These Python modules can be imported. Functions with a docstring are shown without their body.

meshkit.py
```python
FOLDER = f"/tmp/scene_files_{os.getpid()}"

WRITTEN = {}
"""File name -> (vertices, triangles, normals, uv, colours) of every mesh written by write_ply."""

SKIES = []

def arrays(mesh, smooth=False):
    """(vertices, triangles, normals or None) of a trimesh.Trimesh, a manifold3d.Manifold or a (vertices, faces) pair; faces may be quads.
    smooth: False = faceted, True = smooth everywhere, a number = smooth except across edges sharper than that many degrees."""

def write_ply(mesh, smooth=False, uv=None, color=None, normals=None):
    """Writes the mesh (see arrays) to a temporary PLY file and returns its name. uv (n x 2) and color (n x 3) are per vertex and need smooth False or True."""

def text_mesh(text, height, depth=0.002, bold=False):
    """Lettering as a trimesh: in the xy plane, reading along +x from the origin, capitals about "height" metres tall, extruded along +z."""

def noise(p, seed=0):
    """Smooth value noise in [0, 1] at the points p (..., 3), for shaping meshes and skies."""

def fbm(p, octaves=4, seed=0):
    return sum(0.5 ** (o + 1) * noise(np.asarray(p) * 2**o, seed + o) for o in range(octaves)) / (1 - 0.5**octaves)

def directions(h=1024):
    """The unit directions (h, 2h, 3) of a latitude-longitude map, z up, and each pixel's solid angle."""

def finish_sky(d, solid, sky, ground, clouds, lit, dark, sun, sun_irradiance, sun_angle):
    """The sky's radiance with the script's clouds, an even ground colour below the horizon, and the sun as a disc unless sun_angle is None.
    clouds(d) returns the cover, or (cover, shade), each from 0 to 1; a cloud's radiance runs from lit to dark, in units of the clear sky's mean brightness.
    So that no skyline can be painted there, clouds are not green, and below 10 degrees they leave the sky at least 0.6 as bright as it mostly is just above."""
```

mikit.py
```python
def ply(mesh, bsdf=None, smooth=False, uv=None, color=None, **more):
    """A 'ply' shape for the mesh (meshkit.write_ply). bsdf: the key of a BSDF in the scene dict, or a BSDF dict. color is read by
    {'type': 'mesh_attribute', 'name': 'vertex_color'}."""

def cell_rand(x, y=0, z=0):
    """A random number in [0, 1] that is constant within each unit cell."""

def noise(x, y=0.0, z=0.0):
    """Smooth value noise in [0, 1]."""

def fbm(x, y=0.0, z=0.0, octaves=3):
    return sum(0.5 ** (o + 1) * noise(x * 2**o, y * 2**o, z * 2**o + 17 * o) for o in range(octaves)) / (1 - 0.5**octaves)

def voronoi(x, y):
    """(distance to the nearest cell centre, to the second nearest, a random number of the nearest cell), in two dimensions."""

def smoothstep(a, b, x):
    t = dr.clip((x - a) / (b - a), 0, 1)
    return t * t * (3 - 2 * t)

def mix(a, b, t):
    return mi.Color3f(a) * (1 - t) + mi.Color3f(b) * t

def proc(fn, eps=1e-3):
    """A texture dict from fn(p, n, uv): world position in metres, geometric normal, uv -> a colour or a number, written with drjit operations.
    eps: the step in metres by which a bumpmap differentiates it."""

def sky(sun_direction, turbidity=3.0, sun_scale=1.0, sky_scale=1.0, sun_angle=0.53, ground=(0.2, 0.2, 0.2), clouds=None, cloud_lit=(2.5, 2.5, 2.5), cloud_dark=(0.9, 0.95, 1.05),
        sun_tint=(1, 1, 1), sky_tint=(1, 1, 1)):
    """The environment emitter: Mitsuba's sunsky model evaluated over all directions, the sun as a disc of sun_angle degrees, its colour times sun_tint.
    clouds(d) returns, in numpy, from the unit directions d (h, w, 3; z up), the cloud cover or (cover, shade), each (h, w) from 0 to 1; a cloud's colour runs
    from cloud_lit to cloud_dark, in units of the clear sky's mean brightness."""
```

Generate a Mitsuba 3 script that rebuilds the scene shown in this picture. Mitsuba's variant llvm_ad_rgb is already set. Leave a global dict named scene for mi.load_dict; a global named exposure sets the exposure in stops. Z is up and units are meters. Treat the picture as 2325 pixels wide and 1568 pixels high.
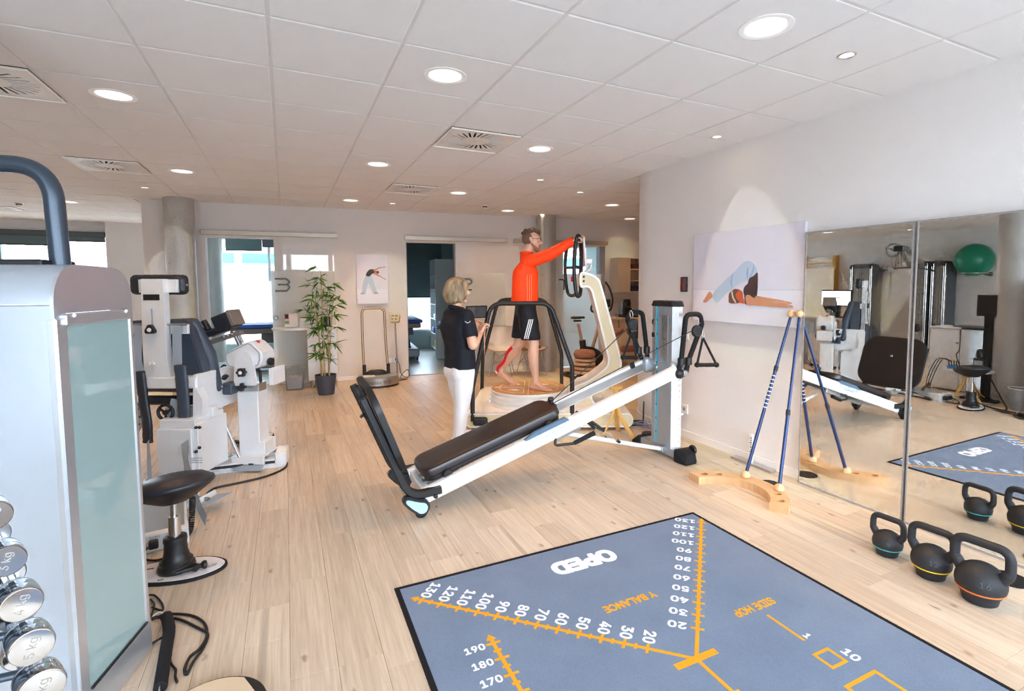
import math, numpy as np, trimesh, mitsuba as mi, mikit, meshkit, manifold3d as m3
import drjit as dr
from mikit import proc, noise, fbm, voronoi, cell_rand, smoothstep, mix
from shapely.geometry import Polygon, Point, LineString, box as sbox
from shapely.ops import unary_union
from shapely import affinity

T = mi.ScalarTransform4f
scene, labels = {}, {}
PI = math.pi
V = lambda *a: np.array(a, float)

# ---------------------------------------------------------------- camera (room frame: x along the ceiling grid, y into the room, z up)
CF, CPITCH, CROLL, CTH, CH = 1170.4715, 0.068551, 0.003346, math.radians(26.1044), 1.5572
CCX, CCY = 1222.58, 728.62
EYE = V(0, 0, CH)
G1, G2 = V(math.cos(CTH), math.sin(CTH), 0), V(-math.sin(CTH), math.cos(CTH), 0)


def ray(px, py):
    """Direction in the room of the sight line through a point of the 2325 x 1568 frame (depth 1 along the level view axis)."""
    X, Y, Z = (px - CCX) / CF, 1.0, -(py - CCY) / CF
    c, s = math.cos(CROLL), math.sin(CROLL)
    X, Z = X * c + Z * s, -X * s + Z * c
    c, s = math.cos(CPITCH), math.sin(CPITCH)
    Y, Z = Y * c + Z * s, -Y * s + Z * c
    w = V(X, Y, Z)
    return V(w @ G1, w @ G2, Z) / Y


_f = ray(CCX, CCY)
_f = _f / np.linalg.norm(_f)
_u = ray(CCX, CCY - 1000) - ray(CCX, CCY) * 0
_u = _u / np.linalg.norm(_u)
scene['camera'] = {'type': 'perspective', 'fov': 2 * math.degrees(math.atan(2325 / 2 / CF)), 'fov_axis': 'x', 'near_clip': 0.05, 'far_clip': 200.0,
                   'principal_point_offset_x': (1162.5 - CCX) / 2325, 'principal_point_offset_y': (784 - CCY) / 1568,
                   'to_world': T().look_at(origin=EYE.tolist(), target=(EYE + _f).tolist(), up=_u.tolist())}
exposure = 0.27
WARM = (1.0, 0.58, 0.27)
LAMP, DOWNBEAM, SPOT = 2.2, 3.7, 30.0
scene['sky'] = mikit.sky((0.25, 0.35, 0.9), turbidity=4.0, sun_scale=0.0, sky_scale=1.0, ground=(0.35, 0.35, 0.34),
                         clouds=lambda d: 0.93 + 0.0 * d[..., 0], cloud_lit=(2.26, 2.68, 3.16), sky_tint=(1, 1, 1))
for _k in ('sky',):
    scene[_k]['scale'] = 32.0

# ---------------------------------------------------------------- helpers


def lin(c):
    if isinstance(c, str):
        c = [int(c[i:i + 2], 16) / 255 for i in (0, 2, 4)]
    return [x / 12.92 if x <= 0.04045 else ((x + 0.055) / 1.055) ** 2.4 for x in c]


def mat(name, color, rough=0.5, metal=0.0, spec=0.5, two=True, bump=None, **kw):
    c = color if isinstance(color, dict) else {'type': 'rgb', 'value': lin(color)}
    d = {'type': 'principled', 'base_color': c, 'roughness': rough, 'metallic': metal, 'specular': spec, **kw}
    if bump:
        d = {'type': 'bumpmap', 'arbitrary': bump[0], 'scale': bump[1], 'bsdf': d}
    scene[name] = {'type': 'twosided', 'bsdf': d} if two else d
    return name


def tr(m, loc=(0, 0, 0), rot=(0, 0, 0), s=None):
    m = m.copy()
    M = np.eye(4)
    if s is not None:
        M[:3, :3] = np.diag(s if np.ndim(s) else (s, s, s))
    R = trimesh.transformations.euler_matrix(*rot)
    R[:3, 3] = loc
    m.apply_transform(R @ M)
    return m


def frame(m, o, x, y, z):
    M = np.eye(4)
    M[:3, 0], M[:3, 1], M[:3, 2], M[:3, 3] = x, y, z, o
    m = m.copy()
    m.apply_transform(M)
    return m


def cat(*ms):
    ms = [m for a in ms for m in (a if isinstance(a, (list, tuple)) else [a])]
    return trimesh.util.concatenate(ms)


def hull(pts):
    return trimesh.convex.convex_hull(np.asarray(pts, float))


def box(x0, x1, y0, y1, z0, z1, c=0.0):
    if c <= 0:
        m = trimesh.creation.box((x1 - x0, y1 - y0, z1 - z0))
        m.apply_translation(((x0 + x1) / 2, (y0 + y1) / 2, (z0 + z1) / 2))
        return m
    lo, hi = V(x0, y0, z0), V(x1, y1, z1)
    c = min(c, 0.45 * (hi - lo).min())
    pts = []
    for i in range(8):
        b = [i & 1, i >> 1 & 1, i >> 2 & 1]
        p = np.where(b, hi, lo)
        q = np.where(b, hi - c, lo + c)
        for k in range(3):
            v = q.copy()
            v[k] = p[k]
            pts.append(v)
    return hull(pts)


def cbox(sx, sy, sz, c=0.0, at=(0, 0, 0)):
    """Box centred in x and y, standing on z = at z."""
    return box(at[0] - sx / 2, at[0] + sx / 2, at[1] - sy / 2, at[1] + sy / 2, at[2], at[2] + sz, c)


_ico = trimesh.creation.icosphere(subdivisions=2).vertices
_ico1 = trimesh.creation.icosphere(subdivisions=1).vertices


def rbox(x0, x1, y0, y1, z0, z1, r, fine=True):
    """Box with rounded edges (a hull of eight balls)."""
    s = _ico if fine else _ico1
    r = np.minimum(np.broadcast_to(V(r, r, r) if np.isscalar(r) else np.asarray(r, float), 3), 0.5 * (V(x1, y1, z1) - V(x0, y0, z0)) - 1e-5)
    pts = [s * r + V(x, y, z) for x in (x0 + r[0], x1 - r[0]) for y in (y0 + r[1], y1 - r[1]) for z in (z0 + r[2], z1 - r[2])]
    return hull(np.vstack(pts))


def ball(r, at=(0, 0, 0), sub=3, s=(1, 1, 1)):
    m = trimesh.creation.icosphere(subdivisions=sub, radius=r)
    m.apply_scale(s)
    m.apply_translation(at)
    return m


def catmull(pts, n=8, closed=False):
    P = np.asarray(pts, float)
    N = len(P)
    out = []
    for i in range(N if closed else N - 1):
        if closed:
            p0, p1, p2, p3 = P[i - 1], P[i], P[(i + 1) % N], P[(i + 2) % N]
        else:
            p0, p1, p2, p3 = P[max(i - 1, 0)], P[i], P[i + 1], P[min(i + 2, N - 1)]
        for t in np.arange(n) / n:
            out.append(0.5 * (2 * p1 + (p2 - p0) * t + (2 * p0 - 5 * p1 + 4 * p2 - p3) * t * t + (3 * p1 - p0 - 3 * p2 + p3) * t ** 3))
    if not closed:
        out.append(P[-1])
    return np.array(out)


def fillet(pts, r, n=6):
    """Polyline with its corners rounded by radius r."""
    P = [np.asarray(p, float) for p in pts]
    r = [r] * len(P) if np.isscalar(r) else r
    out = [P[0]]
    for i in range(1, len(P) - 1):
        a, b = P[i - 1] - P[i], P[i + 1] - P[i]
        la, lb = np.linalg.norm(a), np.linalg.norm(b)
        a, b = a / la, b / lb
        ang = math.acos(np.clip(a @ b, -1, 1))
        if ang > PI - 0.02 or r[i] <= 0:
            out.append(P[i])
            continue
        d = min(r[i] / math.tan(ang / 2), 0.49 * la, 0.49 * lb)
        p, q = P[i] + a * d, P[i] + b * d
        for t in np.linspace(0, 1, n + 1):
            out.append((1 - t) ** 2 * p + 2 * t * (1 - t) * P[i] + t * t * q)
    out.append(P[-1])
    return np.array(out)


def frames(P, closed=False, up=None):
    P = np.asarray(P, float)
    t = np.roll(P, -1, 0) - np.roll(P, 1, 0) if closed else np.gradient(P, axis=0)
    t /= np.linalg.norm(t, axis=1, keepdims=True) + 1e-12
    if up is not None:
        u = np.asarray(up, float)
        a = np.cross(u, t)
        a /= np.linalg.norm(a, axis=1, keepdims=True) + 1e-12
        return a, np.cross(t, a)
    a = np.cross(t[0], (0, 0, 1) if abs(t[0][2]) < 0.9 else (1, 0, 0))
    a /= np.linalg.norm(a)
    A = []
    for k in range(len(P)):
        a = a - t[k] * (a @ t[k])
        a /= np.linalg.norm(a)
        A.append(a)
    A = np.array(A)
    return A, np.cross(t, A)


def sweep(P, prof, closed=False, up=None, scale=None, caps=True):
    """Closed profile (k x 2, counter-clockwise) along a polyline."""
    P, prof = np.asarray(P, float), np.asarray(prof, float)
    A, B = frames(P, closed, up)
    s = np.ones(len(P)) if scale is None else np.broadcast_to(np.asarray(scale, float), len(P))
    n, k = len(P), len(prof)
    v = (P[:, None] + A[:, None] * (prof[None, :, :1] * s[:, None, None]) + B[:, None] * (prof[None, :, 1:] * s[:, None, None])).reshape(-1, 3)
    f = []
    for i in range(n if closed else n - 1):
        a, b = i * k, (i + 1) % n * k
        for j in range(k):
            j2 = (j + 1) % k
            f += [(a + j, a + j2, b + j2), (a + j, b + j2, b + j)]
    if not closed and caps:
        v = np.vstack([v, P[:1], P[-1:]])
        for j in range(k):
            j2 = (j + 1) % k
            f += [(n * k, j2, j), (n * k + 1, (n - 1) * k + j, (n - 1) * k + j2)]
    return trimesh.Trimesh(v, f, process=False)


def ring(n=12, r=1.0, ry=None):
    a = np.arange(n) / n * 2 * PI
    return np.stack([np.cos(a) * r, np.sin(a) * (r if ry is None else ry)], 1)


def tube(P, r, n=12, closed=False):
    r = np.asarray(r, float)
    return sweep(P, ring(n), closed, None, r)


def rod(a, b, r, n=12, r2=None):
    return tube([a, b], [r, r if r2 is None else r2], n)


def strip(P, w, h, up=(0, 0, 1), closed=False, c=0.0):
    """Rectangular bar along a path: w sideways, h along up."""
    w, h = w / 2, h / 2
    pr = [(w, -h), (w, h), (-w, h), (-w, -h)] if c <= 0 else [(w, -h + c), (w, h - c), (w - c, h), (-w + c, h), (-w, h - c), (-w, -h + c), (-w + c, -h), (w - c, -h)]
    return sweep(P, pr, closed, up)


def lathe(prof, n=32):
    """Profile [(r, z), ...] turned about z, going up the outside."""
    a = np.arange(n) / n * 2 * PI
    v, rows = [], []
    for r, z in prof:
        if r < 1e-6:
            rows.append([len(v)] * n)
            v.append((0, 0, z))
        else:
            rows.append(list(range(len(v), len(v) + n)))
            v += [(r * math.cos(t), r * math.sin(t), z) for t in a]
    f = []
    for p, q in zip(rows[:-1], rows[1:]):
        for j in range(n):
            k = (j + 1) % n
            if p[j] != p[k]:
                f.append((p[j], p[k], q[k]))
            if q[j] != q[k]:
                f.append((p[j], q[k], q[j]))
    return trimesh.Trimesh(v, f, process=False)


def prism(poly, z0, z1, c=0.0):
    """Extruded outline (points or shapely polygon), top and bottom edges chamfered by c."""
    if not isinstance(poly, Polygon):
        poly = Polygon(poly)
    poly = poly.buffer(0)
    if c > 0:
        inner = poly.buffer(-c, join_style=2)
        if inner.geom_type == 'Polygon' and not inner.is_empty and len(inner.interiors) == len(poly.interiors):
            def rings(p):
                return [np.array(r.coords)[:-1] for r in [p.exterior, *p.interiors]]
            v, f = [], []
            ex = trimesh.creation.extrude_polygon(poly, z1 - z0 - 2 * c, engine='earcut')
            ex.apply_translation((0, 0, z0 + c))
            t = m3.Manifold(m3.Mesh(np.array(ex.vertices, np.float32), np.array(ex.faces, np.uint32)))
            parts = [ex]
            for za, zb in ((z1 - c, z1), (z0, z0 + c)):
                i2 = trimesh.creation.extrude_polygon(poly.buffer(-c * 0.5, join_style=2), (zb - za), engine='earcut')
                i2.apply_translation((0, 0, za))
                parts.append(i2)
            return cat(parts)
    m = trimesh.creation.extrude_polygon(poly, z1 - z0, engine='earcut')
    m.apply_translation((0, 0, z0))
    return m


def rrect(x0, x1, y0, y1, r, n=6):
    return sbox(x0 + r, y0 + r, x1 - r, y1 - r).buffer(r, quad_segs=n)


def text(s, h, depth=0.0015, bold=False, center=True, xs=1.0):
    m = meshkit.text_mesh(s, h, depth, bold)
    b = m.bounds
    if center:
        m.apply_translation((-(b[0][0] + b[1][0]) / 2, -(b[0][1] + b[1][1]) / 2, 0))
    m.apply_scale((xs, 1, 1))
    return m


def coil(P, n_turns, R, r, n=10, k=6):
    """Helix round a path."""
    P = catmull(P, 12)
    L = np.linspace(0, 1, n_turns * n + 1)
    i = L * (len(P) - 1)
    Q = np.stack([np.interp(i, np.arange(len(P)), P[:, j]) for j in range(3)], 1)
    A, B = frames(Q)
    a = L * n_turns * 2 * PI
    return tube(Q + R * (np.cos(a)[:, None] * A + np.sin(a)[:, None] * B), r, k)


def numbered(key):
    if key not in scene and key not in labels and key not in _taken:
        _taken.add(key)
        return key
    i = 1
    while f'{key}_{i:03d}' in scene or f'{key}_{i:03d}' in _taken:
        i += 1
    _taken.add(f'{key}_{i:03d}')
    return f'{key}_{i:03d}'


_taken = set()


class Thing:
    """A top-level thing; its parts are entries under its key."""

    def __init__(s, name, label, cat_, group=None, loc=(0, 0, 0), rz=0.0, M=None):
        s.key = numbered(name)
        labels[s.key] = {'label': label, 'category': cat_}
        if group:
            labels[s.key]['group'] = group
        s.M = np.eye(4) if M is None else np.array(M, float)
        if M is None:
            s.M[:3, :3] = [[math.cos(rz), -math.sin(rz), 0], [math.sin(rz), math.cos(rz), 0], [0, 0, 1]]
            s.M[:3, 3] = loc

    def p(s, name, mesh, m, smooth=30, label=None, sub=None, kind=None, **kw):
        key = numbered((sub or s.key) + '__' + name)
        d = mesh if isinstance(mesh, dict) else mikit.ply(mesh, m, smooth, **kw)
        scene[key] = {**d, 'to_world': T(s.M @ np.array(T(d['to_world']).matrix, float) if 'to_world' in d else s.M)}
        if label or kind:
            labels[key] = {k: v for k, v in (('label', label), ('kind', kind)) if v}
        return key

    def copy(s, label, loc=(0, 0, 0), rz=0.0, group=None):
        t = Thing(s.key, label, labels[s.key]['category'], group or labels[s.key].get('group'), loc, rz)
        inv = np.linalg.inv(s.M)
        for k in [k for k in scene if k.startswith(s.key + '__')]:
            k2 = t.key + k[len(s.key):]
            scene[k2] = {**scene[k], 'to_world': T(t.M @ inv @ np.array(scene[k]['to_world'].matrix, float))}
            _taken.add(k2)
            if k in labels:
                labels[k2] = labels[k]
        return t


def one(name, mesh, m, label, cat_, group=None, smooth=30, kind=None, **kw):
    key = numbered(name)
    scene[key] = mikit.ply(mesh, m, smooth, **kw)
    labels[key] = {'label': label, 'category': cat_}
    if group:
        labels[key]['group'] = group
    if kind:
        labels[key]['kind'] = kind
    return key


def struct(name, mesh, m, label=None, smooth=False, parent=None, **kw):
    key = numbered(parent + '__' + name if parent else name)
    scene[key] = mikit.ply(mesh, m, smooth, **kw)
    if not parent:
        labels[key] = {'kind': 'structure'}
    if label:
        labels.setdefault(key, {})['label'] = label
    return key


def onz(px, py, z=0.0):
    r = ray(px, py)
    return EYE + r * ((z - CH) / r[2])


def onx(px, py, x):
    r = ray(px, py)
    return EYE + r * (x / r[0])


def ony(px, py, y):
    r = ray(px, py)
    return EYE + r * (y / r[1])


def dep(px, py, d):
    """The point at depth d on the sight line."""
    return EYE + ray(px, py) * d


# ---------------------------------------------------------------- materials
CEIL = 2.815


def floor_tex(p, n, uv):
    w, L = 0.178, 1.22
    i = dr.floor((p.x + 10.0) / w)
    y = p.y + 10.0 + cell_rand(i, 3, 1) * L
    j = dr.floor(y / L)
    t = cell_rand(i, j, 5)
    x = p.x + 13.7 * cell_rand(i, j, 9)
    warp = 0.02 * (noise(x * 7, y * 1.3, 2.0) - 0.5)
    g = fbm((x + warp) * 55, y * 2.2, 1.0, 3)
    g2 = fbm((x + warp) * 240, y * 9.0, 4.0, 2)
    ring_ = 0.5 + 0.5 * dr.sin((x + 0.05 * noise(x * 6, y * 1.1, 7.0)) * 260 + 5 * noise(x * 9, y * 0.9, 1.5))
    c = mix((0.44, 0.335, 0.24), (0.66, 0.54, 0.41), dr.clip(0.15 + 0.55 * g + 0.42 * (t - 0.4) + 0.10 * ring_, 0, 1))
    c = c * (0.90 + 0.2 * g2)
    d1, d2, r = voronoi(x * 4.5, y * 2.2)
    k = smoothstep(0.075, 0.01, d1 + 0.05 * (noise(x * 90, y * 50, 3) - 0.5)) * smoothstep(0.55, 0.6, r)
    st = smoothstep(0.62, 0.8, fbm(x * 30, y * 0.8, 9.0, 2)) * smoothstep(0.45, 0.75, noise(x * 3, y * 0.7, 5.0))
    c = c * (1 - 0.22 * st)
    return c * (1 - 0.5 * k * mi.Color3f(0.75, 0.95, 1.0))


mat('m_floor', proc(floor_tex), 0.38, spec=0.45)
mat('m_gap', 'a58b70', 0.9)
mat('m_wall', 'e3dfdc', 0.75, spec=0.25)
mat('m_tile', 'd9d7d5', 0.9, spec=0.1)
mat('m_tee', 'd0cecb', 0.55, spec=0.3)
mat('m_white', 'f1f1ef', 0.45, spec=0.4)
mat('m_trim', 'eeece8', 0.5)
mat('m_dark', '1c1d20', 0.6)
mat('m_black', '101113', 0.45)
mat('m_rubber', '17181a', 0.75, spec=0.25)
mat('m_alu', 'b9bcbe', 0.32, 0.9)
mat('m_alu_warm', 'c0b6a8', 0.4, 0.6)
mat('m_chrome', 'd6d8da', 0.12, 1.0)
mat('m_grey', '8d9298', 0.5)


def concrete(p, n, uv):
    v = fbm(p.x * 5, p.y * 5, p.z * 3.0, 4)
    d1, d2, r = voronoi(p.x * 16 + p.y * 11, p.z * 14)
    hole = smoothstep(0.12, 0.05, d1) * smoothstep(0.82, 0.86, r)
    c = mix((0.33, 0.315, 0.285), (0.47, 0.45, 0.41), v) * (0.94 + 0.12 * noise(p.x * 90, p.y * 90, p.z * 90))
    return c * (1 - 0.45 * hole)


mat('m_concrete', proc(concrete), 0.42, spec=0.4)
scene['m_glass'] = {'type': 'thindielectric', 'int_ior': 1.5}
mat('m_frost', 'dfe9e6', 0.35, spec=0.5)
scene['m_mirror'] = {'type': 'twosided', 'bsdf': {'type': 'conductor', 'material': 'none', 'specular_reflectance': {'type': 'rgb', 'value': [0.86, 0.88, 0.865]}}}

# ---------------------------------------------------------------- setting: floor of separate planks
XL, XR, YB, YF = -6.8, 3.65, -0.8, 13.0
struct('floor', box(XL - 0.2, 8.5, YB - 0.2, 14.6, -0.1, -0.0042), 'm_gap', 'light oak plank floor of the treatment room')
_pl, _more = [], []
_w, _L = 0.178, 1.22
for i in range(int((XL + 10) / _w), int((7.6 + 10) / _w) + 1):
    x0 = i * _w - 10
    off = float(np.modf(abs(math.sin(i * 12.9898) * 43758.5453))[0])
    y = YB - 0.6 * off * _L - 0.3
    while y < (12.9 if x0 < -2.1 else 9.9):
        y1 = y + _L
        cx_, cy_ = x0 + _w / 2, (y + y1) / 2
        lim = 9.05 - 0.1 * cx_ + 0.1
        if cx_ < -2.0:
            lim = 12.9
        ya, yb = max(y, YB), min(y1, lim)
        if yb - ya > 0.05 and x0 < (3.64 if cy_ < 4.7 else 7.6):
            dx, dy = cx_, cy_
            depth = dx * G1[1] + dy * G2[1]
            side = dx * G1[0] + dy * G2[0]
            vis = depth > 0.9 and abs(side) < depth * 1.15 + 0.4
            (_pl if vis else _more).append((depth, x0, ya, yb))
        y = y1
_pl.sort()
_more += _pl[300:]


def plank(x0, ya, yb):
    g = 0.0005
    return box(x0 + g, x0 + _w - g, ya + g, yb - g, -0.0055, 0.0, 0.0008)


for _d, x0, ya, yb in _pl[:300]:
    struct('plank', plank(x0, ya, yb), 'm_floor', parent='floor')
_k = struct('plank_field', cat([plank(a[1], a[2], a[3]) for a in _more]), 'm_floor', parent='floor')
labels[_k] = {'kind': 'stuff'}

# walls -------------------------------------------------------------------------------
BA = math.radians(84.2056)
BN, BT = V(math.cos(BA), math.sin(BA), 0), V(math.sin(BA), -math.cos(BA), 0)
BC = 9.052


def bw(u, z, d=0.0):
    """A point of the back wall: u along it, height z, d in front of it."""
    return BN * (BC - d) + BT * u + V(0, 0, z)


def bbox(u0, u1, z0, z1, d0, d1, c=0.0):
    """Box in the back wall's frame: u along, d towards the camera."""
    return frame(box(u0, u1, d0, d1, z0, z1, c), BN * BC, BT, -BN, V(0, 0, 1))


def bfr(m):
    """Mesh with x = along the back wall, y = up, z = towards the room."""
    return frame(m, BN * BC, BT, V(0, 0, 1), -BN)


# right wall with its rounded end
r_, yc_ = 0.62, 4.62
arc = [(XR + r_ - r_ * math.cos(a), yc_ + r_ * math.sin(a)) for a in np.linspace(0, PI / 2, 24)]
out = [(XR, YB)] + arc + [(8.0, yc_ + r_), (8.0, yc_ + r_ - 0.15)] + [(XR + r_ - (r_ - 0.15) * math.cos(a), yc_ + (r_ - 0.15) * math.sin(a)) for a in np.linspace(PI / 2, 0, 24)] + [(XR + 0.15, YB)]
struct('wall_right', prism(out, 0, 2.9), 'm_wall', 'white wall with a rounded end', smooth=40)
base_path = [(XR - 0.006, YB + 0.05, 0.035), (XR - 0.006, yc_, 0.035)] + [(XR + r_ - (r_ + 0.006) * math.cos(a), yc_ + (r_ + 0.006) * math.sin(a), 0.035) for a in np.linspace(0.05, PI / 2, 24)] + [(7.9, yc_ + r_ + 0.006, 0.035)]
struct('baseboard_right', strip(base_path, 0.012, 0.07), 'm_trim', smooth=30)
# back wall with the door openings of the three treatment rooms
op = [(-1.98, -1.06, 2.30), (0.955, 1.80, 2.30), (3.85, 4.62, 2.30)]
us = [-2.55]
for a, b, h in op:
    us += [a, b]
us += [7.6]
wallp = [bbox(us[i], us[i + 1], 0, 2.9, -0.14, 0) for i in range(0, len(us), 2)] + [bbox(a, b, h, 2.9, -0.14, 0) for a, b, h in op]
struct('wall_back', cat(wallp), 'm_wall', 'white back wall with three doorways')
rb = 0.28
e0 = bw(-2.55, 0)
arcb = [e0 + BT * (-rb * math.sin(a)) + BN * (rb - rb * math.cos(a)) for a in np.linspace(0, PI / 2, 12)]
ob = [e0[:2]] + [p[:2] for p in arcb] + [(arcb[-1] + BN * 3.35)[:2], (arcb[-1] + BN * 3.35 + BT * 0.14)[:2], (arcb[-1] + BT * 0.14)[:2], (e0 + BN * 0.14)[:2]]
struct('wall_corner', prism(ob, 0, 2.9), 'm_wall', smooth=40)
for a, b in ((-2.5, -1.99), (-1.05, 0.95), (1.81, 3.84), (4.63, 7.5)):
    struct('baseboard_back', bbox(a, b, 0, 0.07, 0, 0.012, 0.002), 'm_trim')
# left wall, partition and the glazed wall far left
struct('wall_left', box(XL - 0.15, XL, YB, 13.2, 0, 2.9), 'm_wall')
struct('baseboard_left', box(XL, XL + 0.012, YB, 12.9, 0, 0.07), 'm_trim')
struct('wall_end', box(7.62, 7.8, 5.0, 8.6, 0, 2.9), 'm_wall')
struct('wall_partition', box(-3.09, -2.2, 12.72, 12.9, 0, 2.9), 'm_wall')
wg = [box(XL, -4.95, 12.9, 13.1, 0, 2.9), box(-4.95, -3.0, 12.9, 13.1, 0, 0.5), box(-4.95, -3.0, 12.9, 13.1, 2.62, 2.9)]
struct('wall_far', cat(wg), 'm_wall')
k = struct('window_4', cat([box(-4.95, -4.85, 12.88, 12.96, 0.5, 2.62), box(-3.12, -3.04, 12.88, 12.96, 0.5, 2.62), box(-4.95, -3.04, 12.88, 12.96, 0.5, 0.56), box(-4.95, -3.04, 12.88, 12.96, 2.56, 2.62)]), 'm_dark', 'dark framed window at the far left')
struct('pane', trimesh.Trimesh([(-4.9, 12.93, 0.5), (-3.0, 12.93, 0.5), (-3.0, 12.93, 2.6), (-4.9, 12.93, 2.6)], [(0, 1, 2), (0, 2, 3)], process=False), 'm_glass', parent=k)
struct('mullion', box(-4.72, -4.66, 12.88, 12.96, 0.5, 2.6), 'm_grey', parent=k)
# rear glazed front behind the camera: posts, sill and head of a row of tall windows
rear = [box(XL, 6.0, YB - 0.2, YB, 0, 0.35), box(XL, 6.0, YB - 0.2, YB, 2.62, 2.9), box(XL, -3.2, YB - 0.2, YB, 0.3, 2.7)]
for x in (-3.2, -1.9, -0.6, 0.7, 2.0, 3.3, 3.7):
    rear.append(box(x - 0.06, x + 0.06, YB - 0.2, YB, 0.35, 2.62))
struct('wall_rear', cat(rear), 'm_wall')

# ceiling: slab, lay-in tiles, tee bars ------------------------------------------------
GX, GY, GS = -0.658, 2.794, 0.625
struct('ceiling', box(XL - 0.2, 8.6, YB - 0.3, 14.8, CEIL + 0.06, CEIL + 0.2), 'm_tile', 'white ceiling of square lay-in tiles')


def inside(x, y):
    if y > 13.05 or x < XL:
        return False
    if x < -2.45:
        return y < 13.0
    if BN[0] * x + BN[1] * y > BC + 0.05:
        return False
    return x < 7.0 if y > 5.0 else x < XR + 0.3


VENTS = [(3.5, 2.5), (3.5, 6.5), (-1.5, 6.5), (-1.5, 2.5), (-5.5, 13.5), (0.5, -2.5)]
DOWN = [(4.5, -1.5), (2.5, 0.5), (-0.5, 2.5), (4.5, 2.5), (2.5, 4.5), (-0.5, 6.5), (4.5, 6.5), (2.5, 8.5), (6.5, 8.5), (8.5, 6.5), (10.5, 8.5), (-3.5, 11.5), (-6.5, 8.5), (-3.5, 4.5)]
SPOTS = [(5.56, -1.46), (6.4, 0.9), (5.5, 4.5), (6.85, 5.3), (3.48, 8.55), (7.66, 8.75), (-1.44, 8.6), (-7.9, 10.8), (-8.4, 6.6)]
gx_ = lambda c, r: (GX + GS * c, GY + GS * r)
tiles, rest = [], []
for c in range(-11, 15):
    for r in range(-9, 17):
        x, y = gx_(c + 0.5, r + 0.5)
        corners = [inside(x + dx, y + dy) for dx in (-0.3, 0.3) for dy in (-0.3, 0.3)]
        if not any(corners) or (c + 0.5, r + 0.5) in VENTS:
            continue
        depth = x * G1[1] + y * G2[1]
        side = x * G1[0] + y * G2[0]
        tiles.append((0 if depth > 0.3 and abs(side) < 1.1 * depth + 0.5 else 1, depth, x, y, c + 0.5, r + 0.5))
tiles.sort()


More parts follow.
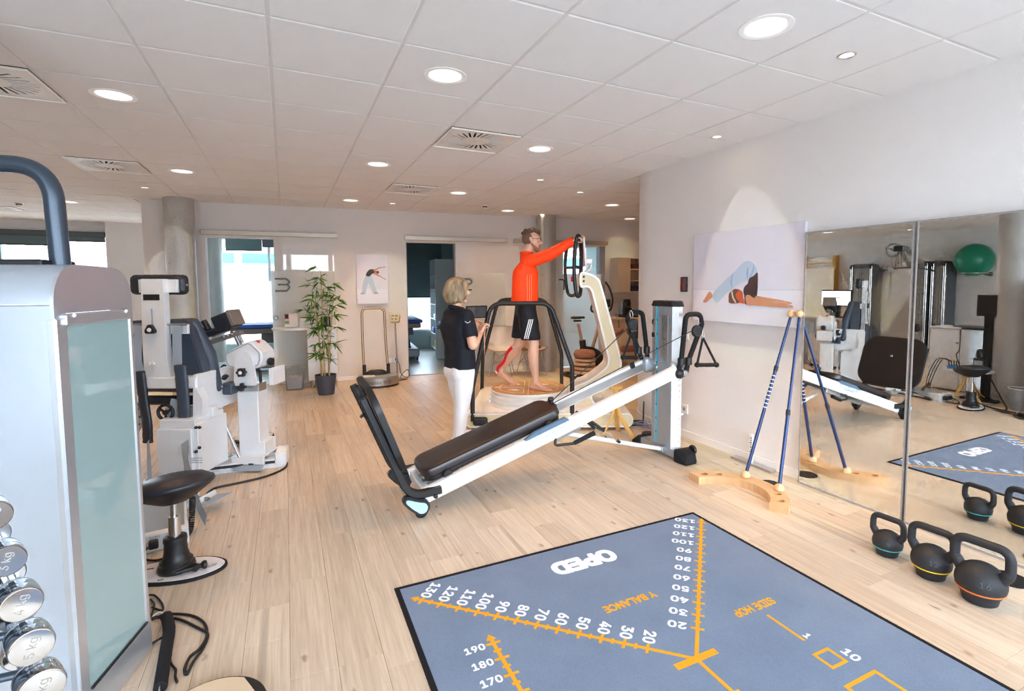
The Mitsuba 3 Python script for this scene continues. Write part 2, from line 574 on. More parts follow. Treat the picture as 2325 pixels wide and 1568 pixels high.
def tile_mesh(x, y, holes):
    g = GS / 2 - 0.0075
    if not holes:
        lo = CEIL
        m = hull([(x + sx * (g - q), y + sy * (g - q), z) for sx in (-1, 1) for sy in (-1, 1) for q, z in ((0.006, lo), (0, lo + 0.004), (0, lo + 0.02))])
        return m
    P = sbox(x - g + 0.002, y - g + 0.002, x + g - 0.002, y + g - 0.002)
    for hx, hy, hr in holes:
        P = P.difference(Point(hx, hy).buffer(hr, quad_segs=12))
    return prism(P, CEIL, CEIL + 0.02)


tee_tiles = []
for n_, (a_, depth, x, y, c, r) in enumerate(tiles):
    holes = [(*gx_(*d), 0.112) for d in DOWN if abs(d[0] - c) < 0.5 and abs(d[1] - r) < 0.5]
    holes += [(*gx_(*d), 0.041) for d in SPOTS if abs(d[0] - c) <= 0.5 and abs(d[1] - r) <= 0.5]
    m = tile_mesh(x, y, holes)
    if n_ < 300:
        struct('tile', m, 'm_tile', parent='ceiling')
    else:
        rest.append(m)
_k = struct('tile_field', cat(rest), 'm_tile', parent='ceiling')
labels[_k] = {'kind': 'stuff'}
for c in range(-10, 14):
    x = gx_(c, 0)[0]
    y1 = 13.0 if x < -2.4 else (BC - BN[0] * x) / BN[1]
    y0 = YB if x < XR else 5.24
    struct('tee_bar', box(x - 0.012, x + 0.012, y0, y1, CEIL + 0.004, CEIL + 0.012), 'm_tee', parent='ceiling')
for r in range(-8, 17):
    y = gx_(0, r)[1]
    x1 = 7.5 if y > 5.24 else XR
    x1 = min(x1, (BC - BN[1] * y) / BN[0]) if y < 9.3 else -2.4
    if x1 > XL + 0.1:
        struct('tee_bar', box(XL, x1, y - 0.012, y + 0.012, CEIL + 0.0045, CEIL + 0.0125), 'm_tee', parent='ceiling')
# ---------------------------------------------------------------- ceiling: downlights, spots, air vents, detectors
WHERE = {0: 'above the blue floor mat', 1: 'near the camera', }
trim = lathe([(0.098, 0.006), (0.1, -0.002), (0.118, -0.005), (0.128, -0.003), (0.128, 0.0), (0.098, 0.02)], 40)
refl_ = lathe([(0.0985, 0.035), (0.0985, 0.0)], 40)
disc = lathe([(0.0, 0.001), (0.0975, 0.001)], 40)
d_trim, d_disc = mikit.ply(trim, 'm_white', 40), None
e_lamp = {'type': 'area', 'radiance': {'type': 'rgb', 'value': [LAMP * x for x in (1.0, 0.9, 0.78)]}}
d_disc = mikit.ply(disc, 'm_white', False, emitter=e_lamp)
n_disc = np.array(meshkit.WRITTEN[d_disc['filename']][0])
DN = {(4.5, -1.5): 'largest round downlight, at the top right above the kettlebells and mirror', (2.5, 0.5): 'round downlight in the middle of the near ceiling, left of the largest one',
      (-0.5, 2.5): 'round downlight right of the cut-off air vent at the left edge', (4.5, 2.5): 'round downlight just right of the nearest whole air vent',
      (2.5, 4.5): 'round downlight left of the two middle air vents', (-0.5, 6.5): 'round downlight beside the left air vent, before the lit column',
      (4.5, 6.5): 'round downlight right of the smallest whole air vent', (2.5, 8.5): 'small far downlight left of the smallest whole air vent, near the back wall',
      (6.5, 8.5): 'small far downlight above the back column and the man', (8.5, 6.5): 'downlight near the rounded wall end, left one of the last two',
      (-6.5, 8.5): 'round downlight visible only in the mirror, near its top edge', (-3.5, 4.5): 'round downlight just outside the left frame edge',
      (10.5, 8.5): 'farthest downlight, tight beside the rounded end of the right wall', (-3.5, 11.5): 'flat-looking far downlight behind the dark bent tube at the left'}
for d in DOWN:
    x, y = gx_(*d)
    seen = d in DN
    t = Thing('downlight', DN.get(d, 'round recessed ceiling downlight beyond the frame'), 'ceiling light', 'round recessed downlights', (x, y, CEIL))
    t.p('trim', d_trim, None)
    t.p('lamp', d_disc, None)
    scene[numbered('downbeam')] = {'type': 'spot', 'to_world': T().look_at(origin=[x, y, CEIL - 0.008], target=[x, y, 0], up=[0, 1, 0]), 'cutoff_angle': 56.0, 'beam_width': 22.0,
                                   'intensity': {'type': 'rgb', 'value': [DOWNBEAM * c for c in WARM]}}
SP = {(5.56, -1.46): 'small bright spotlight right of the largest downlight', (6.4, 0.9): 'small spotlight above the rounded white wall, aimed at the poster',
      (5.5, 4.5): 'small spotlight above the man in orange, in the orange glow', (6.85, 5.3): 'small spotlight left of the rounded wall end',
      (3.48, 8.55): 'tiny spotlight below the smallest whole air vent', (7.66, 8.75): 'tiny spotlight in front of the back column', (-1.44, 8.6): 'tiny spotlight in front of the lit left column'}
s_trim = mikit.ply(lathe([(0.034, 0.004), (0.036, -0.002), (0.046, -0.004), (0.05, 0.0), (0.034, 0.012)], 28), 'm_chrome', 40)
e_spot = {'type': 'area', 'radiance': {'type': 'rgb', 'value': [30.0, 23.0, 14.0]}}
sd = lathe([(0.0, 0.0), (0.034, 0.0)], 28)
s_disc = mikit.ply(sd, 'm_white', False, emitter=e_spot)
_u = lambda px, d: ((BC - d) - EYE @ BN) / (ray(px, 500) @ BN) * (ray(px, 500) @ BT)
COLA_AIM = BN * (BC - 0.27) + BT * _u(407, 0.27) + V(0, 0, 1.5) - BT * 0.05
COLB_AIM = BN * (BC - 0.30) + BT * _u(1241, 0.30) + V(0, 0, 1.3)
AIM = {(6.4, 0.9): ((3.65, 3.2, 1.35), 1.0), (7.66, 8.75): (tuple(COLB_AIM), 1.6), (-1.44, 8.6): (tuple(COLA_AIM), 2.2), (5.56, -1.46): ((3.3, 1.6, 0.0), 0.35), (5.5, 4.5): ((2.66, 5.36, 1.2), 0.9),
       (6.85, 5.3): ((3.7, 6.3, 0.0), 0.8), (3.48, 8.55): ((1.5, 8.8, 1.3), 0.35)}
AIM[(-7.9, 10.8)] = ((XL, 9.75, 1.5), 1.2)
AIM[(-8.4, 6.6)] = ((XL, 7.3, 1.2), 1.2)
SP[(-7.9, 10.8)] = 'small spotlight above the wall bars, visible only in the mirror'
SP[(-8.4, 6.6)] = 'small spotlight near the clock, visible only in the mirror'
for d in SPOTS:
    x, y = gx_(*d)
    t = Thing('spotlight', SP[d], 'spotlight', 'small recessed spotlights', (x, y, CEIL))
    t.p('trim', s_trim, None)
    t.p('lamp', s_disc, None)
    (ax, ay, az), k = AIM[d]
    scene[numbered('beam')] = {'type': 'spot', 'to_world': T().look_at(origin=[x, y, CEIL - 0.015], target=[ax, ay, az], up=[0, 1, 0] if abs(ax - x) + abs(ay - y) < 0.05 else [0, 0, 1]), 'cutoff_angle': 27.0, 'beam_width': 13.0,
                               'intensity': {'type': 'rgb', 'value': [SPOT * k * c for c in (1.0, 0.62, 0.28)]}}

# square swirl vents: plate with slots cut through, a dark box behind, a plain middle
VG = 0.598 / 2
plate = m3.Manifold(m3.Mesh(np.array(box(-VG, VG, -VG, VG, 0, 0.004, 0).vertices, np.float32), np.array(box(-VG, VG, -VG, VG, 0, 0.004, 0).faces, np.uint32)))
P_ = sbox(-VG, -VG, VG, VG)
for k in range(28):
    a = 2 * PI * k / 28
    P_ = P_.difference(affinity.rotate(affinity.rotate(sbox(-0.0085, 0.118, 0.0085, 0.25), 14, origin=(0, 0.118)), math.degrees(a), origin=(0, 0)))
v_plate = mikit.ply(prism(P_, -0.004, 0.001), 'm_vent', 20) if 'm_vent' in scene else None
mat('m_vent', 'd9d4cc', 0.5, spec=0.4)
v_plate = mikit.ply(prism(P_, -0.004, 0.001), 'm_vent', 20)
v_edge = mikit.ply(prism(sbox(-VG, -VG, VG, VG).difference(sbox(-VG + 0.006, -VG + 0.006, VG - 0.006, VG - 0.006)), -0.011, -0.004), 'm_white')
v_back = mikit.ply(box(-0.28, 0.28, -0.28, 0.28, 0.012, 0.03), 'm_black')
v_mid = mikit.ply(lathe([(0, -0.0052), (0.006, -0.0052), (0.006, -0.0042)], 12), 'm_grey')
blade = mikit.ply(cbox(0.003, 0.126, 0.012, 0, (0, 0.063, 0.001)), 'm_dark')
VL = {(3.5, 2.5): 'large square swirl air vent in the middle of the ceiling', (3.5, 6.5): 'smallest whole swirl air vent, farther back on the middle line', (-1.5, 6.5): 'left swirl air vent before the lit column',
      (-1.5, 2.5): 'swirl air vent cut off by the left edge of the photo', (-5.5, 13.5): 'far swirl air vent glimpsed through the bend of the dark tube', (0.5, -2.5): 'swirl air vent out of view'}
for d in VENTS[:5]:
    x, y = gx_(*d)
    t = Thing('air_vent', VL[d], 'air vent', 'square swirl air vents', (x, y, CEIL))
    t.p('plate', v_plate, None)
    t.p('edge', v_edge, None)
    t.p('plenum', v_back, None)
    t.p('screw', v_mid, None)
mat('m_detector', 'e6e1da', 0.5)
for (c, r), lab in (((5.62, 7.88), 'white smoke detector in front of the back column'), ((-2.53, 6.85), 'white smoke detector left of the left air vent'), ((-4.58, 12.16), 'pale smoke detector seen inside the bend of the dark tube')):
    x, y = gx_(c, r)
    t = Thing('smoke_detector', lab, 'smoke detector', 'ceiling smoke detectors', (x, y, CEIL))
    t.p('base', lathe([(0, -0.016), (0.05, -0.016), (0.056, -0.01), (0.056, 0.0)], 28), 'm_detector', 40)
    t.p('sensor', lathe([(0, -0.058), (0.022, -0.058), (0.03, -0.052), (0.033, -0.032)], 28), 'm_detector', 40)
    t.p('vent_band', lathe([(0.028, -0.033), (0.034, -0.033), (0.034, -0.024), (0.038, -0.0165)], 28), 'm_dark', 40)
# ---------------------------------------------------------------- treatment rooms behind the back wall, their doors, columns


def onb(px, py, d=0.0):
    """(u, z) where a sight line meets the plane d in front of the back wall."""
    r = ray(px, py)
    t = ((BC - d) - EYE @ BN) / (r @ BN)
    p = EYE + r * t
    return V(p @ BT, p[2])


def bplate(u0, u1, z0, z1, d0=0.0, d1=0.02, c=0.0):
    return bbox(u0, u1, z0, z1, d0, d1, c)


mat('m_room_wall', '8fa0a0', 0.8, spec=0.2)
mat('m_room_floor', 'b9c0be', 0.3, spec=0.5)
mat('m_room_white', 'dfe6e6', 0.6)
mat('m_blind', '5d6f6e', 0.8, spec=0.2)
mat('m_ext_white', 'e8f2f2', 0.6)
mat('m_ext_blue', '2b8fd0', 0.2, spec=0.6)
mat('m_ext_glass', '6fb3b8', 0.1, spec=0.8)
mat('m_pad_blue', '14418c', 0.5)
mat('m_grey_dark', '4a4f52', 0.5)
mat('m_yellow', 'd8c22a', 0.5)
mat('m_red', 'c8202c', 0.5)
DW = -3.9
struct('floor_rooms', bbox(-2.83, 7.6, -0.006, -0.0005, DW - 0.3, -0.14), 'm_room_floor', 'pale smooth floor of the treatment rooms')
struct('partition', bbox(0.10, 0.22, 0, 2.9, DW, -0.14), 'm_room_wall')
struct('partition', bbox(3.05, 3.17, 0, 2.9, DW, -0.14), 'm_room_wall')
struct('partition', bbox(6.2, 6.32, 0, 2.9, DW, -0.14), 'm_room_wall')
# outer wall: room 3 nearly all glass, room 2 a window low under a blind, room 1 glass
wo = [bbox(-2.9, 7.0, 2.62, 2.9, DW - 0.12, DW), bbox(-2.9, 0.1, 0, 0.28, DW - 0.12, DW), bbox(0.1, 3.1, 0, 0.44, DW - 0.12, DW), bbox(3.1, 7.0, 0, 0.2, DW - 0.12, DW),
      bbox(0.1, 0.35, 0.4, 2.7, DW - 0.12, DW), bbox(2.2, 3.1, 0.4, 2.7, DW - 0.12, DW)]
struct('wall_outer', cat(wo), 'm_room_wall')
for n_, (a, b, z0, z1) in enumerate(((-2.9, 0.1, 0.28, 2.62), (0.35, 2.2, 0.44, 2.62), (3.1, 6.9, 0.2, 2.62))):
    k = struct('window_%d' % (n_ + 1), cat([bbox(a, b, z1 - 0.04, z1, DW - 0.08, DW - 0.02), bbox(a, b, z0, z0 + 0.04, DW - 0.08, DW - 0.02), bbox(a, a + 0.05, z0, z1, DW - 0.08, DW - 0.02), bbox(b - 0.05, b, z0, z1, DW - 0.08, DW - 0.02)]), 'm_room_white')
    g = frame(trimesh.Trimesh([(a, 0, z0), (b, 0, z0), (b, 0, z1), (a, 0, z1)], [(0, 1, 2), (0, 2, 3)], process=False), BN * (BC - DW + 0.05), BT, -BN, V(0, 0, 1))
    struct('pane', g, 'm_glass', parent=k)
mat('m_film', 'f4f8f8', 0.5, two=False)
scene['m_film'] = {'type': 'twosided', 'bsdf': scene['m_film']}
scene['m_film'] = {'type': 'principledthin', 'base_color': {'type': 'rgb', 'value': [0.93, 0.95, 0.95]}, 'roughness': 0.6, 'diff_trans': 1.5, 'spec_trans': 0.0}


def bsheet(u0, u1, z0, z1, d):
    return frame(trimesh.Trimesh([(u0, 0, z0), (u1, 0, z0), (u1, 0, z1), (u0, 0, z1)], [(0, 1, 2), (0, 2, 3)], process=False), BN * (BC - d), BT, -BN, V(0, 0, 1))


struct('film', bsheet(-2.9, 0.1, 0.30, 1.68, DW + 0.0), 'm_film', 'white privacy film on the lower glass', parent='window_1')
for u in (-1.62,):
    struct('mullion', bbox(u - 0.025, u + 0.025, 0.28, 2.62, DW - 0.08, DW - 0.02), 'm_room_white', parent='window_1')
t = Thing('roller_blind', 'grey green roller blind half drawn behind the concrete column of room 3', 'blind', 'roller blinds in the treatment rooms')
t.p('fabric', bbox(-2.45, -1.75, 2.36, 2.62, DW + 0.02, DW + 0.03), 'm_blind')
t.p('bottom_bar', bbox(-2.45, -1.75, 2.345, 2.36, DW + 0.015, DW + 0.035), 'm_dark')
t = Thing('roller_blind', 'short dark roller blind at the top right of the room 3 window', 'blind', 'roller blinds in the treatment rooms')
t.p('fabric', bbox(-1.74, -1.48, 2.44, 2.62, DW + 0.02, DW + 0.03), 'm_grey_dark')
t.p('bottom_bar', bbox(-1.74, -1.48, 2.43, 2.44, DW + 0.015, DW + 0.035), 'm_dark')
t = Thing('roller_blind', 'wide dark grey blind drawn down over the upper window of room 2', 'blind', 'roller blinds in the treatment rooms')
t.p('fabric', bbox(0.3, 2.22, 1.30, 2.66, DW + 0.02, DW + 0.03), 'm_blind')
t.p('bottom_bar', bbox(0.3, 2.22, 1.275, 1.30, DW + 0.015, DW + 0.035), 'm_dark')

for (x0, x1, z, lab) in ((-4.66, -3.82, 2.36, 'grey roller blind hanging lower in the far left window, behind the dark tube'), (-3.72, -3.12, 2.45, 'dark rolled-up blind at the top right of the far left window')):
    t = Thing('roller_blind', lab, 'blind', 'roller blinds of the far left window')
    t.p('cassette', box(x0, x1, 12.78, 12.86, 2.52, 2.62, 0.01), 'm_grey_dark')
    t.p('fabric', box(x0, x1, 12.81, 12.818, z, 2.53), 'm_blind')
    t.p('bottom_bar', box(x0, x1, 12.805, 12.823, z - 0.02, z), 'm_dark')

# office building across the yard
ext = Thing('office_building', 'pale building with blue glass bands seen through the treatment room windows', 'building')
ED = -16.0
ext.p('facade', bbox(-7.2, 16, -3.0, 6.0, ED - 4, ED), 'm_ext_white')
for i in range(8):
    u = -7.2 + i * 2.9
    ext.p('blue_panel', bbox(u + 0.15, u + 2.75, 2.55, 2.97, ED, ED + 0.05), 'm_ext_blue')
    w = ext.p('window', bbox(u + 0.3, u + 1.55, -1.2, 2.4, ED, ED + 0.05), 'm_ext_white')
    ext.p('pane', bbox(u + 0.4, u + 1.45, -1.1, 2.3, ED + 0.05, ED + 0.06), 'm_ext_glass', sub=w)

# concrete columns
def column(name, x, y, r, lab, zt=CEIL + 0.02):
    t = Thing('concrete_column', lab, 'column', 'round concrete columns', (x, y, 0))
    t.p('shaft', lathe([(0, 0), (r, 0), (r, zt), (0, zt)], 48), 'm_concrete', 40)
    return t


_u = onb(407, 500, 0.27)[0]
_p = bw(_u, 0, 0.27)
column('c', _p[0], _p[1], 0.185, 'concrete column lit warm from above at the left end of the back wall')
_u = onb(1241, 500, 0.30)[0]
_p = bw(_u, 0, 0.30)
COLB = _p
column('c', _p[0], _p[1], 0.168, 'slim round column against the back wall behind the man')
_p = bw(-2.60, 0, -3.3)
column('c', _p[0], _p[1], 0.19, 'greenish concrete column inside room 3 behind the doorway')
COLM = V(-1.406, 3.26, 0)
column('c', -1.406, 3.26, 0.19, 'concrete column at the left edge, largest in the mirror')

# doors: aluminium rail, clear upper pane, frosted lower pane, number
DIG = {'3': [[(-0.1, 0.09), (0.06, 0.09), (0.1, 0.05), (0.1, 0.03), (0.07, 0.0), (-0.06, 0.0)], [(0.07, 0.0), (0.1, -0.03), (0.1, -0.06), (0.06, -0.1), (-0.1, -0.1)]],
       '2': [[(-0.1, 0.09), (0.06, 0.09), (0.1, 0.05), (0.1, 0.03), (0.06, 0.0), (-0.06, 0.0), (-0.1, -0.04), (-0.1, -0.06)], [(-0.1, -0.1), (0.1, -0.1)]],
       '1': [[(-0.055, 0.095), (0.05, 0.095), (0.05, -0.1)]]}
mat('m_digit', '55585a', 0.5)
scene['m_pane'] = {'type': 'principledthin', 'base_color': {'type': 'rgb', 'value': [0.88, 0.92, 0.90]}, 'roughness': 0.35, 'diff_trans': 0.9, 'spec_trans': 0.0}


def door(num, ra, rb, pa, pb, split, dig, dz, lab):
    k = struct('door_%s' % num, bbox(ra, rb, 2.335, 2.405, 0.0, 0.075, 0.004), 'm_alu_warm', lab)
    struct('upper_pane', bsheet(pa, pb, split, 2.33, 0.045), 'm_glass', parent=k)
    struct('frosted_pane', bsheet(pa, pb, 0.012, split, 0.045), 'm_pane', 'frosted lower glass', parent=k)
    struct('floor_guide', bbox(pa + 0.05, pa + 0.13, 0.0, 0.025, 0.03, 0.06, 0.003), 'm_chrome', parent=k)
    ms = []
    for st_ in DIG[num]:
        P = fillet([(x + dig, z + dz, 0) for x, z in st_], 0.035)
        ms.append(frame(strip(P, 0.026, 0.003, (0, 0, 1)), BN * (BC - 0.049), BT, V(0, 0, 1), -BN))
    struct('number', cat(ms), 'm_digit', 'grey numeral %s' % num, parent=k)
    return k


k = door('3', -2.02, -0.13, -1.107, -0.188, 1.80, -0.955, 1.588, 'sliding glass door numbered 3 on an aluminium rail')
struct('handle', frame(trimesh.creation.annulus(0.026, 0.036, 0.02), bw(-1.06, 1.065, 0.05), BT, V(0, 0, 1), -BN), 'm_chrome', parent=k, smooth=30)
door('2', 0.931, 2.736, 1.80, 2.694, 1.79, 1.975, 1.588, 'sliding glass door numbered 2 behind the woman')
door('1', 2.862, 4.772, 3.70, 4.635, 1.775, 3.80, 1.575, 'sliding glass door numbered 1 behind the tall wooden arm')
struct('jamb', cat([bbox(1.78, 1.80, 0, 2.3, -0.14, 0.004), bbox(0.955, 0.965, 0, 2.3, -0.14, 0.004)]), 'm_grey')
struct('jamb', bbox(4.62, 4.74, 0, 2.31, -0.14, 0.004), 'm_grey')

# furniture seen in the rooms
def treatment_table(u, d, rz, lab):
    p = bw(u, 0, d)
    t = Thing('treatment_table', lab, 'treatment table', 'treatment tables', (p[0], p[1], 0), rz)
    t.p('cushion', rbox(-0.95, 0.95, -0.34, 0.34, 0.80, 0.87, 0.03), 'm_pad_blue')
    t.p('underframe', box(-0.93, 0.93, -0.30, 0.30, 0.70, 0.80, 0.01), 'm_brownish')
    t.p('lift', cat([box(-0.45, 0.45, -0.2, 0.2, 0.52, 0.70, 0.01), strip([(-0.5, 0, 0.2), (0.4, 0, 0.62)], 0.3, 0.06), strip([(0.5, 0, 0.2), (-0.4, 0, 0.62)], 0.3, 0.06)]), 'm_grey_dark')
    t.p('base', rbox(-0.7, 0.7, -0.3, 0.3, 0.06, 0.24, 0.04), 'm_grey')
    for sx in (-1, 1):
        for sy in (-1, 1):
            t.p('caster', tr(lathe([(0, -0.015), (0.045, -0.015), (0.045, 0.015), (0, 0.015)], 16), (sx * 0.6, sy * 0.26, 0.045), (PI / 2, 0, 0)), 'm_dark')
    return t


mat('m_brownish', '6a5a50', 0.5)
treatment_table(-1.05, -1.75, BA - PI / 2, 'blue topped treatment table with brown edge in room 3')
treatment_table(1.10, -2.65, BA, 'dark blue treatment table with grey base in room 2')
t = Thing('shelf_unit', 'tall pale open shelf unit beside the window of room 2', 'shelf', M=None, loc=bw(2.12, 0, -3.45), rz=BA - PI / 2)
t.p('side_panel', box(-0.2, 0.24, -0.4, -0.375, 0, 2.18), 'm_room_white')
t.p('back_panel', box(0.215, 0.24, -0.375, 0.375, 0, 2.18), 'm_room_white')
t.p('side_panel', box(-0.2, 0.24, 0.375, 0.4, 0, 2.18), 'm_room_white')
for i in range(7):
    t.p('shelf', box(-0.2, 0.215, -0.375, 0.375, 0.06 + i * 0.35, 0.08 + i * 0.35), 'm_room_white')
O = bw(2.12, 0, -3.45)
def onshelf(lx, ly, z):
    return O + BT * lx - (-BN) * 0 + BN * ly + V(0, 0, z)
for (ly, lev, m_, sx, sz, lab) in ((-0.2, 5, 'm_yellow', 0.12, 0.12, 'small yellow box high on the shelf of room 2'), (0.0, 4, 'm_dark', 0.09, 0.13, 'dark jar on the upper shelf of room 2'), (-0.2, 2, 'm_ext_glass', 0.2, 0.12, 'light blue box on a middle shelf of room 2'),
                                   (0.05, 1, 'm_pad_blue', 0.2, 0.14, 'blue folded cloth on a low shelf of room 2'), (-0.15, 0, 'm_yellow', 0.16, 0.18, 'yellow tub on the lowest shelf of room 2')):
    p = onshelf(-0.1, ly, 0.08 + lev * 0.35)
    one('storage_box', tr(cbox(sx, sx, sz, 0.008), p, (0, 0, BA)), m_, lab, 'box')
p = bw(1.93, 0, -2.0)
t = Thing('small_cabinet', 'low pale cabinet with dark top beside the shelf in room 2', 'cabinet', loc=p, rz=BA - PI / 2)
t.p('body', cat([box(-0.16, -0.005, -0.2, 0.2, 0.02, 0.66, 0.003), box(0.005, 0.18, -0.2, 0.2, 0.02, 0.66, 0.003)]), 'm_room_white')
t.p('top', box(-0.18, 0.2, -0.22, 0.22, 0.66, 0.70, 0.004), 'm_grey_dark')
one('blue_cushion', tr(rbox(-0.1, 0.1, -0.12, 0.12, 0, 0.12, 0.05), p + V(0, 0, 0.70)), 'm_pad_blue', 'rounded blue cushion on the small cabinet in room 2', 'cushion')
# room 1: pale cabinet behind the door
struct('door_leaf', bbox(4.3, 4.34, 0, 2.0, -2.6, -1.7), 'm_room_white')
t = Thing('office_chair', 'dim office chair behind the frosted door 1', 'chair', loc=bw(4.08, 0, -0.75))
t.p('backrest', rbox(-0.22, 0.22, -0.03, 0.05, 0.55, 1.05, 0.03), 'm_grey_dark')
t.p('seat', rbox(-0.23, 0.23, 0.02, 0.48, 0.44, 0.52, 0.03), 'm_grey_dark')
t.p('post', rod((0, 0.25, 0.08), (0, 0.25, 0.45), 0.025), 'm_grey')
for k in range(5):
    a = k * 2 * PI / 5
    t.p('foot', rod((0, 0.25, 0.09), (0.27 * math.cos(a), 0.25 + 0.27 * math.sin(a), 0.03), 0.018), 'm_dark')

# ---------------------------------------------------------------- things along the back wall
mat('m_print_bg', 'dcd8e4', 0.55)
mat('m_print_edge', 'e9e6ee', 0.5)
mat('m_skin_print', 'c98a6c', 0.6)
mat('m_jeans_print', 'b4c6da', 0.6)
mat('m_black_print', '241d27', 0.6)
mat('m_hair_print', '6b4a36', 0.6)
mat('m_floor_print', 'e4e1ec', 0.5)


def flat(poly, z0=0.0, h=0.0012):
    return trimesh.creation.extrude_polygon(Polygon(poly).buffer(0), h, engine='earcut').apply_translation((0, 0, z0))


def blob(pts, n=6):
    return [tuple(q[:2]) for q in catmull([(x, y, 0) for x, y in pts], n, True)]


def stroke(pts, w):
    """Outline of a limb of changing width."""
    P = catmull([(x, y, 0) for x, y in pts], 6)[:, :2]
    W = np.interp(np.linspace(0, 1, len(P)), np.linspace(0, 1, len(w)), w)
    return unary_union([hull_poly(P[i], W[i], P[i + 1], W[i + 1]) for i in range(len(P) - 1)])


def hull_poly(a, ra, b, rb):
    return unary_union([Point(a).buffer(ra, quad_segs=6), Point(b).buffer(rb, quad_segs=6)]).convex_hull


def ext_(poly, z0, h=0.0012):
    ps = getattr(poly, 'geoms', [poly])
    return cat([trimesh.creation.extrude_polygon(g, h, engine='earcut').apply_translation((0, 0, z0)) for g in ps if g.area > 1e-7])


# small poster: figure bending sideways. Frame units: x 0..0.5, y 0..0.84
a, b = onb(808, 576, 0.03), onb(882, 689, 0.03)
pw_, ph_ = b[0] - a[0], a[1] - b[1]
t = Thing('poster', 'small portrait canvas of a person stretching sideways on the back wall', 'picture', M=np.block([[np.stack([BT, V(0, 0, 1), -BN], 1), bw(a[0], b[1], 0.002)[:, None]], [np.zeros((1, 3)), np.ones((1, 1))]]))
t.p('canvas', box(0, pw_, 0, ph_, 0, 0.028, 0.002), 'm_print_bg')
t.p('printed_floor', box(0.003, pw_ - 0.003, 0.003, ph_ * 0.30, 0.028, 0.029), 'm_floor_print')
q = lambda x, y: ((x - 1258) / 247 * pw_, (1 - (y - 318) / 372) * ph_)
legs = unary_union([stroke([q(1352, 480), q(1325, 540), q(1310, 608)], [0.045, 0.04, 0.03]), stroke([q(1352, 480), q(1375, 540), q(1400, 605)], [0.045, 0.04, 0.032])])
t.p('printed_trousers', ext_(legs, 0.029), 'm_jeans_print')
t.p('printed_top', ext_(stroke([q(1350, 470), q(1370, 450), q(1395, 445)], [0.034, 0.04, 0.03]), 0.0295), 'm_black_print')
t.p('printed_skin', ext_(unary_union([stroke([q(1398, 440), q(1440, 420), q(1490, 412)], [0.014, 0.01, 0.006]), stroke([q(1398, 462), q(1440, 482), q(1488, 507)], [0.014, 0.01, 0.006]), stroke([q(1302, 608), q(1290, 614)], [0.01, 0.007]), stroke([q(1402, 606), q(1425, 612)], [0.01, 0.007]), Point(q(1415, 452)).buffer(0.022)]), 0.0298), 'm_skin_print')
t.p('printed_hair', ext_(Point(q(1425, 453)).buffer(0.024), 0.031), 'm_hair_print')

# vibration plate
mat('m_steel', 'a9a39b', 0.35, 0.85)
mat('m_steel_tube', 'b09a84', 0.3, 0.85)
o = bw(0.42, 0, 0.62)
t = Thing('vibration_plate', 'silver vibration plate with tall bent handrail against the back wall', 'vibration trainer', loc=o, rz=BA - PI / 2)
el = lambda k, z0, z1: tr(lathe([(0, z0), (0.31 * k, z0), (0.31 * k, z1), (0, z1)], 48), s=(1.0, 0.86, 1))
t.p('foot_ring', el(1.0, 0.0, 0.03), 'm_black', 40)
t.p('body', el(1.01, 0.03, 0.145), 'm_steel', 40)
t.p('top_plate', el(0.97, 0.145, 0.16), 'm_grey', 40)
t.p('rocker', tr(lathe([(0, 0), (0.16, 0), (0.15, 0.045), (0.1, 0.07), (0, 0.078)], 32), (-0.02, 0.08, 0.16), s=(1, 0.55, 1)), 'm_dark', 50)
t.p('mat', box(-0.22, -0.05, -0.12, 0.02, 0.16, 0.166), 'm_white')
hr = fillet([(-0.2, 0.1, 0.12), (-0.215, 0.12, 0.7), (-0.215, 0.13, 1.21), (0.125, 0.13, 1.21), (0.135, 0.12, 0.7), (0.165, 0.1, 0.12)], 0.09)
t.p('handrail', tube(hr, 0.019, 14), 'm_steel_tube', 50)
for x in (-0.2, 0.165):
    t.p('clamp', rod((x, 0.1, 0.13), (x, 0.1, 0.32), 0.026), 'm_dark')
tx = text('Galileo 900', 0.05, 0.002)
v = tx.vertices.copy()
ang = v[:, 0] / 0.31
v2 = np.stack([0.318 * np.sin(ang), -(0.318 * 0.86) * np.cos(ang) - v[:, 2], v[:, 1] + 0.085], 1)
t.p('lettering', trimesh.Trimesh(v2, tx.faces, process=False), 'm_digit', False, 'grey lettering')
dp = Thing('display_stand', 'thin post with a tilted beige control box right of the vibration plate', 'control panel', loc=bw(0.73, 0, 0.22), rz=BA - PI / 2)
dp.p('post', rod((0.02, 0, 0.0), (0.0, 0, 0.98), 0.012), 'm_steel')
dp.p('base', lathe([(0, 0), (0.09, 0), (0.08, 0.015), (0, 0.015)], 24), 'm_steel')
bx = lambda m: tr(m, (0.0, -0.03, 1.03), (math.radians(-28), 0, math.radians(-18)))
mat('m_beige', 'cfc3a6', 0.5)
dp.p('box', bx(prism(rrect(-0.075, 0.075, -0.075, 0.075, 0.025), -0.035, 0.035).apply_transform(trimesh.transformations.rotation_matrix(PI / 2, (1, 0, 0)))), 'm_beige')
mat('m_green', '4f8f5a', 0.5)
dp.p('display', bx(cat([box(-0.055, -0.01, -0.0375, -0.035, 0.015, 0.035), box(0.005, 0.05, -0.0375, -0.035, 0.015, 0.035)])), 'm_green')
dp.p('button', bx(cat([box(-0.05, -0.02, -0.038, -0.035, -0.04, -0.02)])), 'm_green')
dp.p('button', bx(cat([box(0.01, 0.04, -0.038, -0.035, -0.04, -0.02)])), 'm_red')
t = Thing('wall_socket', 'white wall sockets behind the control box post with a black plug', 'wall socket', 'wall sockets')
for i in range(2):
    t.p('plate', bbox(0.62 + 0.075 * i, 0.69 + 0.075 * i, 0.26, 0.335, 0, 0.01, 0.003), 'm_white')
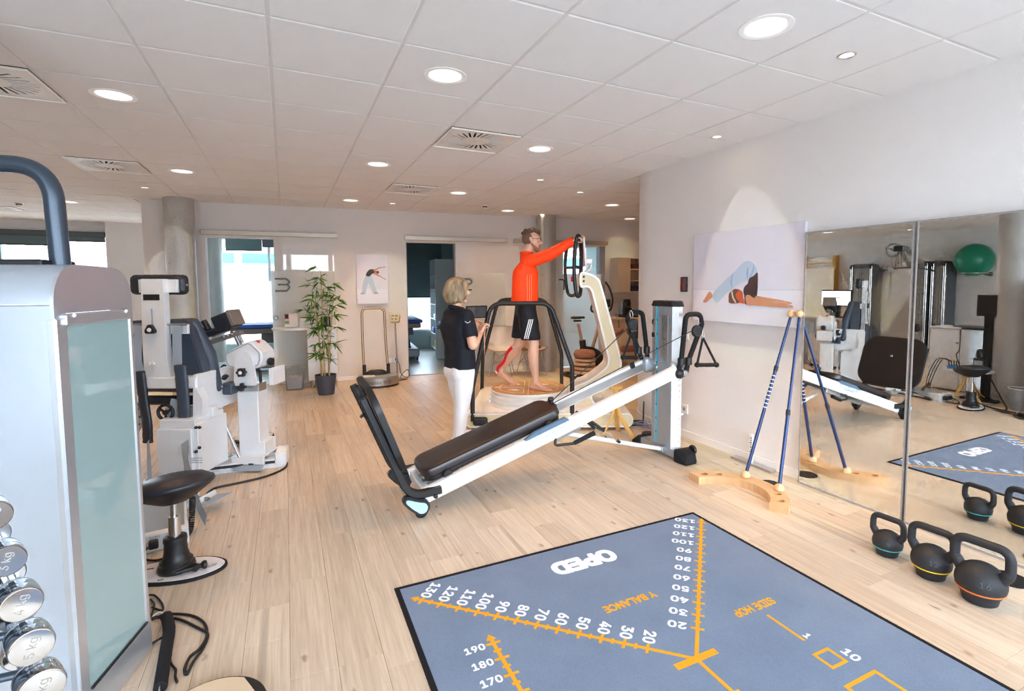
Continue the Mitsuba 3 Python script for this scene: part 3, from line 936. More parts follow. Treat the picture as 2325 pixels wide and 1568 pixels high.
t.p('plug', bfr(tr(lathe([(0, 0), (0.022, 0), (0.02, 0.04), (0, 0.045)], 20), (0.755, 0.31, 0.01))), 'm_black')
P = [bw(0.755, 0.31, 0.055), bw(0.80, 0.22, 0.07), bw(0.82, 0.08, 0.1), bw(0.9, 0.012, 0.16), bw(0.95, 0.05, 0.15), bw(0.93, 0.14, 0.12), bw(0.86, 0.1, 0.14), bw(0.8, 0.012, 0.2), bw(0.9, 0.012, 0.3), bw(0.78, 0.012, 0.38), bw(0.68, 0.02, 0.4)]
one('power_cable', tube(catmull(P, 8), 0.005, 6), 'm_dark', 'black cable curling from the wall socket to the floor by the vibration plate', 'cable', smooth=True)
t = Thing('rubber_balance_cushion', 'grey half-round shadowed back support leaning on the wall behind the vibration plate', 'cushion', loc=bw(0.2, 0, 0.1)) if False else None

# bamboo in a dark pot
rng = np.random.default_rng(11)
mat('m_pot', '3d3f48', 0.55)
mat('m_soil', '3a2f26', 0.95)
mat('m_cane', 'b39a6b', 0.5)
for nm, c in (('m_leaf_a', [0.055, 0.15, 0.02]), ('m_leaf_b', [0.10, 0.22, 0.03]), ('m_leaf_c', [0.02, 0.07, 0.018])):
    scene[nm] = {'type': 'principledthin', 'base_color': {'type': 'rgb', 'value': c}, 'roughness': 0.4, 'diff_trans': 0.5}
po = onz(742, 897)
t = Thing('potted_bamboo', 'tall leafy bamboo with thin canes in a dark grey pot', 'plant', loc=(po[0], po[1] + 0.1, 0))
t.p('pot', lathe([(0, 0.0), (0.105, 0), (0.112, 0.02), (0.142, 0.25), (0.146, 0.285), (0.134, 0.285), (0.128, 0.24), (0, 0.24)], 40), 'm_pot', 40)
t.p('soil', lathe([(0, 0.25), (0.129, 0.245)], 24), 'm_soil')
right = V(G1[0], -G1[1] * 0 + G2[0] * 0, 0)
vx = V(math.cos(-CTH), math.sin(-CTH), 0)   # camera right on the floor
vx = V(G1[0], G2[0], 0)
vy = V(G1[1], G2[1], 0)
canes = []
for i, (x0, y0, x1, y1, h) in enumerate(((-0.06, 0.0, -0.14, 0.03, 1.60), (-0.035, 0.05, -0.06, 0.1, 1.72), (0.0, -0.03, 0.0, -0.06, 1.78), (0.035, 0.03, 0.07, 0.0, 1.55), (0.06, -0.02, 0.13, 0.05, 1.45), (-0.02, -0.05, -0.1, -0.1, 1.35))):
    f0 = lambda x, y, z: vx * x + vy * y + V(0, 0, z)
    P = catmull([f0(x0, y0, 0.22), f0(x0 * 1.0 + (x1 - x0) * 0.2, y0 + (y1 - y0) * 0.2, h * 0.45), f0(x0 + (x1 - x0) * 0.6, y0 + (y1 - y0) * 0.6, h * 0.75), f0(x1, y1, h)], 5)
    canes.append(P)
    t.p('cane', tube(P, np.linspace(0.011, 0.004, len(P)), 8), 'm_cane', True)


def leaf_mesh(L, w):
    xs = np.array([0, 0.12, 0.35, 0.65, 0.88, 1.0])
    ws = np.array([0.12, 0.7, 1.0, 0.75, 0.35, 0.0]) * w
    zs = -0.22 * xs ** 2 * L
    v = [(x * L, s * k, z + abs(s) * 0.25 * k) for x, k, z in zip(xs, ws, zs) for s in (-1, 0, 1)]
    f = []
    for i in range(5):
        for j in range(2):
            a_ = i * 3 + j
            f += [(a_, a_ + 3, a_ + 4), (a_, a_ + 4, a_ + 1)]
    return trimesh.Trimesh(v, f, process=False)


leaves = [mikit.ply(leaf_mesh(L, w), m_, True) for L, w, m_ in ((0.15, 0.011, 'm_leaf_a'), (0.17, 0.012, 'm_leaf_b'), (0.13, 0.010, 'm_leaf_c'), (0.16, 0.011, 'm_leaf_a'))]
nleaf = 0
tufts = []
for P in canes:
    top = P[-1][2]
    for z in np.arange(0.48, top + 0.01, 0.085):
        if rng.random() < (0.45 if z < 0.85 else 0.92):
            i = np.interp(z, P[:, 2], np.arange(len(P)))
            c = np.array([np.interp(i, np.arange(len(P)), P[:, j]) for j in range(3)])
            tufts.append((c, top - z))
rng.shuffle(tufts)
for c, room_ in tufts:
    az = rng.uniform(0, 2 * PI)
    reach = rng.uniform(0.05, 0.2) * (1.0 if room_ > 0.15 else 0.4)
    tip = c + V(math.cos(az) * reach, math.sin(az) * reach, rng.uniform(0.0, 0.1))
    t.p('twig', rod(c, tip, 0.0025, 4), 'm_leaf_b', True)
    for j in range(int(rng.integers(4, 7))):
        if nleaf >= 300:
            break
        a2 = az + rng.normal(0, 0.9)
        pitch = rng.normal(-0.1, 0.45)
        roll = rng.normal(0, 0.6)
        R = trimesh.transformations.euler_matrix(roll, -pitch, a2)
        R[:3, :3] *= rng.uniform(0.75, 1.2)
        R[:3, 3] = tip
        d = leaves[int(rng.integers(0, 4))]
        t.p('leaf', {**d, 'to_world': T(R)}, None)
        nleaf += 1

# pedestal desk with round top, brochures, bin under it
po = bw(-0.52, 0, 0.36)
t = Thing('reception_pedestal', 'white pedestal cabinet with a half-round top behind the bamboo', 'cabinet', loc=bw(-0.42, 0, 0.33), rz=BA - PI / 2)
t.p('body', box(-0.17, 0.25, -0.2, 0.2, 0.12, 0.90, 0.004), 'm_white')
for x in (-0.12, 0.2):
    t.p('leg', rod((x, -0.15, 0), (x, -0.15, 0.12), 0.02), 'm_chrome')
    t.p('leg', rod((x, 0.15, 0), (x, 0.15, 0.12), 0.02), 'm_chrome')
top = unary_union([Point(-0.17, 0).buffer(0.26, quad_segs=20).intersection(sbox(-1, -1, -0.05, 1)), sbox(-0.17, -0.22, 0.26, 0.22)])
top = affinity.scale(top, 1.35, 1.0, origin=(0.26, 0))
t.p('top', prism(top, 0.90, 0.93), 'm_white', 40)
mat('m_acrylic', 'e4e6e6', 0.15, spec=0.6)
mat('m_paper', 'efe6e0', 0.7)
mat('m_paper_pink', 'd9b3b0', 0.7)
mat('m_paper_grey', '7d838c', 0.7)
base = bw(-0.83, 0.93, 0.36)
t = Thing('brochure_holder', 'clear stand of leaflets at the left end of the pedestal top', 'brochure holder', loc=base, rz=BA - PI / 2)
lean = lambda m, x: tr(m, (x, 0, 0), (math.radians(-14), 0, math.radians(8)))
t.p('stand', lean(cat([box(-0.1, 0.1, -0.04, 0.05, 0, 0.006), box(-0.1, 0.1, 0.045, 0.05, 0, 0.17), box(-0.1, 0.1, -0.04, -0.036, 0, 0.05)]), 0.02), 'm_acrylic')
t2 = Thing('leaflet', 'pale printed leaflet upright in the clear stand', 'leaflet', 'leaflets on the pedestal', base, BA - PI / 2)
t2.p('sheet', lean(box(-0.03, 0.09, 0.0, 0.03, 0.008, 0.225), 0.02), 'm_paper')
t2 = Thing('leaflet', 'leaflet with a dark pink and green print at the left of the clear stand', 'leaflet', 'leaflets on the pedestal', base, BA - PI / 2)
t2.p('sheet', lean(box(-0.095, -0.035, 0.0, 0.03, 0.008, 0.215), 0.02), 'm_paper_pink')
t2.p('print', lean(cat([box(-0.09, -0.04, -0.001, 0.0, 0.14, 0.21)]), 0.02), 'm_black_print')
t2.p('print', lean(cat([box(-0.09, -0.04, -0.001, 0.0, 0.06, 0.10)]), 0.02), 'm_green')
t2 = Thing('card_box', 'grey leaflet box in the middle of the pedestal top', 'box', loc=bw(-0.58, 0.93, 0.36), rz=BA - PI / 2)
t2.p('case', cat([box(-0.12, 0.1, -0.05, 0.06, 0, 0.005), box(-0.12, 0.1, -0.05, -0.046, 0, 0.10), box(-0.12, -0.116, -0.05, 0.06, 0, 0.12), box(0.096, 0.1, -0.05, 0.06, 0, 0.12), box(-0.12, 0.1, 0.056, 0.06, 0, 0.15)]), 'm_acrylic')
t2.p('cards', box(-0.11, -0.02, -0.04, 0.05, 0.006, 0.13), 'm_paper')
t2.p('cards', box(-0.01, 0.09, -0.04, 0.05, 0.006, 0.115), 'm_paper_grey')
one('black_phone_rest', tr(rbox(-0.07, 0.07, -0.03, 0.03, 0, 0.16, 0.015), bw(-0.33, 0.93, 0.36), (math.radians(-15), 0, BA - PI / 2)), 'm_black', 'black upright screen on the pedestal behind the bamboo leaves', 'screen')
# mesh waste bin
mat('m_mesh_grey', '9b9da0', 0.45, 0.6)
o = bw(-0.78, 0, 0.5)
t = Thing('waste_bin', 'square wire mesh waste bin under the pedestal top', 'waste bin', loc=o, rz=BA - PI / 2)
wb = lambda z: 0.105 + 0.035 * z / 0.34
ms = []
for i in range(-6, 7):
    for s_ in (-1, 1):
        for ax in (0, 1):
            a0, a1 = [i / 6 * wb(0) * 0.99, s_ * wb(0)], [i / 6 * wb(0.34) * 0.99, s_ * wb(0.34)]
            if ax:
                a0, a1 = a0[::-1], a1[::-1]
            ms.append(rod((*a0, 0.01), (*a1, 0.34), 0.0014, 4))
for z in np.arange(0.015, 0.34, 0.024):
    w = wb(z)
    ms.append(tube([(w, w, z), (-w, w, z), (-w, -w, z), (w, -w, z)], 0.0013, 4, True))
k = t.p('mesh', cat(ms), 'm_mesh_grey', True, kind='stuff')
for z, r0 in ((0.01, 0.006), (0.34, 0.007)):
    w = wb(z)
    t.p('rim', tube([(w, w, z), (-w, w, z), (-w, -w, z), (w, -w, z)], r0, 8, True), 'm_mesh_grey', 40)
mat('m_bag', 'b9bbbd', 0.4)
t.p('liner', hull([(s1 * (wb(z) - 0.012), s2 * (wb(z) - 0.012), z) for s1 in (-1, 1) for s2 in (-1, 1) for z in (0.02, 0.2)]), 'm_bag')

# shell chairs
mat('m_shell_white', 'e3d9cf', 0.5)
mat('m_shell_brown', '9a7868', 0.5)
mat('m_wire', 'b9ada0', 0.3, 0.9)


def shell_chair(u, d, rz, m_, lab):
    p = bw(u, 0, d)
    t = Thing('shell_chair', lab, 'chair', 'moulded shell chairs on wire bases', (p[0], p[1], 0), BA - PI / 2 + rz)
    # shell: swept surface from the front lip over the seat to the top of the back
    prof = catmull([(0, -0.22, 0.445), (0, -0.17, 0.455), (0, 0.0, 0.425), (0, 0.15, 0.44), (0, 0.205, 0.53), (0, 0.235, 0.68), (0, 0.265, 0.82), (0, 0.268, 0.835)], 4)
    wid = np.interp(np.linspace(0, 1, len(prof)), [0, 0.1, 0.35, 0.6, 0.8, 0.93, 1.0], [0.19, 0.225, 0.235, 0.235, 0.215, 0.17, 0.10])
    m_n = 11
    v, f = [], []
    for (x, y, z), w in zip(prof, wid):
        for s_ in np.linspace(-1, 1, m_n):
            v.append((s_ * w, y - 0.055 * s_ * s_ * (1 if z > 0.5 else 0.2), z + (0.05 * s_ ** 4 if z < 0.55 else 0.0)))
    for i in range(len(prof) - 1):
        for j in range(m_n - 1):
            a_ = i * m_n + j
            f += [(a_, a_ + 1, a_ + m_n + 1), (a_, a_ + m_n + 1, a_ + m_n)]
    sh = trimesh.Trimesh(v, f, process=False)
    sh2 = sh.copy()
    sh2.vertices = sh2.vertices - 0.008 * sh.vertex_normals
    sh2.invert()
    t.p('shell', cat([sh, sh2]), m_, 60)
    feet = [(-0.2, -0.21), (0.2, -0.21), (0.2, 0.2), (-0.2, 0.2)]
    tops = [(-0.12, -0.11), (0.12, -0.11), (0.12, 0.11), (-0.12, 0.11)]
    for i in range(4):
        t.p('leg', rod((*tops[i], 0.42), (*feet[i], 0.005), 0.006), 'm_wire', True)
        t.p('foot', ball(0.012, (*feet[i], 0.012), 2), 'm_shell_white', True)
    st_ = []
    for i in range(4):
        j = (i + 1) % 4
        mid = [(feet[i][0] + feet[j][0]) / 2 * 0.62, (feet[i][1] + feet[j][1]) / 2 * 0.62]
        for a_ in (i, j):
            b_ = [tops[a_][k] + (feet[a_][k] - tops[a_][k]) * 0.55 for k in (0, 1)]
            st_.append(rod((*tops[i if a_ == j else j], 0.42), (*b_, 0.19), 0.004, 6))
            st_.append(rod((*b_, 0.19), (0, 0, 0.24), 0.004, 6))
    t.p('wire_brace', cat(st_), 'm_wire', True)
    return t


shell_chair(2.50, 0.42, -0.4, 'm_shell_white', 'white moulded shell chair on wire legs beside the woman')
shell_chair(3.01, 0.56, 0.1, 'm_shell_brown', 'brown moulded shell chair behind the man')
one('dark_pouch', tr(rbox(-0.1, 0.1, -0.05, 0.05, 0, 0.05, 0.02), bw(3.05, 0.462, 0.62)), 'm_black', 'small dark pouch lying on the brown chair seat', 'pouch')

# kitchenette: wall cabinet with pigeonholes, counter, coffee machine
mat('m_cream', 'dcc8b0', 0.6)
a, b = onb(1404, 584, 0.32), onb(1452, 663, 0.32)
t = Thing('wall_cabinet', 'small cream wall cabinet with three open pigeonholes at the right', 'cabinet', loc=bw(0, 0, 0), rz=BA - PI / 2)
cu0, cu1, cz0, cz1 = a[0], a[0] + 1.0, b[1], a[1]
def bl(u0, u1, z0, z1, d0, d1, c=0):    # local box of a thing standing at the back wall's origin
    return box(u0, u1, -d1, -d0, z0, z1, c)
t.p('closed_side', bl(cu0, cu0 + 0.27, cz0, cz1, 0, 0.32, 0.003), 'm_cream')
ow = (cu0 + 0.27, cu0 + 0.27 + 0.27)
t.p('frame', cat([bl(ow[0], ow[1], cz0, cz0 + 0.02, 0, 0.32), bl(ow[0], ow[1], cz1 - 0.02, cz1, 0, 0.32), bl(ow[1], ow[1] + 0.02, cz0, cz1, 0, 0.32), bl(ow[0], ow[1], cz0, cz1, 0, 0.01)]), 'm_cream')
for k in (1, 2):
    z = cz0 + (cz1 - cz0) * k / 3
    t.p('shelf', bl(ow[0], ow[1], z - 0.01, z + 0.01, 0.01, 0.31), 'm_cream')
mat('m_brown_cloth', '6a3320', 0.8)
mat('m_navy', '1c2250', 0.8)
hz = (cz1 - cz0) / 3
one('folded_towel', frame(rbox(ow[0] + 0.03, ow[1] - 0.03, -0.3, -0.1, cz0 + 2 * hz + 0.01, cz0 + 2 * hz + 0.1, 0.02), BN * BC, BT, BN, V(0, 0, 1)), 'm_brown_cloth', 'folded brown towel in the top pigeonhole', 'towel')
one('folded_towel', frame(rbox(ow[0] + 0.03, ow[1] - 0.03, -0.3, -0.1, cz0 + 0.02, cz0 + 0.12, 0.02), BN * BC, BT, BN, V(0, 0, 1)), 'm_navy', 'folded navy towel in the bottom pigeonhole', 'towel')
cz = onb(1400, 722, 0.6)[1]
t = Thing('kitchen_counter', 'cream kitchen counter under the wall cabinet at the right', 'kitchen counter', loc=bw(0, 0, 0), rz=BA - PI / 2)
cu = onb(1390, 760, 0.6)[0]
t.p('worktop', bl(cu - 0.02, cu + 1.7, cz - 0.03, cz, 0, 0.62, 0.003), 'm_cream')
t.p('cabinet_front', bl(cu, cu + 0.3, 0.1, cz - 0.03, 0, 0.58, 0.003), 'm_cream')
t.p('cabinet_front', bl(cu + 0.305, cu + 1.68, 0.1, cz - 0.03, 0, 0.58, 0.003), 'm_cream')
t.p('plinth', bl(cu + 0.02, cu + 1.68, 0, 0.1, 0, 0.52), 'm_alu_warm')
cm = onb(1421, 715, 0.42)
t = Thing('coffee_machine', 'black and silver coffee machine on the kitchen counter', 'coffee machine', loc=bw(cm[0], cz, 0.4), rz=BA - PI / 2)
t.p('drip_tray', box(-0.1, 0.1, -0.14, 0.1, 0, 0.05, 0.01), 'm_black')
t.p('housing', box(-0.085, 0.085, -0.02, 0.12, 0.05, 0.30, 0.01), 'm_alu')
t.p('brew_head', rbox(-0.06, 0.06, -0.12, 0.0, 0.2, 0.32, 0.03), 'm_black')
t.p('water_tank', box(-0.085, 0.085, -0.1, -0.02, 0.05, 0.19, 0.01), 'm_black')
t.p('lid', tr(lathe([(0, 0), (0.075, 0), (0.07, 0.02), (0, 0.03)], 24), (0, -0.05, 0.32)), 'm_black')
one('cutting_board', frame(prism(rrect(cm[0] + 0.13, cm[0] + 0.23, cz, cz + 0.28, 0.04), 0.0, 0.02), BN * (BC - 0.02), BT, V(0, 0, 1), -BN), 'm_cream', 'small upright wooden board beside the coffee machine', 'board')
t = Thing('tray', 'dark tray with glasses on the counter right of the coffee machine', 'tray', loc=bw(cm[0] + 0.28, cz, 0.4), rz=BA - PI / 2)
t.p('tray_base', box(-0.14, 0.16, -0.14, 0.14, 0, 0.035, 0.005), 'm_black')
P = [bw(cm[0] - 0.1, cz + 0.03, 0.35), bw(cm[0] - 0.22, cz + 0.06, 0.4), bw(cm[0] - 0.27, cz - 0.06, 0.63), bw(cm[0] - 0.27, cz - 0.3, 0.64), bw(cm[0] - 0.26, cz - 0.5, 0.64)]
one('appliance_cord', tube(catmull(P, 8), 0.005, 6), 'm_dark', 'thin cord hanging from the coffee machine over the counter edge', 'cable', smooth=True)

# exercise bike behind door 1
mat('m_bike', 'b08f78', 0.4, 0.3)
mat('m_brown_soft', '8a5c4a', 0.6)
dB = 1.0
def bp(px, py, d=dB):
    u, z = onb(px, py, d)
    return bw(u, z, d)
t = Thing('exercise_bike', 'bronze exercise bike with dark saddle in front of door 1', 'exercise bike')
t.p('seat_post', tube([bp(1322, 780), bp(1313, 735)], 0.024, 12), 'm_bike', 40)
sc = bp(1311, 722)
sm = hull(np.vstack([_ico * V(0.055, 0.09, 0.025) + V(0.06, 0, 0.0), _ico * V(0.03, 0.03, 0.02) + V(-0.11, 0, 0.0)]))
t.p('saddle', frame(sm, sc + V(0, 0, 0.01), -BT, -BN, V(0, 0, 1)), 'm_black', 50)
t.p('saddle_clamp', frame(box(-0.07, 0.07, -0.02, 0.02, -0.06, -0.03, 0.005), sc, BT, -BN, V(0, 0, 1)), 'm_dark')
t.p('frame_post', tube([bp(1322, 800), bp(1345, 790), bp(1358, 745), bp(1372, 690)], 0.03, 12), 'm_bike', 40)
t.p('drive_housing', frame(prism(blob([(-0.17, 0.12), (0.0, 0.2), (0.2, 0.1), (0.28, -0.1), (0.05, -0.16), (-0.2, -0.1)]), -0.07, 0.07), bp(1336, 812), BT, V(0, 0, 1), -BN), 'm_dark', 40)
t.p('seat_sleeve', tube([bp(1326, 802), bp(1322, 772)], 0.055, 12), 'm_dark', 40)
hb = [bp(1375, 640, dB), bp(1384, 655, dB - 0.02), bp(1391, 680, dB + 0.02), bp(1386, 703, dB + 0.05), bp(1374, 706, dB + 0.1)]
t.p('handlebar', tube(catmull(hb, 5), 0.016, 10), 'm_black', 50)
t.p('console', frame(rbox(-0.09, 0.09, -0.03, 0.03, -0.07, 0.07, 0.02), bp(1375, 688), BT, -BN, V(0, 0, 1)), 'm_dark')
hb = [bp(1345, 690, dB + 0.25), bp(1342, 702, dB + 0.27), bp(1349, 708, dB + 0.27), bp(1372, 704, dB + 0.15)]
t.p('handlebar', tube(catmull(hb, 5), 0.016, 10), 'm_black', 50)
ft = bp(1325, 846)
for s_ in (-0.3, 0.42):
    t.p('foot_bar', frame(rbox(-0.03, 0.03, -0.25, 0.25, 0, 0.05, 0.02), V(0, 0, 0) + (ft - V(0, 0, ft[2])) + BT * s_, BT, -BN, V(0, 0, 1)), 'm_dark')
t.p('floor_beam', frame(rbox(-0.35, 0.45, -0.04, 0.04, 0.03, 0.09, 0.02), ft - V(0, 0, ft[2]), BT, -BN, V(0, 0, 1)), 'm_dark')
for s_ in (-1, 1):
    t.p('pedal', frame(rbox(-0.05, 0.05, -0.04, 0.04, -0.012, 0.012, 0.01), bp(1347, 828) - BN * 0.13 * s_, BT, -BN, V(0, 0, 1)), 'm_black')

# balance trainer with layered wooden rings and soft top (wooden sitting disc)
mat('m_ply_wood', 'c8a684', 0.5)
d2 = 1.55
bc = onb(1327, 838, d2)
o = bw(bc[0], 0, d2)
zz = lambda py: onb(1327, py, d2)[1]
t = Thing('wobble_stool', 'layered wooden wobble seat with brown cushion in front of the bike', 'stool', 'brown cushioned wooden wobble seats', loc=o)
zt = zz(793)
t.p('cushion', lathe([(0, zt - 0.13), (0.15, zt - 0.13), (0.175, zt - 0.1), (0.178, zt - 0.06), (0.15, zt - 0.015), (0.08, zt), (0, zt + 0.002)], 36), 'm_brown_soft', 60)
for i in range(4):
    z = zt - 0.14 - 0.066 * i
    t.p('wooden_ring', tr(lathe([(0, -0.045), (0.16 + 0.012 * i, -0.045), (0.175 + 0.012 * i, -0.03), (0.172 + 0.012 * i, 0.0), (0, 0.0)], 36), (0.01 * (-1) ** i, 0, z), (0.03 * (-1) ** i, 0.02, 0)), 'm_ply_wood', 40)
t.p('base_plate', lathe([(0, 0), (0.2, 0), (0.2, 0.03), (0.1, max(0.05, zt - 0.40)), (0, max(0.05, zt - 0.40))], 36), 'm_dark', 40)
# ---------------------------------------------------------------- balance platform (sight-aligned frame: a to the right, b away, z up)
VX, VY = V(G1[0], G2[0], 0), V(G1[1], G2[1], 0)
CAMF = np.eye(4)
CAMF[:3, 0], CAMF[:3, 1] = VX, VY
c2 = lambda px, py, d: V((ray(px, py) * d) @ VX, CH + ray(px, py)[2] * d)        # (a, z) at depth d
mat('m_veneer', 'd9cba6', 0.45, spec=0.4)
mat('m_gloss_white', 'f3f0ec', 0.25, spec=0.5)


def wood_tex(p, n, uv):
    g = fbm(p.x * 18 + p.z * 3, p.y * 18, p.z * 2.5, 3)
    s_ = 0.5 + 0.5 * dr.sin((p.x + p.y) * 160 + 7 * noise(p.x * 5, p.y * 5, p.z * 5))
    return mix((0.50, 0.275, 0.125), (0.66, 0.40, 0.205), g * 0.7 + 0.3 * s_)


mat('m_oak', proc(wood_tex), 0.4, spec=0.4)
mat('m_disc_wood', 'c08a50', 0.4)
mat('m_ink_white', 'f1e7da', 0.5)
pf = Thing('balance_platform', 'white and pale wood motion platform with handrails that the man stands on', 'training platform', M=CAMF)


def azp(pts, d0, d1, c=0.0):
    """Outline in the (a, z) plane made solid between depths d0 and d1."""
    return frame(prism(pts, d0, d1, c), (0, 0, 0), V(1, 0, 0), V(0, 0, 1), V(0, 1, 0)) if False else flipfix(frame(prism(pts, d0, d1, c), (0, 0, 0), V(1, 0, 0), V(0, 0, 1), V(0, 1, 0)))


def flipfix(m):
    m.invert()
    return m


def inset(poly, d):
    q = Polygon(poly).buffer(0).buffer(-d, quad_segs=4)
    return q


# base: deck with a veneer front
base_o = rrect(-0.80, 1.02, 0.03, 0.185, 0.07)
pf.p('deck', box(-0.74, 0.80, 5.53, 6.92, 0.13, 0.186, 0.006), 'm_gloss_white', label='white deck')
pf.p('base_rim', azp(base_o.difference(rrect(-0.785, 1.005, 0.045, 0.17, 0.058)), 5.47, 5.50), 'm_gloss_white', 40)
pf.p('base_side', azp(rrect(-0.785, 1.005, 0.045, 0.17, 0.058), 5.478, 5.52), 'm_veneer', 40, 'pale wood veneer side')
pf.p('base_body', azp(base_o, 5.505, 6.95), 'm_gloss_white', 40)
for a_, b_ in ((-0.55, 5.65), (0.8, 5.65), (-0.55, 6.8), (0.8, 6.8)):
    pf.p('foot', tr(lathe([(0, 0), (0.05, 0), (0.05, 0.035), (0, 0.035)], 16), (a_, b_, 0)), 'm_dark')
for b_, a_ in ((5.49, -0.69), (6.9, -0.70)):
    pf.p('clamp', tr(rbox(-0.02, 0.14, -0.03, 0.02, 0.055, 0.15, 0.03), (a_, b_ - 0.02, 0.0)), 'm_black')
nm = text('HUBER 360', 0.026, 0.001)
pf.p('lettering', frame(nm, V(-0.30, 5.4775, 0.105), V(1, 0, 0), V(0, 0, 1), V(0, -1, 0)), 'm_ink_white', False, 'white lettering')
# handrails, each a bent black tube
for b_, (f0, k0, t0, t1, k1, f1) in ((5.49, (1073, 1072.5, 1112, 1248, 1300, 1300)), (6.9, (1094, 1096, 1131, 1236, 1276, 1276))):
    A = lambda px, py: c2(px, py, b_)[0]
    if b_ < 6:
        P = [(A(1073, 950), b_, 0.10), (A(1073, 886), b_, 0.46), (A(1110, 700), b_, 1.30), (A(1120, 688), b_, 1.37), (A(1246, 688), b_, 1.37), (A(1255, 700), b_, 1.30), (A(1299, 832), b_, 0.70), (A(1299, 940), b_, 0.16)]
        P = [P[0], P[1], (A(1114, 686), b_, 1.37), (A(1249, 686), b_, 1.37), P[6], P[7]]
    else:
        P = [(A(1094, 890), b_, 0.10), (A(1096, 812), b_, 0.58), (A(1131, 680), b_, 1.375), (A(1240, 680), b_, 1.375), (A(1275, 800), b_, 0.64), (A(1275, 872), b_, 0.18)]
    pf.p('handrail', tube(fillet(P, [0, 0.15, 0.16, 0.16, 0.15, 0], 8), 0.0235, 16), 'm_black', 50)
# rubber bellows and the standing disc
DC, DZ, DR = V(-0.118, 6.04), 0.36, 0.445
prof = [(0, 0.18), (0.47, 0.18)]
for i in range(3):
    z = 0.19 + 0.052 * i
    prof += [(0.475 - 0.01 * i, z), (0.475 - 0.01 * i, z + 0.012), (0.445 - 0.01 * i, z + 0.03), (0.448 - 0.01 * i, z + 0.042)]
prof += [(DR, 0.342), (0, 0.342)]
pf.p('bellows', tr(lathe(prof, 64), (*DC, 0)), 'm_gloss_white', 60)
pf.p('disc_edge', tr(lathe([(0, 0.335), (DR + 0.005, 0.335), (DR + 0.008, 0.345), (DR + 0.004, 0.356), (0, 0.356)], 64), (*DC, 0)), 'm_gloss_white', 40)
pf.p('disc', tr(lathe([(0, 0.35), (DR - 0.004, 0.35), (DR - 0.006, 0.36), (0, 0.36)], 64), (*DC, 0)), 'm_disc_wood', 30, 'wooden standing disc')
ink = [sbox(-DR + 0.01, -0.003, DR - 0.01, 0.003), sbox(-0.003, -DR + 0.01, 0.003, DR - 0.01)]
for sx in (-1, 1):
    for sy in (-1, 1):
        P_ = Point(0, 0).buffer(0.36, quad_segs=20).difference(Point(0, 0).buffer(0.0)).intersection(sbox(min(0.05 * sx, sx), min(0.06 * sy, sy), max(0.05 * sx, sx), max(0.06 * sy, sy)))
        P_ = P_.buffer(-0.02).buffer(0.02)
        ink.append(P_.difference(P_.buffer(-0.007)))
        ink.append(affinity.scale(Point(sx * 0.17, sy * 0.17).buffer(0.05), 1.3, 0.85).difference(sbox(sx * 0.2 - 0.02, sy * 0.2 - 0.02, sx * 0.2 + 0.02, sy * 0.2 + 0.02)))
ink.append(sbox(-0.40, -0.02, -0.33, 0.02))
k = ext_(unary_union(ink).intersection(Point(0, 0).buffer(DR - 0.008)), DZ, 0.001)
pf.p('disc_print', tr(k, (*DC, 0)), 'm_ink_white', False, 'white printed foot marks')
# S-shaped arm: wide white ribbon with veneer sides
dA = 5.9
qa = lambda px, py: tuple(c2(px, py, dA))
outer = [(1318, 619), (1338, 620), (1357, 630), (1367, 650), (1392, 742), (1408, 803), (1412, 830), (1404, 850), (1385, 866), (1350, 892), (1345, 905), (1362, 925), (1400, 938), (1424, 962), (1400, 968), (1300, 966), (1270, 960), (1262, 945), (1266, 930), (1300, 880), (1330, 866), (1352, 852), (1376, 832), (1380, 815), (1377, 800), (1349, 684), (1342, 660), (1334, 652), (1318, 651)]
O_ = catmull([(*qa(*p), 0) for p in outer], 4, True)[:, :2]
AP = Polygon(O_).buffer(0)
pf.p('arm', azp(AP, dA + 0.008, dA + 0.40), 'm_gloss_white', 60, 'white bent arm')
AI = AP.buffer(-0.022)
pf.p('arm_rim', azp(AP.difference(AI), dA, dA + 0.01), 'm_gloss_white', 60)
pf.p('arm_side', azp(AI, dA + 0.003, dA + 0.012), 'm_veneer', 60, 'pale wood veneer side')
# screen seen edge on, on a curved neck
s0, s1 = c2(1327, 600, 6.1), c2(1322, 540, 6.1)
pf.p('screen', frame(rbox(-0.014, 0.014, -0.2, 0.2, 0, 0.32, 0.012), V(s0[0], 6.1, s0[1] - 0.02), V(1, 0, 0.09), V(0, 1, 0), V(-0.09, 0, 1)), 'm_gloss_white', 40, 'white touch screen')
pf.p('screen_neck', tube(fillet([(s0[0] + 0.0, 6.1, s0[1] + 0.04), (s0[0] + 0.085, 6.1, s0[1] + 0.035), (s0[0] + 0.075, 6.1, s0[1] - 0.04), (s0[0] - 0.0, 6.1, c2(1327, 621, 6.1)[1])], 0.035), 0.022, 12), 'm_gloss_white', 40)
pf.p('screen_mount', rbox(s0[0] + 0.0, s0[0] + 0.09, 6.02, 6.18, s0[1] + 0.0, s0[1] + 0.07, 0.015), 'm_gloss_white', 40)
pf.p('stop_button', tr(lathe([(0, 0), (0.03, 0), (0.03, 0.03), (0.02, 0.035), (0, 0.035)], 20), (c2(1303, 633, 5.95)[0], 5.95, c2(1303, 633, 5.95)[1]), (0, -PI / 2, 0)), 'm_red', 40, 'red stop button')
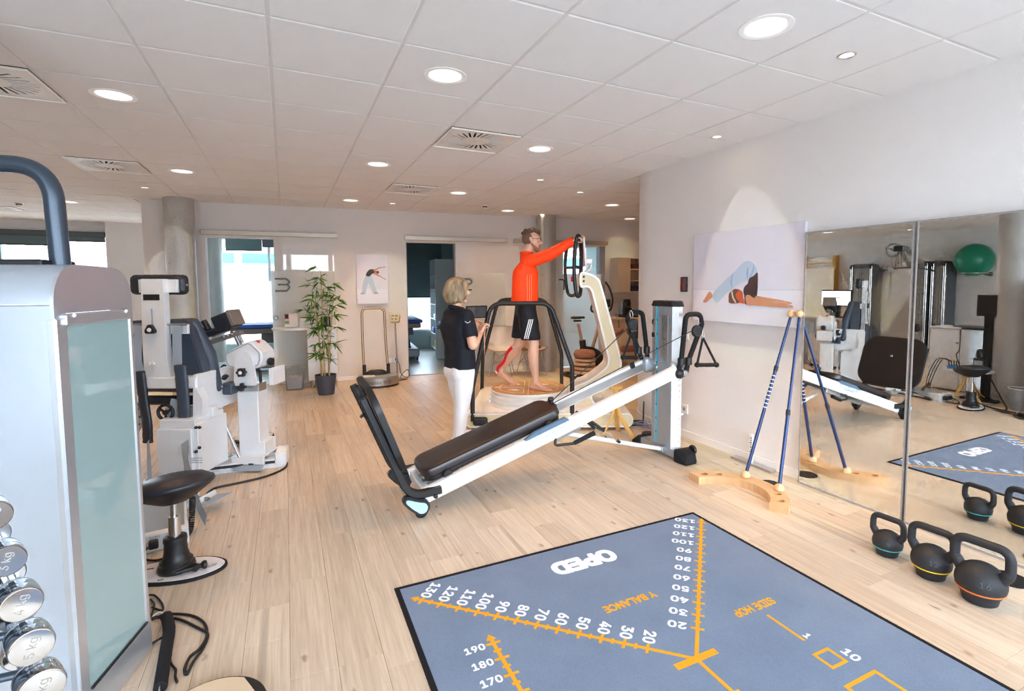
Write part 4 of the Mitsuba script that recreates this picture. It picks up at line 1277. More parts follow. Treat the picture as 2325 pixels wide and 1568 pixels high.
# three-sided handle frame
def pt3(px, py, d):
    a_, z = c2(px, py, d)
    return V(a_, d, z)
near, mid, far = 5.75, 6.0, 6.35
L1 = [pt3(1311, 536, near), pt3(1306, 560, near), pt3(1303.5, 610, near), pt3(1305, 640, near), pt3(1309, 668, near), pt3(1314, 672, near + 0.05), pt3(1318, 662, mid), pt3(1319, 620, mid), pt3(1319, 565, mid), pt3(1317, 541, mid - 0.1)]
pf.p('handle', tube(catmull(L1, 6, True), 0.021, 12, True), 'm_black', 60)
L2 = [pt3(1306, 550, near), pt3(1298, 545, mid + 0.2), pt3(1290, 552, far), pt3(1284.5, 580, far), pt3(1283, 612, far), pt3(1285.5, 645, far), pt3(1290, 666, far), pt3(1298, 671, mid + 0.1), pt3(1307, 668, near)]
pf.p('handle', tube(catmull(L2, 6), 0.019, 12), 'm_black', 60)
pf.p('crossbar', tube([pt3(1284, 608, far), pt3(1304, 607, near)], 0.016, 10), 'm_black', 40)
pf.p('crossbar', tube([pt3(1304, 605, near), pt3(1319, 608, mid)], 0.018, 10), 'm_black', 40)
for py in (628, 638):
    pf.p('bracket', tube([pt3(1317, py, mid), pt3(1326, py, dA + 0.0)], 0.013, 8), 'm_black', 40)

# ---------------------------------------------------------------- people


def mani(m):
    return m3.Manifold(m3.Mesh(np.array(m.vertices, np.float32), np.array(m.faces, np.uint32)))


def skel(parts, step=0.012, it=12, extra=None, grow=0.0, sub=None):
    """One skin over groups of balls: each group is the hull of its balls (centre, radius or radii)."""
    ms = []
    for g in parts:
        pts = [np.asarray(p, float) + _ico * (np.asarray(r, float) + grow) for p, r in g]
        ms.append(m3.Manifold.hull_points(np.vstack(pts)))
    if extra is not None:
        ms += extra
    M = m3.Manifold.batch_boolean(ms, m3.OpType.Add)
    if sub:
        M = M - m3.Manifold.batch_boolean(sub, m3.OpType.Add)
    M = M.refine_to_length(step)
    q = M.to_mesh()
    t = trimesh.Trimesh(q.vert_properties[:, :3], q.tri_verts, process=True)
    if it:
        trimesh.smoothing.filter_taubin(t, lamb=0.5, nu=0.52, iterations=it)
    return t


def chain(pts, rs):
    return [[(pts[i], rs[i]), (pts[i + 1], rs[i + 1])] for i in range(len(pts) - 1)]


def wrinkle(m, amp, f=(9, 9, 9), seed=0):
    m = m.copy()
    n = meshkit.fbm(m.vertices * V(*f) + 31.7 * seed, 3, seed) - 0.5
    m.vertices = m.vertices + m.vertex_normals * (2 * amp * n)[:, None]
    return m


def cut(m, o, n):
    """Keeps the side of the plane that n points to, closing the cut."""
    n = np.asarray(n, float) / np.linalg.norm(n)
    q = mani(m).trim_by_plane(n.tolist(), float(n @ np.asarray(o, float))).to_mesh()
    return trimesh.Trimesh(q.vert_properties[:, :3], q.tri_verts, process=False)


def basis(fwd, up=(0, 0, 1)):
    f = np.asarray(fwd, float) / np.linalg.norm(fwd)
    u = np.asarray(up, float)
    l = np.cross(u, f)
    l /= np.linalg.norm(l)
    return f, l, np.cross(f, l)


def head_parts(c, fwd, up, female=False):
    f, l, u = basis(fwd, up)
    B = np.stack([f, l, u], 1)
    w = lambda x, y, z: c + B @ V(x, y, z)

    def E(x, y, z, rx, ry, rz):
        return [w(x, y, z) + (_ico * V(rx, ry, rz)) @ B.T]
    H = []
    H.append(E(-0.015, 0, 0.03, 0.098, 0.077, 0.088))
    H.append(E(0.015, 0, 0.015, 0.078, 0.068, 0.085) + E(0.045, 0, -0.075, 0.036, 0.042, 0.026) + E(0.0, 0, -0.06, 0.05, 0.06, 0.035))
    H.append(E(0.062, 0, -0.103, 0.024, 0.026, 0.018) + E(0.0, 0.045, -0.066, 0.025, 0.013, 0.02) + E(0.0, -0.045, -0.066, 0.025, 0.013, 0.02))
    H.append(E(0.088, 0, 0.02, 0.009, 0.009, 0.012) + E(0.112, 0, -0.026, 0.011, 0.011, 0.010) + E(0.09, 0, -0.034, 0.008, 0.018, 0.008))
    H.append(E(0.078, 0.03, 0.032, 0.012, 0.022, 0.007) + E(0.078, -0.03, 0.032, 0.012, 0.022, 0.007))
    H.append(E(0.083, 0, -0.059, 0.012, 0.02, 0.006))
    H.append(E(0.081, 0, -0.072, 0.012, 0.018, 0.007))
    for s_ in (-1, 1):
        H.append(E(-0.008, s_ * 0.079, 0.012, 0.014, 0.008, 0.026) + E(-0.018, s_ * 0.084, 0.02, 0.014, 0.005, 0.022))
        H.append(E(-0.006, s_ * 0.077, -0.016, 0.009, 0.007, 0.014))
        H.append(E(0.058, s_ * 0.042, -0.016, 0.02, 0.016, 0.016))
    subs = [m3.Manifold.hull_points(E(0.101, s_ * 0.032, 0.012, 0.017, 0.016, 0.011)[0]) for s_ in (-1, 1)]
    return [m3.Manifold.hull_points(np.vstack(h)) for h in H], subs, w, B


def hand(wrist, d, palm, thumb, curl=0.5, s=1.0, spread=0.1):
    """Palm and five fingers from the wrist along d; palm is the side the fingers curl to, thumb the side the thumb leaves from."""
    d = np.asarray(d, float) / np.linalg.norm(d)
    palm = np.asarray(palm, float) - d * (np.asarray(palm, float) @ d)
    palm /= np.linalg.norm(palm)
    sd = np.cross(palm, d)
    sd *= np.sign(sd @ np.asarray(thumb, float)) or 1
    P = []
    k0 = [wrist + d * 0.085 * s + sd * x * s for x in (0.033, 0.011, -0.011, -0.031)]
    P.append([(wrist + sd * 0.018 * s, 0.018 * s), (wrist - sd * 0.016 * s, 0.018 * s), (k0[0], 0.0125 * s), (k0[1], 0.0125 * s), (k0[2], 0.012 * s), (k0[3], 0.0115 * s)])
    for i, (x, L) in enumerate(((0.033, 0.074), (0.011, 0.082), (-0.011, 0.076), (-0.031, 0.060))):
        p, dirn = k0[i], d + sd * spread * (1.5 - i) * 0.5
        dirn = dirn / np.linalg.norm(dirn)
        a_ = 0.0
        for j, (fr, r0, r1) in enumerate(((0.45, 0.0098, 0.009), (0.31, 0.009, 0.0084), (0.24, 0.0084, 0.0072))):
            a_ += curl * (0.75, 1.15, 0.8)[j] + 0.04 * i
            q = p + (dirn * math.cos(a_) + palm * math.sin(a_)) * L * fr * s
            P.append([(p, r0 * s), (q, r1 * s)])
            p = q
    t0 = wrist + d * 0.025 * s + sd * 0.025 * s + palm * 0.006 * s
    t1 = t0 + (d * 0.55 + sd * 0.62 + palm * 0.35) * 0.045 * s
    t2 = t1 + (d * 0.75 + sd * (0.35 - 0.45 * curl) + palm * (0.3 + 0.5 * curl)) * 0.034 * s
    t3 = t2 + (d * 0.8 + sd * (0.1 - 0.6 * curl) + palm * (0.3 + 0.6 * curl)) * 0.027 * s
    P += [[(t0, 0.015 * s), (t1, 0.0115 * s)], [(t1, 0.0115 * s), (t2, 0.0102 * s)], [(t2, 0.0102 * s), (t3, 0.0085 * s)]]
    return P


def foot(heel, ball_, toe, ank, up=(0, 0, 1), left=True, s=1.0):
    """Bare foot: heel, ball and toe points at sole level, ankle joint above."""
    heel, ball_, toe, ank = map(lambda x: np.asarray(x, float), (heel, ball_, toe, ank))
    d = ball_ - heel
    d /= np.linalg.norm(d)
    up = np.asarray(up, float)
    sd = np.cross(up, d)
    sd /= np.linalg.norm(sd)
    dt = toe - ball_
    dt /= np.linalg.norm(dt)
    n = np.cross(d, sd)
    P = [[(heel + n * 0.03, 0.03 * s), (ank, 0.036 * s)], [(heel + n * 0.028, 0.028 * s), (ball_ + n * 0.016 + sd * 0.024, 0.017 * s), (ball_ + n * 0.015 - sd * 0.026, 0.015 * s)],
         [(ank, 0.034 * s), (ball_ + n * 0.022 + sd * 0.012, 0.02 * s), (ball_ + n * 0.018 - sd * 0.02, 0.016 * s)]]
    inner = 1 if not left else -1
    L0 = np.linalg.norm(toe - ball_)
    for i, (x, L, r) in enumerate(((0.03, 1.0, 0.0135), (0.011, 0.98, 0.0095), (-0.005, 0.88, 0.009), (-0.019, 0.76, 0.0085), (-0.032, 0.6, 0.008))):
        p = ball_ + sd * x * inner + n * 0.013
        P.append([(p, r * 1.1), (p + dt * L0 * L - n * 0.002, r)])
    return P


mat('m_skin', 'd9a98e', 0.5, spec=0.35)
mat('m_skin_w', 'dca88c', 0.5, spec=0.35)
mat('m_shirt_orange', 'ff4512', 0.6, spec=0.25, sheen=0.3)
mat('m_shirt_stripe', 'ff7a4a', 0.55)
mat('m_shorts', '14151a', 0.65, spec=0.3)
mat('m_stripe_white', 'e9e9ea', 0.6)
mat('m_tape_red', 'd3182e', 0.55)
mat('m_tape_white', 'f2ece8', 0.6)
mat('m_eye', 'efece8', 0.3)
mat('m_iris', '3c3a38', 0.3)


def hair_tex(p, n, uv):
    g = fbm(p.x * 70, p.y * 70, p.z * 14, 3)
    return mix((0.045, 0.027, 0.016), (0.17, 0.105, 0.055), g)


def blond_tex(p, n, uv):
    g = fbm(p.x * 75, p.y * 75, p.z * 9, 3)
    h = noise(p.x * 28, p.y * 28, p.z * 3)
    return mix((0.10, 0.062, 0.034), (0.52, 0.37, 0.21), dr.clip(1.5 * (0.6 * g + 0.55 * h) - 0.42, 0, 1))


mat('m_hair_brown', proc(hair_tex), 0.55, spec=0.3)
mat('m_hair_blond', proc(blond_tex), 0.5, spec=0.4)

C = lambda px, py, d: EYE + ray(px, py) * d
# --- the man on the platform, facing right, arms stretched to the handle
fw = VX
toN = -VY      # towards the camera: his right side
D0 = 5.97
hc = C(1208, 547, D0)
H, hsub, hw, HB = head_parts(hc, VX * 1.0 + VY * 0.02, (0, 0, 1))
sN, sF = C(1196, 596, D0 - 0.17), C(1198, 596, D0 + 0.17)
eN, wN = C(1247, 577, D0 - 0.20), C(1298, 549, D0 - 0.2)
eF, wF = C(1248, 574, D0 + 0.17), C(1303, 546, D0 + 0.13)
hipN, hipF = C(1196, 708, D0 - 0.09), C(1190, 706, D0 + 0.09)
kN, aN = C(1212, 781, D0 - 0.13), C(1211, 868, 5.86)
kF, aF = C(1178, 781, D0 + 0.13), C(1141, 846, 6.28)
soleN = [V(0, 0, 0)] * 3
z0 = DZ + 0.002
hlN, blN, toN_ = CAMF[:3, :3] @ V(-0.075, 5.90, z0), CAMF[:3, :3] @ V(0.075, 5.80, z0), CAMF[:3, :3] @ V(0.13, 5.765, z0)
hlF, blF, toF_ = CAMF[:3, :3] @ V(-0.50, 6.33, z0 + 0.085), CAMF[:3, :3] @ V(-0.335, 6.25, z0 + 0.003), CAMF[:3, :3] @ V(-0.265, 6.215, z0)
aN = hlN + V(0, 0, 0.085) + (blN - hlN) * 0.25
aF = hlF + V(0, 0, 0.075) + (blF - hlF) * 0.22
nb = C(1195, 577, D0)
P = []
P += [[(nb, 0.064), (hc - V(0, 0, 0.06) - VX * 0.025, 0.06)]]
P += [[(sN, 0.05), (sF, 0.05), (nb - V(0, 0, 0.02), 0.06)], [(sN - V(0, 0, 0.06) + VY * 0.06, 0.05), (sF - V(0, 0, 0.06) - VY * 0.06, 0.05), (C(1196, 668, D0 - 0.06), 0.07), (C(1196, 668, D0 + 0.06), 0.07)],
      [(C(1196, 668, D0 - 0.06), 0.07), (C(1196, 668, D0 + 0.06), 0.07), (hipN, 0.085), (hipF, 0.085)]]
P += chain([sN, eN, wN], [0.05, 0.043, 0.03]) + chain([sF, eF, wF], [0.05, 0.043, 0.03])
P += chain([hipN, kN], [0.092, 0.061]) + chain([hipF, kF], [0.092, 0.061])
calfN = kN + (aN - kN) * 0.32 - VX * 0.014
calfF = kF + (aF - kF) * 0.32 - VX * 0.016
P += chain([kN, calfN, aN + V(0, 0, 0.06), aN], [0.06, 0.063, 0.039, 0.038]) + chain([kF, calfF, aF + V(0, 0, 0.05) + VX * 0.01, aF], [0.06, 0.063, 0.039, 0.038])
P += foot(hlN, blN, toN_, aN, left=False) + foot(hlF, blF, toF_, aF, left=True)
gdir = VX * 0.85 + V(0, 0, 0.55)
P += hand(wN, gdir, VX * 0.6 - V(0, 0, 0.9), VY + V(0, 0, 0.1), 0.75, 0.95)
P += hand(wF, gdir, VX * 0.6 - V(0, 0, 0.9), -VY + V(0, 0, 0.1), 0.55, 0.95)
man = Thing('person', 'man in orange long-sleeved shirt and black shorts, barefoot on the platform, gripping its handle', 'person')
man.p('body', skel(P, 0.009, 10, H, sub=hsub), 'm_skin', True)
for s_ in (-1, 1):
    k = man.p('eye', ball(0.0125, hw(0.079, s_ * 0.032, 0.012), 2), 'm_eye', True)
    man.p('iris', ball(0.0062, hw(0.0875, s_ * 0.032, 0.012), 2), 'm_iris', True, sub=k)
# hair: longer on top, shaved sides as a thin dark cap
cap = lambda c_, r: m3.Manifold.hull_points(hw(*c_) + (_ico * V(*r)) @ HB.T)
side = cap((-0.022, 0, 0.028), (0.094, 0.0785, 0.088)) - cap((0.10, 0, -0.06), (0.12, 0.12, 0.12)) - cap((0.05, 0, -0.09), (0.10, 0.12, 0.08))
q = side.refine_to_length(0.01).to_mesh()
mat('m_shaved', '6a5040', 0.7)
man.p('shaved_hair', trimesh.Trimesh(q.vert_properties[:, :3], q.tri_verts), 'm_shaved', True)
tops = [[(hw(-0.075, 0, 0.085), 0.04), (hw(0.0, 0, 0.112), 0.042), (hw(-0.02, 0.035, 0.1), 0.036), (hw(-0.02, -0.035, 0.1), 0.036)], [(hw(0.0, 0, 0.115), 0.04), (hw(0.068, 0.01, 0.105), 0.026), (hw(0.06, -0.02, 0.105), 0.025), (hw(0.082, 0, 0.085), 0.014)], [(hw(-0.1, 0, 0.09), 0.022), (hw(-0.07, 0, 0.115), 0.024)]]
man.p('hair', wrinkle(skel(tops, 0.006, 4), 0.011, (60, 60, 25), 3), 'm_hair_brown', True)
bd = skel([[(hw(0.058, 0, -0.098), 0.03), (hw(0.025, 0.045, -0.07), 0.02), (hw(0.025, -0.045, -0.07), 0.02)], [(hw(0.0, 0.062, -0.04), 0.012), (hw(0.025, 0.05, -0.072), 0.016)], [(hw(0.0, -0.062, -0.04), 0.012), (hw(0.025, -0.05, -0.072), 0.016)], [(hw(0.082, 0.016, -0.049), 0.0085), (hw(0.082, -0.016, -0.049), 0.0085), (hw(0.07, 0, -0.088), 0.02)]], 0.008, 6)
mat('m_beard', '9a6f58', 0.7)
man.p('beard', wrinkle(bd, 0.003, (60, 60, 60), 5), 'm_beard', True, 'short beard')
k = man.p('glasses', cat([tube(hw(0, 0, 0) + (catmull([(0.1, s_ * 0.012, 0.02), (0.1, s_ * 0.032, 0.026), (0.094, s_ * 0.055, 0.018), (0.096, s_ * 0.05, -0.002), (0.1, s_ * 0.032, -0.008), (0.102, s_ * 0.014, 0.0)], 4, True) @ HB.T), 0.0018, 6, True) for s_ in (-1, 1)] + [rod(hw(0.093, s_ * 0.058, 0.019), hw(0.0, s_ * 0.083, 0.022), 0.0022, 6) for s_ in (-1, 1)] + [rod(hw(0.101, -0.012, 0.02), hw(0.101, 0.012, 0.02), 0.0018, 6)]), 'm_dark', True)
SP_ = [[(sN + V(0, 0, -0.005), 0.066), (sF + V(0, 0, -0.005), 0.066), (nb - V(0, 0, 0.035), 0.078)],
       [(C(1184, 622, D0 - 0.14), 0.100), (C(1184, 622, D0 + 0.14), 0.100), (C(1203, 622, D0 - 0.09), 0.098), (C(1203, 622, D0 + 0.09), 0.098), (sN, 0.06), (sF, 0.06)],
       [(C(1184, 622, D0 - 0.14), 0.100), (C(1184, 622, D0 + 0.14), 0.100), (C(1203, 622, D0 - 0.09), 0.098), (C(1203, 622, D0 + 0.09), 0.098), (C(1182, 692, D0 - 0.10), 0.11), (C(1182, 692, D0 + 0.10), 0.11), (C(1199, 692, D0 - 0.09), 0.11), (C(1199, 692, D0 + 0.09), 0.11)]]
SP_ += chain([sN, eN - V(0, 0, 0.008), wN], [0.074, 0.064, 0.048]) + chain([sF, eF - V(0, 0, 0.005), wF], [0.074, 0.064, 0.048])
sh = skel(SP_, 0.013, 8)
hem = C(1190, 687, D0)
sh = cut(sh, hem, (0, 0, 1))
for w_, e_ in ((wN, eN), (wF, eF)):
    d_ = (w_ - e_) / np.linalg.norm(w_ - e_)
    sel = m3.Manifold.hull_points(np.vstack([w_ + d_ * 0.07 + _ico * 0.075]))
    q = (mani(sh) - sel).to_mesh()
    sh = trimesh.Trimesh(q.vert_properties[:, :3], q.tri_verts, process=True)
sk = man.p('shirt', wrinkle(sh, 0.006, (14, 14, 7), 2), 'm_shirt_orange', 60, 'orange long-sleeved sports shirt')
neck = lathe([(0.062, -0.02), (0.075, -0.015), (0.076, 0.004), (0.066, 0.012), (0.06, 0.005)], 28)
man.p('collar', frame(neck, nb + V(0, 0, 0.018) - VX * 0.0, V(1, 0, 0), V(0, 1, 0), V(0, 0, 1)), 'm_shirt_orange', True, sub=sk)


def on_surface(m, P, d, off=0.003):
    """Drops the points P along d onto the mesh."""
    T0 = trimesh.ray.ray_triangle.RayMeshIntersector(m)
    d = np.asarray(d, float) / np.linalg.norm(d)
    loc, i, _ = T0.intersects_location(P - d * 1.0, np.tile(d, (len(P), 1)), multiple_hits=False)
    out = np.array(P, float)
    out[i] = loc - d * off
    return out[np.sort(i)] if len(i) else out


for dx in (-6, -1.5, 3):
    Q = np.array([C(1204 + dx + 0.0 * t, 623 + 62 * t, D0) for t in np.linspace(0, 1, 14)])
    man.p('shirt_stripe', strip(on_surface(sh, Q, VY, 0.006), 0.008, 0.003, -VY), 'm_shirt_stripe', True, sub=sk)
SH = [[(hipN + V(0, 0, 0.09), 0.105), (hipF + V(0, 0, 0.09), 0.105), (hipN, 0.112), (hipF, 0.112)],
      [(hipN, 0.112), (C(1208, 762, D0 - 0.12), 0.098)], [(hipN, 0.11), (C(1200, 762, D0 - 0.12), 0.095)], [(hipF, 0.112), (C(1180, 762, D0 + 0.12), 0.1)]]
so = skel(SH, 0.013, 8)
so = cut(so, C(1195, 768, D0), (0.0, 0, 1))
so = cut(so, C(1195, 682, D0), (0, 0, -1))
sk = man.p('shorts', wrinkle(so, 0.006, (12, 12, 8), 7), 'm_shorts', 60, 'black sports shorts')
for dx in (-3.5, 0.5, 4.5):
    Q = np.array([C(1206 + dx - 11 * t, 722 + 43 * t, D0) for t in np.linspace(0, 1, 10)])
    man.p('shorts_stripe', strip(on_surface(so, Q, VY, 0.006), 0.012, 0.003, -VY), 'm_stripe_white', True, sub=sk)
# red and white tape down the far calf to the heel
tq = [(kF + (aF - kF) * 0.1, 0.066), (calfF, 0.069), (kF + (aF - kF) * 0.62, 0.056), (aF + V(0, 0, 0.05), 0.046), (aF + V(0, 0, 0.0) - VX * 0.012, 0.043), (hlF + V(0, 0, 0.035), 0.036), (hlF + V(0, 0, 0.008), 0.03)]
tdir = -VX * 0.86 - VY * 0.51
TQ = catmull([p + tdir * r for p, r in tq], 6)
for a_, b_, m_, lb in ((0, 25, 'm_tape_red', 'red tape strip'), (24, 30, 'm_tape_white', 'white tape patch'), (29, len(TQ), 'm_tape_red', 'red tape strip')):
    man.p('tape', strip(TQ[a_:b_], 0.042, 0.006, tdir), m_, True, lb)

# --- the woman in front, seen from behind
D1 = 5.05
wf = VX * 0.80 + VY * 0.60
wr = VX * 0.60 - VY * 0.80       # her right
hc = C(1040, 660, D1)
H, hsub, hw, HB = head_parts(hc, VX * 0.9 + VY * 0.42, (0, 0, 1))
bc = C(1040, 716, D1)
sR, sL = bc + wr * 0.165, bc - wr * 0.165
eR, wR = C(1074, 783, D1 - 0.20), C(1091, 755, D1 + 0.0)
eL, wL = C(1060, 775, D1 + 0.36), C(1074, 745, D1 + 0.50)
hp = C(1045, 842, D1)
hR, hL = hp + wr * 0.085, hp - wr * 0.085
fR = V(0, 0, 0) + VX * -0.79 + VY * 4.98
fL = V(0, 0, 0) + VX * -0.82 + VY * 5.20
kR, kL = C(1050, 915, D1 - 0.05), C(1046, 915, D1 + 0.12)
aR, aL = fR + V(0, 0, 0.085), fL + V(0, 0, 0.085)
nb = C(1037, 697, D1)
P = [[(nb, 0.052), (hc - V(0, 0, 0.07) - wf * 0.01, 0.05)], [(sR, 0.045), (sL, 0.045), (nb - V(0, 0, 0.02), 0.055)],
     [(sR - V(0, 0, 0.05), 0.06), (sL - V(0, 0, 0.05), 0.06), (C(1042, 790, D1) + wr * 0.07, 0.075), (C(1042, 790, D1) - wr * 0.07, 0.075)],
     [(C(1042, 790, D1) + wr * 0.07, 0.075), (C(1042, 790, D1) - wr * 0.07, 0.075), (hR, 0.09), (hL, 0.09)]]
P += chain([sR, eR, eR + (wR - eR) * 0.3, wR], [0.052, 0.046, 0.044, 0.027]) + chain([sL, eL, wL], [0.052, 0.044, 0.027])
P += chain([hR, kR, aR], [0.085, 0.052, 0.035]) + chain([hL, kL, aL], [0.085, 0.052, 0.035])
P += hand(wR, VX * 0.35 + VY * 0.25 + V(0, 0, 0.8), VX * 0.6 + VY * 0.3 - V(0, 0, 0.3), VY * 1.0 - VX * 0.2, 0.7, 0.92)
P += hand(wL, VX * 0.5 + V(0, 0, 0.6), VX * 0.3 - VY * 0.7, VX, 0.6, 0.92)
wo_ = Thing('person', 'woman with blond bob, black polo shirt and white trousers, seen from behind beside the platform', 'person')
wo_.p('body', skel(P, 0.009, 10, H, sub=hsub), 'm_skin_w', True)
for s_ in (-1, 1):
    k = wo_.p('eye', ball(0.0125, hw(0.079, s_ * 0.032, 0.012), 2), 'm_eye', True)
    wo_.p('iris', ball(0.0062, hw(0.0875, s_ * 0.032, 0.012), 2), 'm_iris', True, sub=k)
# bob: shell of hair round the head with an open face
eb = lambda c_, r: [(hw(*c_) + 0 * _ico, 0)] and (hw(*c_) + (_ico * V(*r)) @ HB.T)
hh = m3.Manifold.hull_points(np.vstack([eb((-0.012, 0, 0.038), (0.122, 0.104, 0.098)), eb((-0.045, 0, -0.03), (0.11, 0.112, 0.08)), eb((-0.055, 0.0, -0.085), (0.075, 0.10, 0.045))]))
hh = hh + m3.Manifold.hull_points(np.vstack([eb((0.035, 0.082, -0.02), (0.03, 0.02, 0.07)), eb((0.0, 0.085, -0.04), (0.04, 0.025, 0.08)), eb((0.03, 0.06, 0.08), (0.04, 0.03, 0.03))]))
hh = hh + m3.Manifold.hull_points(np.vstack([eb((0.035, -0.082, -0.02), (0.03, 0.02, 0.07)), eb((0.0, -0.085, -0.04), (0.04, 0.025, 0.08)), eb((0.03, -0.06, 0.08), (0.04, 0.03, 0.03))]))
hh = hh - m3.Manifold.hull_points(np.vstack([eb((0.12, 0, -0.02), (0.085, 0.066, 0.085)), eb((0.12, 0, -0.12), (0.1, 0.066, 0.06))]))
q = hh.refine_to_length(0.007).to_mesh()
hm = trimesh.Trimesh(q.vert_properties[:, :3], q.tri_verts, process=True)
trimesh.smoothing.filter_taubin(hm, lamb=0.5, nu=0.52, iterations=6)
wo_.p('hair', wrinkle(hm, 0.009, (55, 55, 7), 4), 'm_hair_blond', True, 'chin-length blond hair')
mat('m_polo', '14171f', 0.7, spec=0.25, sheen=0.2)
mat('m_trousers', 'eef0f4', 0.65, spec=0.25)
cw = C(1043, 785, D1)
SP_ = [[(sR - V(0, 0, 0.012), 0.062), (sL - V(0, 0, 0.012), 0.062), (nb - V(0, 0, 0.03), 0.062)],
       [(sR - V(0, 0, 0.03), 0.075), (sL - V(0, 0, 0.03), 0.075), (bc - V(0, 0, 0.12) + wr * 0.1 - wf * 0.02, 0.115), (bc - V(0, 0, 0.12) - wr * 0.1 - wf * 0.02, 0.115), (bc - V(0, 0, 0.14) + wf * 0.05, 0.13)],
       [(bc - V(0, 0, 0.12) + wr * 0.1 - wf * 0.02, 0.115), (bc - V(0, 0, 0.12) - wr * 0.1 - wf * 0.02, 0.115), (bc - V(0, 0, 0.14) + wf * 0.05, 0.13), (cw + wr * 0.085, 0.105), (cw - wr * 0.085, 0.105)],
       [(cw + wr * 0.085, 0.105), (cw - wr * 0.085, 0.105), (hR + V(0, 0, 0.02), 0.118), (hL + V(0, 0, 0.02), 0.118)]]
SP_ += chain([sR, sR + (eR - sR) * 0.62], [0.07, 0.073]) + chain([sL, sL + (eL - sL) * 0.55], [0.07, 0.072])
po_ = skel(SP_, 0.012, 8)
po_ = cut(po_, C(1044, 833, D1), (0.0, 0, 1))
for s0_, e_, k_ in ((sR, eR, 0.56), (sL, eL, 0.5)):
    d_ = (e_ - s0_) / np.linalg.norm(e_ - s0_)
    c_ = s0_ + (e_ - s0_) * k_
    ring_ = m3.Manifold.hull_points(np.vstack([c_ + d_ * 0.055 + _ico * 0.055 + V(0, 0, 0), c_ + d_ * 0.12 + _ico * 0.09]))
    q = (mani(po_) - ring_).to_mesh()
    po_ = trimesh.Trimesh(q.vert_properties[:, :3], q.tri_verts, process=True)
pk = wo_.p('polo_shirt', wrinkle(po_, 0.006, (11, 11, 9), 9), 'm_polo', 60, 'black short-sleeved polo shirt')
co = tube(catmull([nb + V(0, 0, -0.005) + (wf * math.cos(a_) + wr * math.sin(a_)) * 0.066 - wf * 0.004 + V(0, 0, -0.03 * (1 + math.cos(a_)) * 0.5 + 0.012) for a_ in np.linspace(0.5, 2 * PI - 0.5, 12)], 4), 0.017, 10)
wo_.p('collar', co, 'm_polo', 60, sub=pk)
bd_ = [C(1060, 727, 4.0), C(1066, 730.5, 4.0), C(1072, 727, 4.0)]
Q = on_surface(po_, np.array([EYE + (p - EYE) * 1.24 for p in catmull(bd_, 4)]), VY, 0.008)
wo_.p('sleeve_badge', strip(Q, 0.006, 0.004, -VY), 'm_stripe_white', True, 'pale chevron badge', sub=pk)
TR = [[(hR + V(0, 0, 0.06), 0.10), (hL + V(0, 0, 0.06), 0.10), (hR - wf * 0.02, 0.108), (hL - wf * 0.02, 0.108)]]
TR += chain([hR, hR + (kR - hR) * 0.5, kR, kR + (aR - kR) * 0.35, aR + V(0, 0, -0.01)], [0.104, 0.095, 0.074, 0.068, 0.062]) + chain([hL, hL + (kL - hL) * 0.5, kL, kL + (aL - kL) * 0.35, aL + V(0, 0, -0.01)], [0.104, 0.095, 0.074, 0.068, 0.062])
tm = skel(TR, 0.012, 8)
tm = cut(tm, (0, 0, 0.055), (0, 0, 1))
tm = cut(tm, C(1044, 815, D1), (0, 0, -1))
wo_.p('trousers', wrinkle(tm, 0.007, (10, 10, 6), 12), 'm_trousers', 60, 'white trousers')
for a_, f_ in ((aR, fR), (aL, fL)):
    P = [[(f_ + V(0, 0, 0.045) - wf * 0.05, (0.034, 0.034, 0.045)), (f_ + V(0, 0, 0.06), 0.036), (f_ + wf * 0.1 + V(0, 0, 0.034), (0.042, 0.042, 0.034)), (f_ + wf * 0.16 + V(0, 0, 0.026), (0.034, 0.034, 0.026))]]
    k = wo_.p('shoe', skel(P, 0.01, 4), 'm_trousers', True, 'white shoe')
    wo_.p('sole', skel([[(f_ + V(0, 0, 0.011) - wf * 0.05, (0.036, 0.036, 0.011)), (f_ + wf * 0.1 + V(0, 0, 0.011), (0.044, 0.044, 0.011)), (f_ + wf * 0.165 + V(0, 0, 0.011), (0.034, 0.034, 0.011))]], 0.02, 0), 'm_white', True, sub=k)
tc = C(1081, 708, D1 + 0.52)
tb = Thing('tablet', 'dark tablet with a pale reflection held up by the woman', 'tablet', M=np.block([[np.stack([VX * 0.86 + VY * 0.5, V(0.0, 0.0, 1.0) * 0.9 + (VX * 0.25 - VY * 0.43) * 0.5, np.cross(VX * 0.86 + VY * 0.5, V(0, 0, 0.9) + (VX * 0.25 - VY * 0.43) * 0.5)], 1), tc[:, None]], [np.zeros((1, 3)), np.ones((1, 1))]]))
tb.p('case', prism(rrect(-0.125, 0.125, -0.075, 0.075, 0.012), -0.006, 0.004), 'm_black', 40)
mat('m_screen_dark', '45484c', 0.12, spec=0.8)
tb.p('screen', box(-0.112, 0.112, -0.062, 0.062, 0.004, 0.0046), 'm_screen_dark')
# ---------------------------------------------------------------- incline glideboard trainer
mat('m_powder_white', 'eceff1', 0.35, spec=0.45)
mat('m_tower', '9ea5ab', 0.38, 0.55)
mat('m_tower_light', 'dfe3e6', 0.4)
mat('m_teal', '1f9fc0', 0.5)
mat('m_pad', '241b19', 0.32, spec=0.55)
mat('m_blue_grey', '4d6478', 0.4, spec=0.5)
mat('m_cyan_cap', '9fd6e6', 0.3)
gl = Thing('incline_trainer', 'incline glideboard trainer, black padded board on white rails rising to a grey tower', 'exercise machine')
YN, YF_ = 3.44, 3.88
rz_ = lambda x: 0.160 + (x - 0.92) * 0.315
SL = V(1, 0, 0.315) / math.hypot(1, 0.315)
UPN = V(-0.315, 0, 1) / math.hypot(1, 0.315)


def along(x, y, dz=0.0):
    return V(x, y, rz_(x)) + UPN * dz


